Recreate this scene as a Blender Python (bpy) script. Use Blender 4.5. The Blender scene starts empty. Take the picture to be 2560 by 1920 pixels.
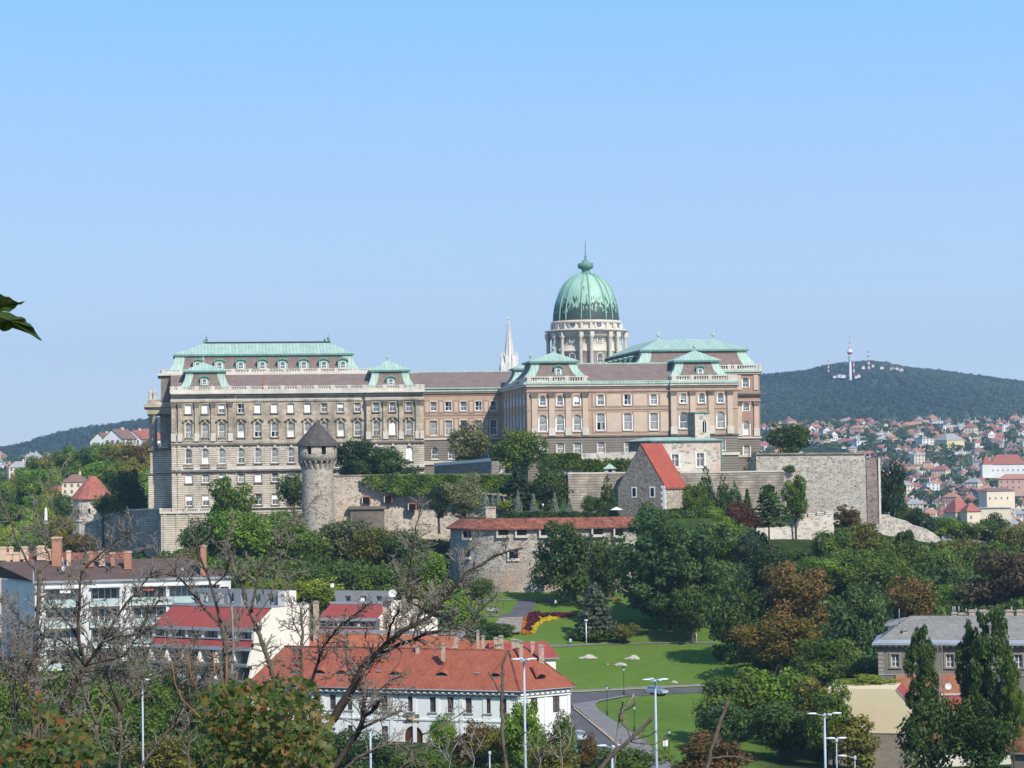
import bpy, math, random
import numpy as np
from mathutils import Vector, Matrix, Euler
# ------------------------------------------------------------ camera, sky, sun
S = bpy.context.scene
COL = S.collection
FPX = 5820.0                      # focal length in pixels of the 2560 px wide photograph
CAM = Vector((0, 0, 60))
PITCH, ROLL = math.atan(190 / FPX), math.radians(0.8)
cd = bpy.data.cameras.new('camera'); cam = bpy.data.objects.new('camera', cd); COL.objects.link(cam)
cd.sensor_width = 36; cd.lens = 36 * FPX / 2560
cd.clip_start = 0.5; cd.clip_end = 30000
cam.location = CAM; cam.rotation_euler = (math.pi / 2 + PITCH, ROLL, 0)
S.camera = cam
S.render.resolution_x, S.render.resolution_y = 1024, 768
RM = Euler(cam.rotation_euler).to_matrix()
SUN_AZ, SUN_EL = math.radians(33), math.radians(41)     # azimuth to the right of straight behind the camera
w = bpy.data.worlds.new('World'); S.world = w; w.use_nodes = True
nt = w.node_tree
sky = nt.nodes.new('ShaderNodeTexSky'); sky.sky_type = 'NISHITA'; sky.sun_disc = False
sky.sun_elevation = SUN_EL; sky.sun_rotation = math.pi - SUN_AZ
sky.altitude = 150; sky.air_density = 1.0; sky.dust_density = 0.3; sky.ozone_density = 2.2
bg = nt.nodes['Background']; bg.inputs[1].default_value = 0.11
tcw = nt.nodes.new('ShaderNodeTexCoord'); spw = nt.nodes.new('ShaderNodeSeparateXYZ'); nt.links.new(tcw.outputs['Generated'], spw.inputs[0])
crw = nt.nodes.new('ShaderNodeValToRGB'); nt.links.new(spw.outputs[2], crw.inputs[0])          # clear September sky: pale at the horizon, blue above
_st = ((0.0, (.63, .76, .92)), (.05, (.55, .72, .94)), (.12, (.40, .64, .97)), (.2, (.265, .58, 1.0)), (.45, (.14, .40, .85)), (1.0, (.08, .27, .68)))
for p_, c_ in _st[1:-1]: crw.color_ramp.elements.new(p_)
for e_, (p_, c_) in zip(crw.color_ramp.elements, _st): e_.position = p_; e_.color = (*c_, 1)
vmw = nt.nodes.new('ShaderNodeVectorMath'); vmw.operation = 'SCALE'; nt.links.new(crw.outputs[0], vmw.inputs[0]); vmw.inputs['Scale'].default_value = 1 / .11
mxw = nt.nodes.new('ShaderNodeMix'); mxw.data_type = 'RGBA'; mxw.inputs[0].default_value = .85
nt.links.new(sky.outputs[0], mxw.inputs[6]); nt.links.new(vmw.outputs[0], mxw.inputs[7]); nt.links.new(mxw.outputs[2], bg.inputs[0])
sd = bpy.data.lights.new('sun', 'SUN'); sun = bpy.data.objects.new('sun', sd); COL.objects.link(sun)
sd.energy = 5.0; sd.angle = math.radians(0.5); sd.color = (1, .945, .85)
sv = Vector((math.sin(SUN_AZ) * math.cos(SUN_EL), -math.cos(SUN_AZ) * math.cos(SUN_EL), math.sin(SUN_EL)))
sun.rotation_euler = sv.to_track_quat('Z', 'Y').to_euler(); sun.location = (0, -20, 200)
S.view_settings.view_transform = 'Standard'; S.view_settings.look = 'None'
S.view_settings.exposure = 0.12; S.view_settings.gamma = 1
# ------------------------------------------------------------ measuring helpers
def ray(px, py):
 return RM @ Vector(((px - 1280) / FPX, (960 - py) / FPX, -1))
def at(px, py, Y):
 d = ray(px, py)
 return CAM + d * (Y / d.y)
class Frame:
 """local frame of a building: u along its front, v away from us, z up"""
 def __init__(s, px, Y, ang, py=1150):
  p = at(px, py, Y); s.O = Vector((p.x, p.y, 0)); s.a = math.radians(ang)
  s.U = Vector((math.cos(s.a), math.sin(s.a), 0)); s.V = Vector((-math.sin(s.a), math.cos(s.a), 0))
 def uz(s, px, py, v=0.0):
  d = ray(px, py); t = (v + (s.O - CAM).dot(s.V)) / d.dot(s.V)
  p = CAM + d * t
  return (p - s.O).dot(s.U), p.z
 def u(s, px, py=1150, v=0.0): return s.uz(px, py, v)[0]
 def z(s, px, py, v=0.0): return s.uz(px, py, v)[1]
 def world(s, u, v, z): return s.O + s.U * u + s.V * v + Vector((0, 0, z))
# ------------------------------------------------------------ objects
def thing(name, label, cat, loc=(0, 0, 0), rot=0.0, group=None):
 o = bpy.data.objects.new(name, None); COL.objects.link(o)
 o.location = loc; o.rotation_euler = (0, 0, rot); o['label'] = label; o['category'] = cat
 o.empty_display_size = .1
 if group: o['group'] = group
 return o
def tag(o, label, cat, group=None):
 o['label'] = label; o['category'] = cat
 if group: o['group'] = group
 return o
class MB:
 def __init__(s): s.v = []; s.f = []; s.m = []; s.sm = []
 def poly(s, pts, mi=0, smooth=False):
  n = len(s.v); s.v += [tuple(p) for p in pts]; s.f.append(tuple(range(n, n + len(pts)))); s.m.append(mi); s.sm.append(smooth)
 def box(s, x0, x1, y0, y1, z0, z1, mi=0, skip=''):
  n = len(s.v)
  s.v += [(x0, y0, z0), (x1, y0, z0), (x1, y1, z0), (x0, y1, z0), (x0, y0, z1), (x1, y0, z1), (x1, y1, z1), (x0, y1, z1)]
  for k, f in (('b', (0, 3, 2, 1)), ('t', (4, 5, 6, 7)), ('f', (0, 1, 5, 4)), ('r', (1, 2, 6, 5)), ('k', (2, 3, 7, 6)), ('l', (3, 0, 4, 7))):
   if k in skip: continue
   s.f.append(tuple(i + n for i in f)); s.m.append(mi); s.sm.append(False)
 def frus(s, r0, r1, mi=0, top=True):
  """r0, r1 = (x0,x1,y0,y1,z): lower and upper rectangle"""
  n = len(s.v)
  for (x0, x1, y0, y1, z) in (r0, r1): s.v += [(x0, y0, z), (x1, y0, z), (x1, y1, z), (x0, y1, z)]
  fs = [(0, 1, 5, 4), (1, 2, 6, 5), (2, 3, 7, 6), (3, 0, 4, 7)] + ([(4, 5, 6, 7)] if top else [])
  for f in fs: s.f.append(tuple(i + n for i in f)); s.m.append(mi); s.sm.append(False)
 def lathe(s, prof, n=24, c=(0, 0), mi=0, smooth=True, a0=0.0, a1=2 * math.pi, sx=1, sy=1):
  full = abs(a1 - a0 - 2 * math.pi) < 1e-6
  k = n if full else n + 1; b = len(s.v)
  for r, z in prof:
   for i in range(k):
    a = a0 + (a1 - a0) * i / n
    s.v.append((c[0] + sx * r * math.cos(a), c[1] + sy * r * math.sin(a), z))
  for j in range(len(prof) - 1):
   for i in range(n):
    i2 = (i + 1) % k
    s.f.append((b + j * k + i, b + j * k + i2, b + (j + 1) * k + i2, b + (j + 1) * k + i)); s.m.append(mi); s.sm.append(smooth)
 def tube(s, pts, rad, n=6, mi=0, smooth=True, cap=True):
  pts = [Vector(p) for p in pts]; b = len(s.v); L = len(pts)
  ref = Vector((0.13, 0.31, .94))
  for i, p in enumerate(pts):
   d = (pts[min(i + 1, L - 1)] - pts[max(i - 1, 0)])
   if d.length < 1e-9: d = Vector((0, 0, 1))
   d.normalize()
   a = d.cross(ref)
   if a.length < 1e-3: a = d.cross(Vector((1, 0, 0)))
   a.normalize(); c = d.cross(a); r = rad[i] if hasattr(rad, '__len__') else rad
   for k in range(n):
    t = 2 * math.pi * k / n
    s.v.append(tuple(p + a * (r * math.cos(t)) + c * (r * math.sin(t))))
  for i in range(L - 1):
   for k in range(n):
    k2 = (k + 1) % n
    s.f.append((b + i * n + k, b + i * n + k2, b + (i + 1) * n + k2, b + (i + 1) * n + k)); s.m.append(mi); s.sm.append(smooth)
  if cap:
   s.f.append(tuple(b + k for k in range(n))[::-1]); s.m.append(mi); s.sm.append(False)
   s.f.append(tuple(b + (L - 1) * n + k for k in range(n))); s.m.append(mi); s.sm.append(False)
 def prism(s, pts, y0, y1, mi=0, mside=None):
  """polygon in x,z extruded along y"""
  s.poly([(x, y0, z) for x, z in pts], mi); s.poly([(x, y1, z) for x, z in reversed(pts)], mi)
  k = len(pts)
  for i in range(k):
   (xa, za), (xb, zb) = pts[i], pts[(i + 1) % k]
   s.poly([(xa, y0, za), (xa, y1, za), (xb, y1, zb), (xb, y0, zb)], mi if mside is None else mside)
 def slab(s, pts, z0, z1, mi=0):
  """polygon in x,y extruded along z"""
  s.poly([(x, y, z1) for x, y in pts], mi); s.poly([(x, y, z0) for x, y in reversed(pts)], mi); k = len(pts)
  for i in range(k):
   (xa, ya), (xb, yb) = pts[i], pts[(i + 1) % k]
   s.poly([(xa, ya, z0), (xb, yb, z0), (xb, yb, z1), (xa, ya, z1)], mi)
 def mesh(s, name, mats):
  me = bpy.data.meshes.new(name); me.from_pydata(s.v, [], s.f)
  for m in mats: me.materials.append(m)
  me.polygons.foreach_set('material_index', s.m); me.polygons.foreach_set('use_smooth', s.sm); me.update()
  return me
 def build(s, name, mats, parent=None, loc=(0, 0, 0), rot=0.0):
  if not isinstance(mats, (list, tuple)): mats = [mats]
  return link(name, s.mesh(name, mats), parent, loc, rot)
def link(name, me, parent=None, loc=(0, 0, 0), rot=0.0, scale=None):
 o = bpy.data.objects.new(name, me); COL.objects.link(o)
 o.location = loc; o.rotation_euler = (0, 0, rot)
 if scale: o.scale = scale
 if parent: o.parent = parent
 return o
def struct(name, me_or_mb, mats, kind='structure'):
 o = me_or_mb.build(name, mats); o['kind'] = kind
 return o
def dup(root, loc, rot=None, label=None, group=None, scale=None):
 r = root.copy(); COL.objects.link(r); r.location = loc
 if rot is not None: r.rotation_euler = (0, 0, rot)
 if label: r['label'] = label
 if group: r['group'] = group
 if scale: r.scale = scale
 for ch in list(root.children):
  c = ch.copy(); COL.objects.link(c); c.parent = r
  for g in list(ch.children):
   d = g.copy(); COL.objects.link(d); d.parent = c
 return r
def np_mesh(name, verts, faces, mats, attr=None, smooth=False):
 """verts (N,3), faces (M,k) arrays; attr = per-face floats called 'vary'"""
 me = bpy.data.meshes.new(name); N = len(verts); M, k = faces.shape
 me.vertices.add(N); me.vertices.foreach_set('co', np.asarray(verts, np.float32).ravel())
 me.loops.add(M * k); me.loops.foreach_set('vertex_index', faces.astype(np.int32).ravel())
 me.polygons.add(M); me.polygons.foreach_set('loop_start', np.arange(0, M * k, k, dtype=np.int32))
 for m in mats: me.materials.append(m)
 me.update(calc_edges=True)
 if smooth: me.polygons.foreach_set('use_smooth', np.ones(M, bool))
 if attr is not None:
  a = me.attributes.new('vary', 'FLOAT', 'FACE'); a.data.foreach_set('value', np.asarray(attr, np.float32))
 me.validate()
 return me
# ------------------------------------------------------------ procedural materials
class NT:
 def __init__(s, name):
  s.m = bpy.data.materials.new(name); s.m.use_nodes = True; s.t = s.m.node_tree
  s.b = s.t.nodes['Principled BSDF']; s.o = s.t.nodes['Material Output']
 def n(s, ty, **kw):
  x = s.t.nodes.new(ty)
  for k, v in kw.items(): setattr(x, k, v)
  return x
 def l(s, a, b): s.t.links.new(a, b)
 def val(s, x, v):
  if hasattr(v, 'node'): s.l(v, x)
  else: x.default_value = v
 def math(s, op, a, b=0.0, c=0.0):
  x = s.n('ShaderNodeMath', operation=op)
  s.val(x.inputs[0], a); s.val(x.inputs[1], b); s.val(x.inputs[2], c)
  return x.outputs[0]
 def mix(s, fac, a, b, blend='MIX'):
  x = s.n('ShaderNodeMix', data_type='RGBA', blend_type=blend)
  s.val(x.inputs[0], fac)
  for i, c in ((6, a), (7, b)):
   if hasattr(c, 'node'): s.l(c, x.inputs[i])
   else: x.inputs[i].default_value = (*c[:3], 1)
  return x.outputs[2]
 def coord(s, scale=(1, 1, 1), kind='Object'):
  tc = s.n('ShaderNodeTexCoord'); mp = s.n('ShaderNodeMapping'); mp.inputs['Scale'].default_value = scale
  s.l(tc.outputs[kind], mp.inputs[0]); return mp.outputs[0]
 def noise(s, scale, detail=3, stretch=(1, 1, 1), rough=.55, vec=None):
  x = s.n('ShaderNodeTexNoise'); x.inputs['Scale'].default_value = scale; x.inputs['Detail'].default_value = detail
  x.inputs['Roughness'].default_value = rough
  s.l(vec if vec else s.coord(stretch), x.inputs['Vector']); return x.outputs[0]
 def ramp(s, x, lo, hi):
  r = s.n('ShaderNodeMapRange'); s.l(x, r.inputs[0]); r.inputs[1].default_value = lo; r.inputs[2].default_value = hi
  return r.outputs[0]
 def axes(s):
  tc = s.n('ShaderNodeTexCoord'); sp = s.n('ShaderNodeSeparateXYZ'); s.l(tc.outputs['Object'], sp.inputs[0])
  return sp.outputs
 def lines(s, x, period, width):
  """1 on thin lines every period along coordinate x"""
  f = s.math('FRACT', s.math('DIVIDE', x, period))
  return s.math('LESS_THAN', f, width / period)
 def fin(s, col, rough=.8, spec=.25, metal=0.0, bump=None, bstr=.3, bdist=.1):
  if hasattr(col, 'node'): s.l(col, s.b.inputs['Base Color'])
  else: s.b.inputs['Base Color'].default_value = (*col[:3], 1)
  s.val(s.b.inputs['Roughness'], rough); s.b.inputs['Specular IOR Level'].default_value = spec
  s.b.inputs['Metallic'].default_value = metal
  if bump is not None:
   b = s.n('ShaderNodeBump'); b.inputs['Strength'].default_value = bstr; b.inputs['Distance'].default_value = bdist
   s.l(bump, b.inputs['Height']); s.l(b.outputs[0], s.b.inputs['Normal'])
  return s.m
def sc(c, k): return tuple(min(1, x * k) for x in c)
def m_plain(name, col, rough=.7, spec=.25, metal=0.0, amt=.18, scale=1.2, detail=4):
 t = NT(name); n = t.noise(scale, detail)
 return t.fin(t.mix(t.ramp(n, .3, .7), sc(col, 1 - amt), sc(col, 1 + amt)), rough, spec, metal)
def m_stone(name, c1, c2, dark, blocks=(1.1, .5), groove=0.0, gcol=None, stain=.5, streak=True):
 """ashlar stone: blocks of slightly different tone, sooty stains, optional rusticated joints"""
 t = NT(name); ax = t.axes()
 run = t.math('ADD', ax[0], ax[1])
 row = t.math('FLOOR', t.math('DIVIDE', ax[2], blocks[1]))
 colm = t.math('FLOOR', t.math('ADD', t.math('DIVIDE', run, blocks[0]), t.math('MULTIPLY', row, .5)))
 cv = t.n('ShaderNodeCombineXYZ'); t.l(row, cv.inputs[0]); t.l(colm, cv.inputs[1])
 wn = t.n('ShaderNodeTexWhiteNoise', noise_dimensions='2D'); t.l(cv.outputs[0], wn.inputs['Vector'])
 base = t.mix(wn.outputs['Value'], c1, c2)
 n1 = t.noise(.35, 5, (1, 1, .35 if streak else 1)); base = t.mix(t.math('MULTIPLY', t.ramp(n1, .42, .72), stain), base, dark)
 n2 = t.noise(3.5, 4); base = t.mix(t.math('MULTIPLY', t.ramp(n2, .45, .8), .5), base, sc(c1, .62))
 bump = n2
 if groove:
  g = t.lines(ax[2], groove, groove * .24); base = t.mix(t.math('MULTIPLY', g, .75), base, gcol or sc(dark, .5))
  bump = t.math('SUBTRACT', 1, g)
 return t.fin(base, .9, .15, bump=bump, bstr=.5, bdist=.06)
def m_rubble(name, c1, c2, mortar, size=.7, patch=None, flat=1.6):
 """rubble masonry: irregular stones, pale mortar, larger patches of another tone"""
 t = NT(name); vec = t.coord((1, 1, flat))
 v = t.n('ShaderNodeTexVoronoi'); v.inputs['Scale'].default_value = 1 / size; t.l(vec, v.inputs['Vector'])
 sp = t.n('ShaderNodeSeparateColor'); t.l(v.outputs['Color'], sp.inputs[0])
 base = t.mix(sp.outputs[0], c1, c2)
 base = t.mix(t.math('MULTIPLY', t.math('GREATER_THAN', sp.outputs[1], .80), .7), base, sc(c1, .38))
 nb = t.noise(.09, 4); base = t.mix(t.math('MULTIPLY', t.ramp(nb, .42, .66), .38), base, sc(c2, .62))
 e = t.n('ShaderNodeTexVoronoi', feature='DISTANCE_TO_EDGE'); e.inputs['Scale'].default_value = 1 / size; t.l(vec, e.inputs['Vector'])
 base = t.mix(t.math('MULTIPLY', t.math('LESS_THAN', e.outputs['Distance'], .09), .55), base, mortar)
 if patch:
  n = t.noise(.16, 5); base = t.mix(t.math('MULTIPLY', t.ramp(n, .5, .68), .65), base, patch)
 n = t.noise(.5, 6, (1, 1, .4)); base = t.mix(t.math('MULTIPLY', t.ramp(n, .55, .8), .45), base, sc(c1, .45))
 return t.fin(base, .95, .1, bump=e.outputs['Distance'], bstr=.6, bdist=.12)
def m_tiles(name, c1, c2, moss=None, row=.35, seam=.28, mossamt=.5):
 """tiled roof: rows of tiles of differing tone (object z for the rows)"""
 t = NT(name); ax = t.axes(); run = t.math('ADD', ax[0], t.math('MULTIPLY', ax[1], .7))
 r = t.math('FLOOR', t.math('DIVIDE', ax[2], row)); c = t.math('FLOOR', t.math('DIVIDE', run, seam))
 cv = t.n('ShaderNodeCombineXYZ'); t.l(r, cv.inputs[0]); t.l(c, cv.inputs[1])
 wn = t.n('ShaderNodeTexWhiteNoise', noise_dimensions='2D'); t.l(cv.outputs[0], wn.inputs['Vector'])
 base = t.mix(wn.outputs['Value'], c1, c2)
 n = t.noise(.45, 5); base = t.mix(t.math('MULTIPLY', t.ramp(n, .35, .75), .5), base, sc(c1, .72))
 if moss:
  n = t.noise(.9, 6, (1, 1, .6)); base = t.mix(t.math('MULTIPLY', t.ramp(n, .5, .72), mossamt), base, moss)
 g = t.lines(ax[2], row, row * .18); base = t.mix(t.math('MULTIPLY', g, .35), base, sc(c1, .4))
 return t.fin(base, .85, .2, bump=wn.outputs['Value'], bstr=.3, bdist=.04)
def m_copper(name, c1, c2, seam=.9, dark=(.02, .05, .045)):
 """green patinated sheet copper with standing seams down the slope"""
 t = NT(name); ax = t.axes()
 tc = t.n('ShaderNodeTexCoord'); sp = t.n('ShaderNodeSeparateXYZ'); t.l(tc.outputs['Normal'], sp.inputs[0])
 side = t.math('GREATER_THAN', t.math('ABSOLUTE', sp.outputs[0]), t.math('ABSOLUTE', sp.outputs[1]))
 mx = t.n('ShaderNodeMix', data_type='FLOAT'); t.l(side, mx.inputs[0]); t.l(ax[0], mx.inputs[2]); t.l(ax[1], mx.inputs[3])
 run = mx.outputs[0]
 strip = t.math('FLOOR', t.math('DIVIDE', run, seam))
 wn = t.n('ShaderNodeTexWhiteNoise', noise_dimensions='1D'); t.l(strip, wn.inputs['W'])
 base = t.mix(wn.outputs['Value'], c1, c2)
 n = t.noise(.5, 6, (1, 1, .5)); base = t.mix(t.math('MULTIPLY', t.ramp(n, .42, .8), .5), base, sc(c1, .55))
 n2 = t.noise(2.5, 4, (1, 1, .25)); base = t.mix(t.math('MULTIPLY', t.ramp(n2, .6, .8), .5), base, dark)
 g = t.lines(run, seam, .13); base = t.mix(t.math('MULTIPLY', g, .5), base, sc(c1, .4))
 return t.fin(base, .6, .3, bump=g, bstr=.5, bdist=.06)
def m_glass(name, col=(.05, .06, .07), rough=.12, spec=.6):
 t = NT(name); n = t.noise(.7, 2)
 return t.fin(t.mix(t.ramp(n, .35, .65), sc(col, .7), sc(col, 1.35)), rough, spec)
M = {}
M['stone'] = m_stone('soot_stained_limestone', (.56, .47, .355), (.38, .315, .235), (.085, .07, .054), stain=.72)
M['rustic'] = m_stone('rusticated_limestone', (.70, .615, .49), (.55, .475, .37), (.14, .118, .09), groove=.55, gcol=(.03, .026, .02), stain=.6)
M['pale_stone'] = m_stone('pale_cornice_stone', (.66, .61, .53), (.56, .51, .43), (.26, .23, .18), blocks=(2.0, .9), stain=.35)
M['dark_stone'] = m_stone('weathered_dark_stone', (.24, .20, .155), (.17, .145, .115), (.05, .045, .04), stain=.6)
M['brown_slate'] = m_tiles('brown_roof_slate', (.195, .14, .12), (.25, .185, .16), row=.4, seam=.35)
M['brown_slate_old'] = m_tiles('patchy_roof_slate', (.18, .135, .115), (.245, .19, .16), moss=(.29, .24, .175), row=.4, seam=.35, mossamt=.45)
M['copper'] = m_copper('green_patina_copper', (.35, .475, .385), (.42, .545, .445))
M['copper_dark'] = m_copper('dark_patina_copper', (.12, .27, .21), (.16, .32, .25), seam=1.2)
M['white_paint'] = m_plain('white_paint', (.80, .79, .76), .5, .3, amt=.05)
M['glass'] = m_glass('window_glass', (.125, .13, .13))
M['glass_pale'] = m_glass('window_glass_with_curtain', (.27, .27, .25), .25, .5)
M['dark_void'] = m_plain('dark_interior', (.012, .012, .013), .9, .05)
M['pink_wall'] = m_plain('salmon_plaster', (.42, .305, .225), .9, .1, amt=.10, scale=.5)
M['pink_panel'] = m_plain('pale_salmon_plaster', (.53, .41, .31), .9, .1, amt=.08, scale=.5)
M['rose_wall'] = m_plain('rose_brown_plaster', (.34, .225, .17), .9, .1, amt=.10, scale=.5)
M['grey_rustic'] = m_stone('grey_rusticated_base', (.27, .235, .195), (.23, .20, .165), (.12, .105, .09), groove=.62, gcol=(.07, .06, .05), stain=.35, blocks=(40, 40))
M['iron'] = m_plain('dark_iron', (.035, .04, .042), .5, .4)
# ------------------------------------------------------------ terrain
def smooth(a, b, x):
 t = np.clip((x - a) / (b - a), 0, 1); return t * t * (3 - 2 * t)
_P = []
def tp(px, py, Y):
 p = at(px, py, Y); _P.append((p.x, p.y, p.z))
def tx(x, y, z): _P.append((x, y, z))
for x in (-60, -20, 0, 20, 60):
 tx(x, -20, 58.6); tx(x, 0, 58.3); tx(x, 10, 56.3); tx(x, 22, 52.5); tx(x, 45, 46.5)
for x in (-60, -20, 20, 60): tx(x, 80, 39); tx(x, 130, 31)
for x in (-70, -25, 25, 70): tx(x, 190, 27); tx(x, 240, 25)
for px in (560, 650, 800, 950, 1100, 1250, 1330):
 p = at(px, 1890, 330); tx(p.x, 322, 17.2); tx(p.x, 338, 17.2)
for x in (-70, -45, -20, 0): tx(x, 290, 21)
for q in ( (1440, 1850, 350), (1520, 1900, 335), (1440, 1745, 400), (1750, 1722, 415), (1850, 1715, 415), (1500, 1718, 413),
          (1500, 1608, 445), (1750, 1608, 445), (1350, 1540, 465), (1250, 1540, 465), (1300, 1488, 485), (1200, 1490, 485), (1450, 1490, 485), (1600, 1800, 375), (1750, 1860, 350), (1950, 1915, 328), (2090, 1925, 322),
          (1700, 1655, 430), (1850, 1655, 425), (1800, 1500, 480), (2000, 1450, 500), (2300, 1420, 505), (2560, 1390, 510), (2560, 1600, 420), (2200, 1640, 430), (2300, 1945, 325), (2200, 1928, 330), (2560, 1950, 310), (2400, 1900, 340),
          (700, 1500, 440), (900, 1530, 440), (500, 1500, 430), (700, 1345, 540), (640, 1312, 562), (820, 1345, 545), (1000, 1345, 545), (450, 1400, 560), (1000, 1450, 485), (1150, 1560, 445),
          (1870, 1300, 560), (1960, 1290, 562), (2080, 1290, 568), (2165, 1362, 555), (1900, 1362, 520), (2080, 1362, 525), (2300, 1380, 552), (2400, 1388, 560), (2560, 1388, 560)): tp(*q)
# behind the tiled gallery the slope stays low (the garden there is a sheet of its own)
for x in (-10, 5, 20): tx(x, 505, 33); tx(x, 530, 36)
for px in (1500, 1650, 1780): tp(px, 1330, 530)
# under and behind the palace
for x in (-80, -40, 0, 40, 65): tx(x, 640, 46); tx(x, 720, 52)
tx(30, 585, 46); tx(-30, 585, 45)
# left: castle hill slope down to the street, and the valley
for q in ((440, 1405, 585), (300, 1402, 610), (190, 1402, 640), (250, 1400, 570), (100, 1372, 640), (20, 1390, 640), (0, 1345, 740), (110, 1330, 745), (200, 1240, 780), (330, 1160, 860), (60, 1230, 860), (370, 1150, 900), (0, 1220, 950), (150, 1190, 950)): tp(*q)
for x in (-75, -55): tx(x, 335, 19)
for x in (-75, -50, -20): tx(x, 405, 24)
tx(-90, 330, 20); tx(-100, 450, 28); tx(-120, 560, 32)
# right: the ground falls away beyond the great wall
for q in ((110, 620, 36), (150, 620, 26), (140, 700, 16), (180, 800, 11), (80, 800, 40), (90, 700, 46), (190, 600, 24), (200, 950, 10), (100, 950, 32)): tx(*q)
_A = np.array(_P); _N = len(_A); _XY = _A[:, :2] / 100
def _phi(r2): return np.where(r2 > 0, .5 * r2 * np.log(r2 + 1e-12), 0)
_d = ((_XY[:, None] - _XY[None]) ** 2).sum(-1)
_K = np.zeros((_N + 3, _N + 3)); _K[:_N, :_N] = _phi(_d) + np.eye(_N) * .003; _K[:_N, _N] = 1; _K[:_N, _N + 1:] = _XY; _K[_N, :_N] = 1; _K[_N + 1:, :_N] = _XY.T
_W = np.linalg.solve(_K, np.concatenate([_A[:, 2], [0, 0, 0]]))
def ground_z(x, y):
 x = np.asarray(x, float); y = np.asarray(y, float); sh = x.shape; x = x.ravel(); y = y.ravel()
 lim = 85 + .12 * np.clip(y, 0, 900)
 q = np.stack([np.clip(x, -lim, lim * 1.35), np.clip(y, -40, 960)], 1) / 100
 z = _W[_N] + q @ _W[_N + 1:]
 for i in range(0, len(q), 4000):
  r2 = ((q[i:i + 4000, None] - _XY[None]) ** 2).sum(-1); z[i:i + 4000] += _phi(r2) @ _W[:_N]
 s = x / np.maximum(y, 1)
 right = np.interp(y, [800, 1300, 1700, 2200, 2600, 3000, 3400, 12000], [12, 8, 10, 38, 72, 96, 100, 60])
 left = np.interp(y, [800, 1300, 1800, 2500, 3300, 12000], [42, 40, 50, 58, 66, 40])
 mid = np.interp(y, [700, 1300, 1700, 2500, 12000], [54, 52, 25, 50, 60])
 k1 = smooth(-.19, -.14, s); k2 = smooth(.06, .11, s)
 far = left * (1 - k1) + mid * k1; far = far * (1 - k2) + right * k2
 b = smooth(820, 1050, y)
 z = z * (1 - b) + far * b
 return z.reshape(sh)
def gz(x, y): return float(ground_z(np.array([x]), np.array([y]))[0])
def hits(px, py, y0=240, y1=700, step=1.5):
 """where the viewing rays through these photo pixels meet the ground"""
 px = np.asarray(px, float).ravel(); py = np.asarray(py, float).ravel()
 D = np.array(RM) @ np.stack([(px - 1280) / FPX, (960 - py) / FPX, -np.ones_like(px)]); D = (D / D[1]).T
 ok = np.zeros(len(px), bool); Yh = np.full(len(px), float(y1))
 for Y in np.arange(y0, y1, step):
  P = D * Y + np.array(CAM); below = (P[:, 2] <= ground_z(P[:, 0], P[:, 1])) & ~ok
  Yh[below] = Y; ok |= below
  if ok.all(): break
 lo, hi = Yh - step, Yh.copy()
 for _ in range(8):
  m = (lo + hi) / 2; P = D * m[:, None] + np.array(CAM); b = P[:, 2] <= ground_z(P[:, 0], P[:, 1]); hi = np.where(b, m, hi); lo = np.where(b, lo, m)
 return D * hi[:, None] + np.array(CAM)
ys = np.concatenate([np.arange(-40, 240, 7), np.arange(240, 520, 2.5), np.arange(520, 700, 5), np.arange(700, 1300, 18), np.geomspace(1300, 14000, 46)])
ts = np.linspace(-1, 1, 181)
Yg, Tg = np.meshgrid(ys, ts, indexing='ij'); Xg = Tg * (70 + .3 * np.clip(Yg, 0, None)); Zg = ground_z(Xg, Yg)
nr, nc = Yg.shape; idx = np.arange(nr * nc).reshape(nr, nc)
F = np.stack([idx[:-1, :-1], idx[:-1, 1:], idx[1:, 1:], idx[1:, :-1]], -1).reshape(-1, 4)
def grass_material():
 t = NT('lawn_grass')
 c = t.mix(t.ramp(t.noise(.06, 5), .35, .65), (.088, .155, .020), (.108, .182, .026))
 c = t.mix(t.math('MULTIPLY', t.ramp(t.noise(.5, 8, (1, 1, 1), .75), .42, .72), .7), c, (.15, .19, .05))
 c = t.mix(t.math('MULTIPLY', t.ramp(t.noise(.25, 4), .58, .78), .55), c, (.046, .105, .014))
 n = t.noise(5.0, 5); c = t.mix(t.math('MULTIPLY', t.ramp(n, .5, .8), .5), c, (.028, .075, .008))
 geo = t.n('ShaderNodeNewGeometry'); sp = t.n('ShaderNodeSeparateXYZ'); t.l(geo.outputs['Position'], sp.inputs[0])
 far = t.ramp(sp.outputs[1], 700, 1000); c = t.mix(far, c, t.mix(t.ramp(t.noise(.02, 4), .4, .6), (.035, .07, .025), (.12, .11, .09)))
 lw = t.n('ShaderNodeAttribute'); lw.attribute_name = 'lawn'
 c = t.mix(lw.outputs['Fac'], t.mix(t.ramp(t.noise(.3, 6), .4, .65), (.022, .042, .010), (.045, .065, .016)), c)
 near = t.ramp(sp.outputs[1], 260, 215); c = t.mix(near, c, t.mix(t.ramp(t.noise(.3, 5), .4, .6), (.05, .06, .02), (.10, .08, .05)))
 return t.fin(c, .95, .05, bump=n, bstr=.5, bdist=.12)
M['grass'] = grass_material()
_gv = np.stack([Xg, Yg, Zg], -1).reshape(-1, 3)
g = link('ground', np_mesh('ground', _gv, F, [M['grass']], smooth=True)); g['kind'] = 'structure'
def to_px(V):
 q = (np.asarray(V) - np.array(CAM)) @ np.array(RM); q2 = np.where(np.abs(q[..., 2]) < 1e-6, -1e-6, q[..., 2])
 return 1280 - q[..., 0] / q2 * FPX, 960 + q[..., 1] / q2 * FPX
_lx, _ly = to_px(_gv)
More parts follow.
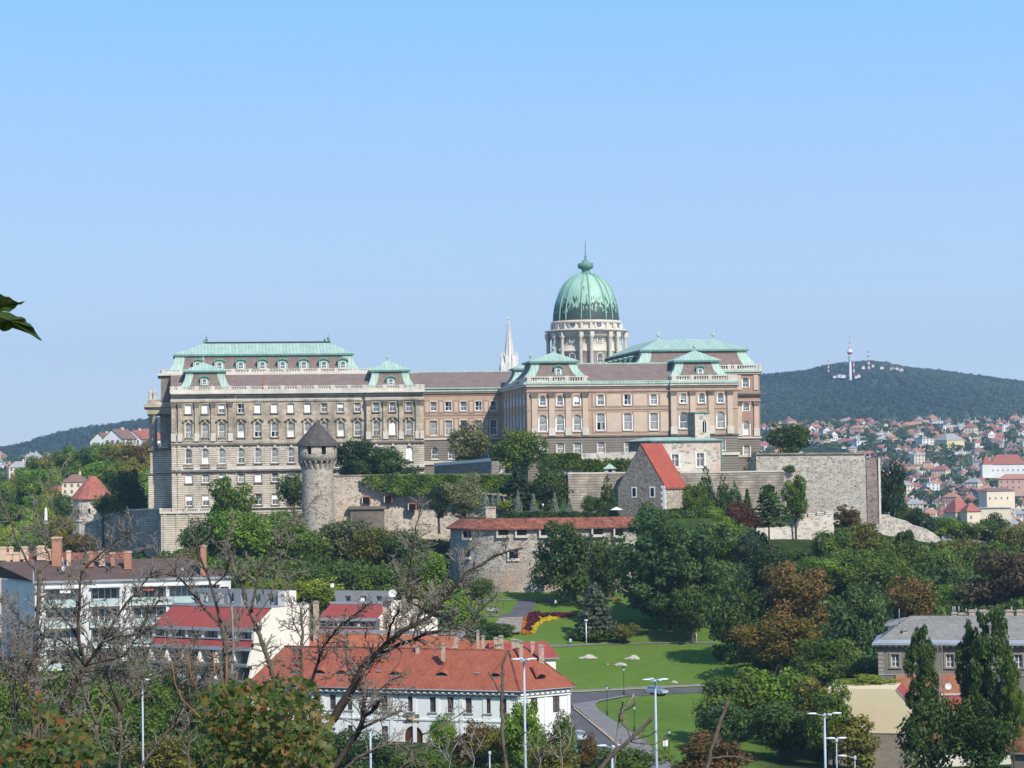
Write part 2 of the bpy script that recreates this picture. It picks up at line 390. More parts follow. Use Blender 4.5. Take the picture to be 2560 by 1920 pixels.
_lawn = (smooth(1130, 1190, _lx) * (1 - smooth(1850, 1990, _lx + .0 * _ly)) * smooth(470, 505, 510 - 0 * _ly) * ((_gv[:, 1] > 255) & (_gv[:, 1] < 497)))
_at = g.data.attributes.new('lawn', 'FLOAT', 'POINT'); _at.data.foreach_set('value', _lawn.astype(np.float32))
M['asphalt'] = m_plain('asphalt', (.105, .10, .105), .9, .15, amt=.16, scale=.35, detail=6)
M['asphalt_pale'] = m_plain('pale_pavement', (.205, .19, .185), .9, .15, amt=.12, scale=.4, detail=6)
M['kerb'] = m_plain('kerb_stone', (.36, .29, .20), .9, .15, amt=.25, scale=.5)
M['gravel'] = m_plain('park_path', (.19, .165, .15), .95, .1, amt=.18, scale=.6)
def ribbon(name, L, R, mat, lift=.08, k=14, step=0.0, w=5, kind='structure'):
 """strip of ground between two pixel polylines, draped over the terrain"""
 def res(P, n):
  P = np.array(P, float); d = np.concatenate([[0], np.cumsum(np.hypot(*np.diff(P, axis=0).T))]); s = np.linspace(0, d[-1], n)
  return np.stack([np.interp(s, d, P[:, 0]), np.interp(s, d, P[:, 1])], 1)
 n = k * max(len(L), len(R)); a, b = res(L, n), res(R, n)
 rows = [hits(*(a + (b - a) * j / w).T) for j in range(w + 1)]
 V = np.stack(rows, 1); V[..., 2] = ground_z(V[..., 0], V[..., 1]) + lift
 idx = np.arange(n * (w + 1)).reshape(n, w + 1)
 f = np.stack([idx[:-1, :-1], idx[:-1, 1:], idx[1:, 1:], idx[1:, :-1]], -1).reshape(-1, 4)
 o = link(name, np_mesh(name, V.reshape(-1, 3), f, [mat], smooth=True)); o['kind'] = kind
 return o, V
ribbon('road', [(1330, 1737), (1480, 1733), (1600, 1727), (1700, 1722), (1800, 1717), (1900, 1712)], [(1330, 1800), (1440, 1768), (1560, 1743), (1660, 1737), (1760, 1732), (1900, 1727)], M['asphalt'], .10)
ribbon('road', [(1330, 1740), (1350, 1760), (1420, 1768), (1440, 1775), (1500, 1822), (1570, 1880), (1640, 1930)], [(1310, 1755), (1316, 1790), (1330, 1840), (1345, 1880), (1360, 1905), (1400, 1935), (1450, 1945)], M['asphalt'], .104)
ribbon('pavement', [(1427, 1763), (1480, 1755), (1560, 1741)], [(1440, 1770), (1495, 1757), (1560, 1744)], M['asphalt_pale'], .20)
ribbon('pavement', [(1433, 1764), (1440, 1772), (1500, 1822), (1570, 1880), (1640, 1930)], [(1500, 1755), (1488, 1763), (1495, 1775), (1520, 1795), (1560, 1820), (1610, 1855), (1690, 1925)], M['asphalt_pale'], .204)
ribbon('pavement', [(1420, 1728), (1500, 1724), (1600, 1719), (1700, 1714), (1900, 1706)], [(1420, 1732), (1500, 1728), (1600, 1723), (1700, 1718), (1900, 1709)], M['asphalt_pale'], .16)
ribbon('kerb', [(1434, 1767), (1440, 1775), (1500, 1823), (1570, 1881), (1640, 1931)], [(1432, 1768), (1437, 1777), (1496, 1826), (1566, 1885), (1635, 1934)], M['kerb'], .25, w=2)
ribbon('kerb', [(1420, 1732.5), (1500, 1728.5), (1600, 1723.5), (1700, 1718.5), (1900, 1709.5)], [(1420, 1734), (1500, 1730), (1600, 1725), (1700, 1720), (1900, 1711)], M['kerb'], .2, w=2)
ribbon('path', [(1305, 1616), (1380, 1614), (1500, 1610), (1650, 1606.5), (1790, 1606)], [(1305, 1621), (1380, 1619), (1500, 1613), (1650, 1609.5), (1790, 1609.5)], M['gravel'], .10)
ribbon('path', [(1295, 1500), (1295, 1507), (1276, 1531), (1250, 1545)], [(1350, 1500), (1341, 1505), (1329, 1529), (1311, 1545)], M['asphalt'], .12)
ribbon('path', [(1180, 1499.5), (1261, 1499.5), (1300, 1500)], [(1180, 1502), (1261, 1502), (1300, 1503)], M['gravel'], .11)
ribbon('path', [(1335, 1501), (1440, 1500.5), (1560, 1500)], [(1335, 1504), (1440, 1503), (1560, 1502)], M['gravel'], .11)
ribbon('path', [(1215, 1539), (1260, 1539)], [(1215, 1542), (1260, 1543)], M['gravel'], .11)
# broad stone steps of the park path
st_ = MB(); A0 = hits([1250, 1308], [1546, 1546]); A1 = hits([1216, 1303], [1588, 1588])
for k in range(10):
 t0, t1 = k / 10, (k + 1) / 10
 a, b = A0[0] * (1 - t0) + A1[0] * t0, A0[1] * (1 - t0) + A1[1] * t0; c, d = A0[0] * (1 - t1) + A1[0] * t1, A0[1] * (1 - t1) + A1[1] * t1
 z = max(a[2], b[2]) + .14; zn = max(c[2], d[2]) + .14
 st_.poly([(a[0], a[1], z), (b[0], b[1], z), (d[0], d[1] + .0, z), (c[0], c[1], z)], k % 1)
 st_.poly([(c[0], c[1], z), (d[0], d[1], z), (d[0], d[1], zn - .05), (c[0], c[1], zn - .05)], 1)
o = struct('steps', st_, [m_plain('worn_step_stone', (.40, .34, .28), .9, .1, amt=.2, scale=.8), m_plain('step_riser', (.19, .155, .13), .9, .1, amt=.2)])
# ------------------------------------------------------------ the royal palace
PF = Frame(428, 600, 8.5)
palace = thing('palace', 'vast hilltop palace with grey and salmon wings, green copper roofs and a tall green dome', 'palace', (PF.O.x, PF.O.y, 0), PF.a)
def wall_holes(mb, u0, u1, z0, z1, v, holes, mi=0, depth=.45, mi_rev=None, axis='u'):
 """front wall sheet at depth v, facing us, with real openings (uc, w, zb, zt, arch)"""
 mi_rev = mi if mi_rev is None else mi_rev
 xs = sorted({u0, u1, *[h[0] - h[1] / 2 for h in holes], *[h[0] + h[1] / 2 for h in holes]})
 zs = sorted({z0, z1, *[h[2] for h in holes], *[h[3] for h in holes]})
 xs = [x for x in xs if u0 - 1e-6 <= x <= u1 + 1e-6]; zs = [z for z in zs if z0 - 1e-6 <= z <= z1 + 1e-6]
 for j in range(len(zs) - 1):
  zc = (zs[j] + zs[j + 1]) / 2; start = None
  for i in range(len(xs) - 1):
   xc = (xs[i] + xs[i + 1]) / 2
   inside = any(abs(xc - h[0]) < h[1] / 2 and h[2] < zc < h[3] for h in holes)
   if not inside and start is None: start = xs[i]
   if start is not None and (inside or i == len(xs) - 2):
    e = xs[i] if inside else xs[i + 1]
    mb.poly([(start, v, zs[j]), (e, v, zs[j]), (e, v, zs[j + 1]), (start, v, zs[j + 1])], mi); start = None
 for (c, wd, zb, zt, arch) in holes:
  a, b, d = c - wd / 2, c + wd / 2, v + depth
  rise = arch * wd / 2; zs_ = zt - rise
  mb.poly([(a, v, zb), (b, v, zb), (b, d, zb), (a, d, zb)], mi_rev)
  mb.poly([(a, v, zb), (a, d, zb), (a, d, zs_), (a, v, zs_)], mi_rev); mb.poly([(b, v, zb), (b, v, zs_), (b, d, zs_), (b, d, zb)], mi_rev)
  if arch:
   N = 8; pts = [(c - wd / 2 * math.cos(math.pi * k / N), zs_ + rise * math.sin(math.pi * k / N)) for k in range(N + 1)]
   for k in range(N):
    (xa, za), (xb, zb2) = pts[k], pts[k + 1]
    mb.poly([(xa, v, za), (xb, v, zb2), (xb, v, zt), (xa, v, zt)], mi)
    mb.poly([(xa, v, za), (xa, d, za), (xb, d, zb2), (xb, v, zb2)], mi_rev)
  else:
   mb.poly([(a, v, zt), (a, d, zt), (b, d, zt), (b, v, zt)], mi_rev)
WIN_MATS = None
_wcache = {}
def win_mesh(wd, h, arch, style):
 """a window: white frame, transom, mullion and panes, facing -y, origin at sill centre"""
 key = (round(wd, 2), round(h, 2), arch, style)
 if key in _wcache: return _wcache[key]
 mb = MB(); f = .16 if wd > 1 else .1; rise = arch * wd / 2; zs = h - rise
 def sheet(z0, z1, y, mi):
  """pane between heights, following the arch"""
  N = 8
  pts = [(-wd / 2, z0), (wd / 2, z0)]
  if z1 <= zs: pts += [(wd / 2, z1), (-wd / 2, z1)]
  else: pts += [(wd / 2 * math.cos(math.pi * k / N), max(z0, zs + rise * math.sin(math.pi * k / N))) for k in range(N + 1)]
  mb.poly([(x, y, z) for x, z in pts], mi)
 split = zs * .52 if arch else h * .5
 top, low = {'dark': (1, 1), 'pale': (2, 2), 'blind': (0, 0), 'half': (0, 1), 'lowblind': (2, 0), 'openlow': (2, 3), 'open': (3, 3), 'darkpale': (1, 2), 'paledark': (2, 1)}[style]
 sheet(0, split, 0, low)
 if arch: sheet(split, h, 0, top)
 else: sheet(split, h, 0.001, top)
 # frame
 for x0, x1 in ((-wd / 2, -wd / 2 + f), (wd / 2 - f, wd / 2)): mb.box(x0, x1, -.12, .02, 0, zs)
 mb.box(-wd / 2 + f, wd / 2 - f, -.121, .02, 0, f)
 if arch:
  N = 8
  for k in range(N):
   a, b = math.pi * k / N, math.pi * (k + 1) / N
   q = lambda r, t: (r * math.cos(t), zs + r * (rise / (wd / 2)) * math.sin(t))
   (x0, z0), (x1, z1), (x2, z2), (x3, z3) = q(wd / 2, a), q(wd / 2, b), q(wd / 2 - f, b), q(wd / 2 - f, a)
   mb.poly([(x0, -.12, z0), (x1, -.12, z1), (x2, -.12, z2), (x3, -.12, z3)])
   mb.poly([(x3, -.12, z3), (x2, -.12, z2), (x2, .02, z2), (x3, .02, z3)])
 else: mb.box(-wd / 2 + f, wd / 2 - f, -.119, .02, h - f, h)
 if style != 'blind':
  mb.box(-wd / 2 + f, wd / 2 - f, -.1, .01, split - .06, split + .06)
  mb.box(-.03, .03, -.09, .01, f, split - .06)
 if style in ('open', 'openlow'):
  hi = (h if style == 'open' else split) - .15; k = .55
  mb.poly([(.05, -.05, .15), (.05 + wd * .22, -.75, .15), (.05 + wd * .22, -.75, hi), (.05, -.05, hi)], 0)
  mb.poly([(.08, -.06, .4), (.02 + wd * .22, -.7, .4), (.02 + wd * .22, -.7, hi - .25), (.08, -.06, hi - .25)], 2)
 me = mb.mesh('window', [M['white_paint'], M['glass'], M['glass_pale'], M['dark_void']])
 _wcache[key] = me
 return me
def window(parent, uc, v, zb, wd, h, arch=0, style='dark', rot=0.0):
 return link('window', win_mesh(wd, h, arch, style), parent, (uc, v, zb), rot)
def balustrade(mb, u0, u1, v, z0, z1, ped, pw=.9, mi=0, th=.5, step=.62):
 """stone balustrade along u: plinth, rail, balusters and pedestals at the given places"""
 h = z1 - z0
 mb.box(u0, u1, v, v + th, z0, z0 + h * .22, mi); mb.box(u0, u1, v - .05, v + th + .05, z1 - h * .2, z1 - .02, mi)
 for p in ped: mb.box(p - pw / 2, p + pw / 2, v - .08, v + th + .08, z0 - .01, z1 + .12, mi)
 n = int((u1 - u0) / step)
 for i in range(n):
  x = u0 + (i + .5) * (u1 - u0) / n
  if any(abs(x - p) < pw / 2 + .1 for p in ped): continue
  mb.box(x - .15, x + .15, v + .12, v + th - .12, z0 + h * .22, z1 - h * .2, mi)
def finial(mb, x, y, z, h, mi=0):
 mb.lathe([(.0, z), (h * .16, z), (h * .09, z + h * .12), (h * .05, z + h * .3), (h * .16, z + h * .38), (h * .2, z + h * .48), (h * .14, z + h * .6), (h * .05, z + h * .68), (h * .03, z + h), (0, z + h)], 10, (x, y), mi)
def mansard(name, parent, b, z0, z1, ins, cap, zcap, over=.6, strip=2.2, slate='brown_slate_old', n=5, ridge_dark=False, fh=2.4, wide_low=1.5):
 """curved mansard over rectangle b=(u0,u1,v0,v1); copper corner strips and copper cap with ridge cap=(u0,u1,v0,v1)"""
 mb = MB(); u0, u1, v0, v1 = b
 def rect(t, off=0.0):
  d = ins * (1 - (1 - t) ** 1.9) - off; z = z0 + (z1 - z0) * t
  return (u0 + d, u1 - d, v0 + d, v1 - d, z)
 for i in range(n):
  t0, t1 = i / n, (i + 1) / n
  mb.frus(rect(t0), rect(t1), 0, False)
 for i in range(n):      # copper strips at the four corners
  t0, t1 = i / n, (i + 1) / n
  A, B = rect(t0, .06), rect(t1, .06)
  d0, d1 = strip * (1 + (wide_low - 1) * (1 - t0) ** 2), strip * (1 + (wide_low - 1) * (1 - t1) ** 2)
  for (ix, iy) in ((0, 2), (1, 2), (0, 3), (1, 3)):
   sx = 1 if ix == 0 else -1; sy = 1 if iy == 2 else -1
   mb.poly([(A[ix], A[iy], A[4]), (A[ix] + sx * d0, A[iy], A[4]), (B[ix] + sx * d1, B[iy], B[4]), (B[ix], B[iy], B[4])], 1)
   mb.poly([(A[ix], A[iy], A[4]), (A[ix], A[iy] + sy * d0, A[4]), (B[ix], B[iy] + sy * d1, B[4]), (B[ix], B[iy], B[4])], 1)
 T = rect(1); e = (T[0] - over, T[1] + over, T[2] - over, T[3] + over)
 mb.box(*e, z1 + .002, z1 + .45, 2)
 mb.frus((e[0] + .05, e[1] - .05, e[2] + .05, e[3] - .05, z1 + .455), (*cap, zcap), 1, True)
 if ridge_dark: mb.box(cap[0], cap[1], cap[2] - .25, cap[3] + .25, zcap + .003, zcap + .4, 3)
 o = mb.build(name, [M[slate], M['copper'], M['copper_dark'], M['iron']], parent)
 return o, e
def dormer(parent, uc, v, zb, h, wd, dep=3.0):
 mb = MB(); a = wd / 2; N = 8; zs = h - wd * .32
 prof = [(-a, 0), (a, 0), (a, zs)] + [(a * math.cos(math.pi * k / N), zs + wd * .32 * math.sin(math.pi * k / N)) for k in range(1, N)] + [(-a, zs)]
 mb.prism(prof, 0, dep, 0)
 hood = [(a * 1.18 * math.cos(math.pi * k / N), zs - .05 + wd * .42 * math.sin(math.pi * k / N)) for k in range(N + 1)] + [(-a * 1.05, zs - .05), ]
 for k in range(N):
  p, q = hood[k], hood[k + 1]
  mb.poly([(p[0], -.45, p[1]), (q[0], -.45, q[1]), (q[0], dep, q[1]), (p[0], dep, p[1])], 1)
  mb.poly([(p[0], -.451, p[1]), (q[0], -.451, q[1]), (q[0] * .84, -.451, zs - .05 + (q[1] - zs + .05) * .6), (p[0] * .84, -.451, zs - .05 + (p[1] - zs + .05) * .6)], 1)
 o = mb.build('dormer', [M['copper'], M['copper_dark']], parent, (uc, v, zb))
 ww, hh = wd * .56, h * .62
 link('window', win_mesh(ww, hh, .35, 'dark'), o, (0, -.03, h * .06))
 return o
def pilaster(mb, u, v, z0, z1, wd, d, mi=0, mcap=None, base=1.2, cap=1.3, mbase=None):
 mcap = mi if mcap is None else mcap; mbase = mi if mbase is None else mbase
 mb.box(u - wd / 2, u + wd / 2, v - d, v, z0 + base, z1 - cap, mi)
 mb.box(u - wd / 2 - .15, u + wd / 2 + .15, v - d - .15, v, z0, z0 + base - .003, mbase)
 mb.frus((u - wd / 2 - .02, u + wd / 2 + .02, v - d - .02, v, z1 - cap + .003), (u - wd / 2 - .3, u + wd / 2 + .3, v - d - .3, v, z1 - .15), mcap)
 mb.box(u - wd / 2 - .34, u + wd / 2 + .34, v - d - .34, v, z1 - .147, z1 - .003, mcap)
def left_wing():
 z = lambda py, px=602, v=0: PF.z(px, py, v)
 u = lambda px, v=0: PF.u(px, 1080, v)
 U0, UA, UB, U1 = u(428), u(590), u(914), u(1059)
 zt, zc, zk = z(966), z(976), z(985); zr1 = (z(1033), z(1009.5)); zr2 = (z(1093.5), z(1057)); zs1 = z(1109); zr3 = (z(1158.5), z(1121)); zs2 = z(1176); zr4 = (z(1206), z(1183)); zr5 = (z(1263), z(1235)); zg = z(1330)
 BL, BM, BR = [471.3, 513, 554.7], [602.7, 644.7, 686.6, 727.7, 769.7, 811, 852.4, 894.4], [940.8, 981.8, 1022.9]
 ww = 1.72
 rows = [(zr1, 0, 1.65), (zr2, 1, 1.8), (zr3, 1, 1.8), (zr4, 0, 1.8), (zr5, 0, 1.75)]
 st = {0: ['blind', 'blind', 'half', 'open', 'blind', 'blind', 'blind', 'blind', 'dark', 'half', 'paledark', 'dark', 'dark', 'dark'],
          1: ['pale', 'pale', 'pale', 'lowblind', 'openlow', 'openlow', 'lowblind', 'lowblind', 'lowblind', 'lowblind', 'paledark', 'paledark', 'blind', 'pale'],
          2: ['dark', 'lowblind', 'pale', 'paledark', 'pale', 'pale', 'paledark', 'pale', 'pale', 'pale', 'pale', 'pale', 'pale', 'blind'],
          3: ['blind', 'pale', 'half', 'pale', 'blind', 'dark', 'blind', 'blind', 'pale', 'pale', 'blind', 'dark', 'pale', 'half'],
          4: ['half', 'half', 'dark', 'half', 'dark', 'half', 'dark', 'half', 'dark', 'half', 'dark', 'dark', 'dark', 'dark']}
 wall = MB(); wins = []
 secs = [(U0, UA, -.8, BL), (UA, UB, 0, BM), (UB, U1, -.8, BR)]
 for s, (a, b, v, bays) in enumerate(secs):
  us = [u(p, v) for p in bays]
  up = [(x, rows[r][2], *rows[r][0], rows[r][1]) for r in (0, 1) for x in us]
  lo = [(x, rows[r][2], *rows[r][0], rows[r][1]) for r in (2, 3, 4) for x in us]
  wall_holes(wall, a, b, zs1, zk - .2, v, up, 0); wall_holes(wall, a, b, zg, zs1, v, lo, 1)
  off = [0, 3, 11][s]
  for r in range(5):
   for i, x in enumerate(us):
    (zb, zt_), ar, wd = rows[r]
    wins.append((x, v + .4, zb, wd, zt_ - zb, ar, st[r][off + i]))
 dep = 26
 for uu, v in ((U0, -.8), (U1, -.8)):
  wall.poly([(uu, v, zs1), (uu, dep, zs1), (uu, dep, zk - .2), (uu, v, zk - .2)], 0); wall.poly([(uu, v, zg), (uu, dep, zg), (uu, dep, zs1), (uu, v, zs1)], 1)
 for uu in (UA, UB): wall.poly([(uu, -.8, zs1), (uu, 0, zs1), (uu, 0, zk - .2), (uu, -.8, zk - .2)], 0); wall.poly([(uu, -.8, zg), (uu, 0, zg), (uu, 0, zs1), (uu, -.8, zs1)], 1)
 wall.poly([(U0, dep, zg), (U1, dep, zg), (U1, dep, zk), (U0, dep, zk)], 0)
 wall.box(U0, U1, -.6, dep, zk - .3, zk - .25, 0)
 # corner strip standing proud of the left corner, quoins
 for x in (U0 + .55, U0 + 2.0): wall.box(x - .5, x + .5, -1.15, -.8, zg, zs2 - .3, 1); wall.box(x - .5, x + .5, -1.15, -.8, zs2 + .3, zs1 - .3, 1)
 wing = wall.build('stone_wing', [M['stone'], M['rustic']], palace)
 wing['label'] = 'grey stone left wing with five rows of windows'
 for x, v, zb, wd, h, ar, s in wins: window(wing, x, v, zb, wd, h, ar, s)
 # cornices, strings, entablature, sills
 cor = MB()
 for a, b, v in ((U0 - .1, UA + .1, -.8), (UA + .1, UB - .1, 0), (UB - .1, U1 + .1, -.8)):
  cor.box(a, b, v - 1.3, 1.2, zk, zk + .35, 0); cor.box(a, b, v - .9, 1.0, zk - .5, zk - .004, 2); cor.box(a, b, v - .35, .5, zk - .95, zk - .504, 1)
  cor.box(a, b, v - .3, .4, z(1004), z(1000), 1); cor.box(a, b, v - .1, .4, z(999.7), z(993), 0)
  cor.box(a, b, v - .55, .4, zs1 - .35, zs1 + .1, 2); cor.box(a, b, v - .3, .35, zs1 + .104, zs1 + .7, 1)
  cor.box(a, b, v - .75, .4, zs2 - .25, zs2 + .2, 2); cor.box(a, b, v - .12, .35, zs2 + .21, z(1165), 0)
  cor.box(a, b, v - .5, .4, z(1271), z(1268.5), 0)
 for x, v, zb, wd, h, ar, s in wins:
  cor.box(x - wd / 2 - .25, x + wd / 2 + .25, v - .75, v - .42, zb - .28, zb - .02, 2)
  if ar == 0:      # stone surround
   for sx in (-1, 1): cor.box(x + sx * (wd / 2 + .14) - .13, x + sx * (wd / 2 + .14) + .13, v - .52, v - .4, zb, zb + h, 1)
   cor.box(x - wd / 2 - .3, x + wd / 2 + .3, v - .55, v - .4, zb + h + .003, zb + h + .22, 1)
  elif zb > zs1:   # curved pediment over the tall arched windows
   N = 8; zc_ = zb + h + .28
   P = [(x + 1.38 * math.cos(math.pi * k / N), zc_ + .25 + .75 * math.sin(math.pi * k / N)) for k in range(N + 1)]
   for k in range(N):
    p, q = P[k], P[k + 1]
    cor.poly([(p[0], v - 1.0, p[1]), (q[0], v - 1.0, q[1]), (q[0], v - .4, q[1]), (p[0], v - .4, p[1])], 2)
    cor.poly([(p[0], v - 1.0, p[1]), (q[0], v - 1.0, q[1]), (q[0], v - 1.0, q[1] - .3), (p[0], v - 1.0, p[1] - .3)], 1)
    cor.poly([(p[0], v - 1.0, p[1] - .3), (q[0], v - 1.0, q[1] - .3), (q[0], v - .4, q[1] - .3), (p[0], v - .4, p[1] - .3)], 2)
   cor.box(x - 1.55, x - .95, v - .95, v - .4, zc_ - .05, zc_ + .3, 2); cor.box(x + .95, x + 1.55, v - .95, v - .4, zc_ - .05, zc_ + .3, 2)
   cor.box(x - .3, x + .3, v - .85, v - .4, zc_ - .1, zc_ + .65, 1)
   for sx in (-1, 1): cor.box(x + sx * 1.12 - .16, x + sx * 1.12 + .16, v - .62, v - .4, zb - .02, zc_ - .06, 1)
  else:            # keystone over the lower arched windows
   cor.box(x - .32, x + .32, v - .75, v - .4, zb + h + .1, zs1 - .36, 0)
   for sx in (-1, 1):
    for k in (1, 2):
     cor.prism([(x + sx * (.5 + .6 * k), zb + h - .45 * k + .25), (x + sx * (.75 + .6 * k), zb + h - .45 * k + .25), (x + sx * (1.0 + .75 * k), zs1 - .45), (x + sx * (.6 + .75 * k), zs1 - .45)], v - .52, v - .4, 0)
 cor.build('cornice', [M['pale_stone'], M['stone'], M['dark_stone']], wing)
 for p in (444.5, 450, 492, 533, 576, 921, 963, 1002.5, 1044, 1053.5):
  pil = MB(); pilaster(pil, u(p, -.8) if p != 444.5 else U0 + .6, -.8, zs1 + .71, z(1005), 1.0, .55, 0, 1, 2.0, 1.5, 2)
  pil.build('pilaster', [M['stone'], M['dark_stone'], M['pale_stone']], wing)
 bal = MB()
 peds = [u(p) for p in (432, 450, 492, 533, 576, 622, 665, 707, 748, 790, 832, 873, 912, 962, 1003, 1044, 1056)]
 bal.box(U0 - .3, U1 + .3, -1.3, -.5, zk + .352, zc, 0)
 balustrade(bal, U0 - .3, U1 + .3, -1.25, zc, zt, peds, 1.1)
 for k in range(8): bal.box(U0 - .3, U0 + .2, -.6 + k * 1.1, -.1 + k * 1.1, zk + .36, zt)
 bal.build('balustrade', [M['pale_stone']], wing)
 # small balconies under the pavilion windows
 for v, bays in ((-.8, BL), (-.8, BR)):
  for p in bays: bk = MB(); balustrade(bk, u(p, v) - 1.3, u(p, v) + 1.3, v - .45, zs1 + .71, zs1 + 1.8, [u(p, v) - 1.2, u(p, v) + 1.2], .3, th=.3, step=.45); bk.build('balcony', [M['stone']], wing)
 for p in BL: bk = MB(); balustrade(bk, u(p, -.8) - 1.3, u(p, -.8) + 1.3, -1.35, zr3[0] - 1.0, zr3[0] - .05, [], .3, th=.3, step=.45); bk.build('balcony', [M['stone']], wing)
 # lean-to roof of the front range and the taller block behind it
 zl0, zl1 = z(966), z(937, v=8)
 lr = MB(); lr.poly([(U0, -.2, zl0 - 1), (U1, -.2, zl0 - 1), (U1, 8, zl1), (U0, 8, zl1)], 0); lr.box(U0 + .2, U1 - .2, 7.9, 8.3, zl1 + .003, zl1 + .3, 1)
 lr.box(u(656), u(660), 0, .4, zl0, zl0 + .1, 2)
 lr.poly([(u(656.5), -.24, zl0 - .95), (u(660.5), -.24, zl0 - .95), (u(660.5, 8), 7.96, zl1 + .05), (u(656.5, 8), 7.96, zl1 + .05)], 2)
 lr.build('front_roof', [M['brown_slate'], M['copper'], m_tiles('red_tile_strip', (.30, .09, .07), (.36, .12, .09))], wing)
 B0, B1 = PF.u(402, 930, 8.5), PF.u(919, 930, 8.5); zb1, zb2, zm1 = z(932, v=8.5), z(925.5, v=8.5), z(888, 670, 10)
 ub = MB(); ub.box(B0, B1, 8.5, 30, z(1000), zb1 - .6, 0); ub.box(B0 - .8, B1 + .8, 7.7, 30.5, zb1 - .597, zb1, 1)
 balustrade(ub, B0, B1, 8.2, zb1, zb2 + .3, [B0 + (B1 - B0) * (k + .15) / 12 for k in range(13)], .9, 1, step=.7)
 for k in range(14): ub.box(B0 - .1, B0 + .3, 8.8 + k * 1.5, 9.8 + k * 1.5, zb1 + .004, zb2 + .2, 1)
 upper = ub.build('upper_storey', [M['dark_stone'], M['pale_stone']], palace)
 E0, E1 = PF.u(440, 888, 12), PF.u(905, 888, 12); R0, R1 = PF.u(512, 857, 20), PF.u(826, 857, 20)
 roof, e = mansard('roof', palace, (B0 + 1.2, B1 - 1.2, 9.5, 30.5), zb1 - .2, zm1, 2.6, (R0, R1, 19.4, 20.6), z(858, 670, 20), .5, 2.6, ridge_dark=True)
 roof['label'] = 'long green copper mansard roof with brown slopes and a row of dormers'
 for px, py in ((516, 838), (510, 846), (821, 835), (813, 841)):
  fb = MB(); zz = z(858, 670, 20); finial(fb, PF.u(px, 850, 20), 20 + (2 if px in (510, 813) else 0), zz, PF.z(px, py, 20) - zz)
  fb.build('finial', M['copper_dark'], roof)
 for px in (495, 548.6, 602, 656, 706.6, 759.5, 810, 857.4): dormer(roof, PF.u(px, 910, 10.2), 10.4, z(924, v=10.2), z(897, v=10.2) - z(924, v=10.2), 2.6)
 for name, apx, apy, base, eave, yb, ye, dpx in (('l', 508, 907, (447, 580), (456, 563), 968, 931, 511), ('r', 969.6, 902, (914, 1041), (918, 1024.5), 966, 929, 977)):
  b0, b1 = PF.u(base[0], 966, .2), PF.u(base[1], 966, .2); vv = .2
  w_ = b1 - b0; zb_, ze = z(yb, apx) - .6, z(ye, apx, 2.5); cx = PF.u(apx, apy, 6.2)
  ro, e = mansard('pavilion_roof', palace, (b0, b1, vv, vv + w_ * .95), zb_, ze, 1.9, (cx - .3, cx + .3, 6, 6.6), PF.z(apx, apy, 6.2), .6, 1.9, wide_low=1.2)
  fm = MB(); finial(fm, cx, 6.3, PF.z(apx, apy, 6.2) - .1, 2.0); fm.build('finial', M['copper'], ro)
  dormer(ro, PF.u(dpx, 950, .8), .75, z(964, dpx), z(939.5, dpx) - z(964, dpx), 2.2)
 # portico standing back on the shaded west side
 pv = 9.0; P0, P1 = PF.u(371, 1200, pv), U0 + .5
 pz = lambda py: PF.z(400, py, pv)
 pm_ = MB(); pm_.box(P0, P1, pv, pv + 26, zg, pz(1183), 1); pm_.box(P0 + .5, P1, pv + .5, pv + 25, pz(1183) + .004, pz(1124), 1)
 pm_.box(P0 - .3, P1, pv - .4, pv + 26, pz(1186), pz(1183) + .003, 2); pm_.box(P0, P1, pv - .2, pv + 26, pz(1126), pz(1120), 2)
 pm_.box(P0 + 3.2, P1, pv + 3, pv + 25, pz(1120) + .004, pz(1035), 0)
 pm_.box(P0 - .2, P1, pv - .3, pv + 26, pz(1035) + .004, pz(1018), 0); pm_.box(P0 - 1.0, P1, pv - 1.1, pv + 27, pz(1017.8), pz(1010), 0)
 pm_.box(P0, P1, pv - .2, pv + .4, pz(1009.8), pz(998), 0)
 por = pm_.build('portico', [M['stone'], M['rustic'], M['dark_stone']], palace)
 for cx_, cy_ in ((P0 + 1.6, pv + .9), (P0 + 1.0, pv + 5), (P0 + 1.0, pv + 9.5), (P0 + 1.0, pv + 14)):
  cl = MB(); cl.lathe([(1.0, pz(1120) + .1), (1.0, pz(1117)), (.8, pz(1115)), (.72, pz(1040)), (.8, pz(1039)), (1.05, pz(1036.5)), (1.05, pz(1035))], 14, (cx_, cy_)); cl.build('column', M['stone'], por)
 pb = MB(); balustrade(pb, P0 + 2.2, P1, pv - .3, pz(1009.7), pz(998) + .1, [], th=.4, step=.5); pb.build('balustrade', M['pale_stone'], por)
 pb = MB(); balustrade(pb, P0 + 2.6, P0 + 5, pv - .4, pz(1119.5), pz(1108), [], th=.4, step=.5); pb.build('balustrade', M['pale_stone'], por)
 # statue group on the portico corner
 sg = MB(); bx = P0 + 1.2
 for dx, dy, hgt, wd_ in ((-.5, 0, 2.7, .55), (.6, .1, 2.9, .5), (.1, .9, 2.3, .5)):
  z0_ = pz(998)
  sg.lathe([(wd_, z0_), (wd_ * .9, z0_ + hgt * .25), (wd_ * .7, z0_ + hgt * .48), (wd_ * .85, z0_ + hgt * .66), (wd_ * .8, z0_ + hgt * .76), (wd_ * .25, z0_ + hgt * .82), (wd_ * .38, z0_ + hgt * .9), (wd_ * .3, z0_ + hgt * .97), (0, z0_ + hgt)], 10, (bx + dx, pv + .4 + dy), 0)
  sg.tube([(bx + dx + wd_ * .7, pv + .4 + dy, z0_ + hgt * .75), (bx + dx + wd_ * 1.3, pv + dy, z0_ + hgt * .6), (bx + dx + wd_ * 1.1, pv - .3 + dy, z0_ + hgt * .45)], [.16, .13, .1], 6)
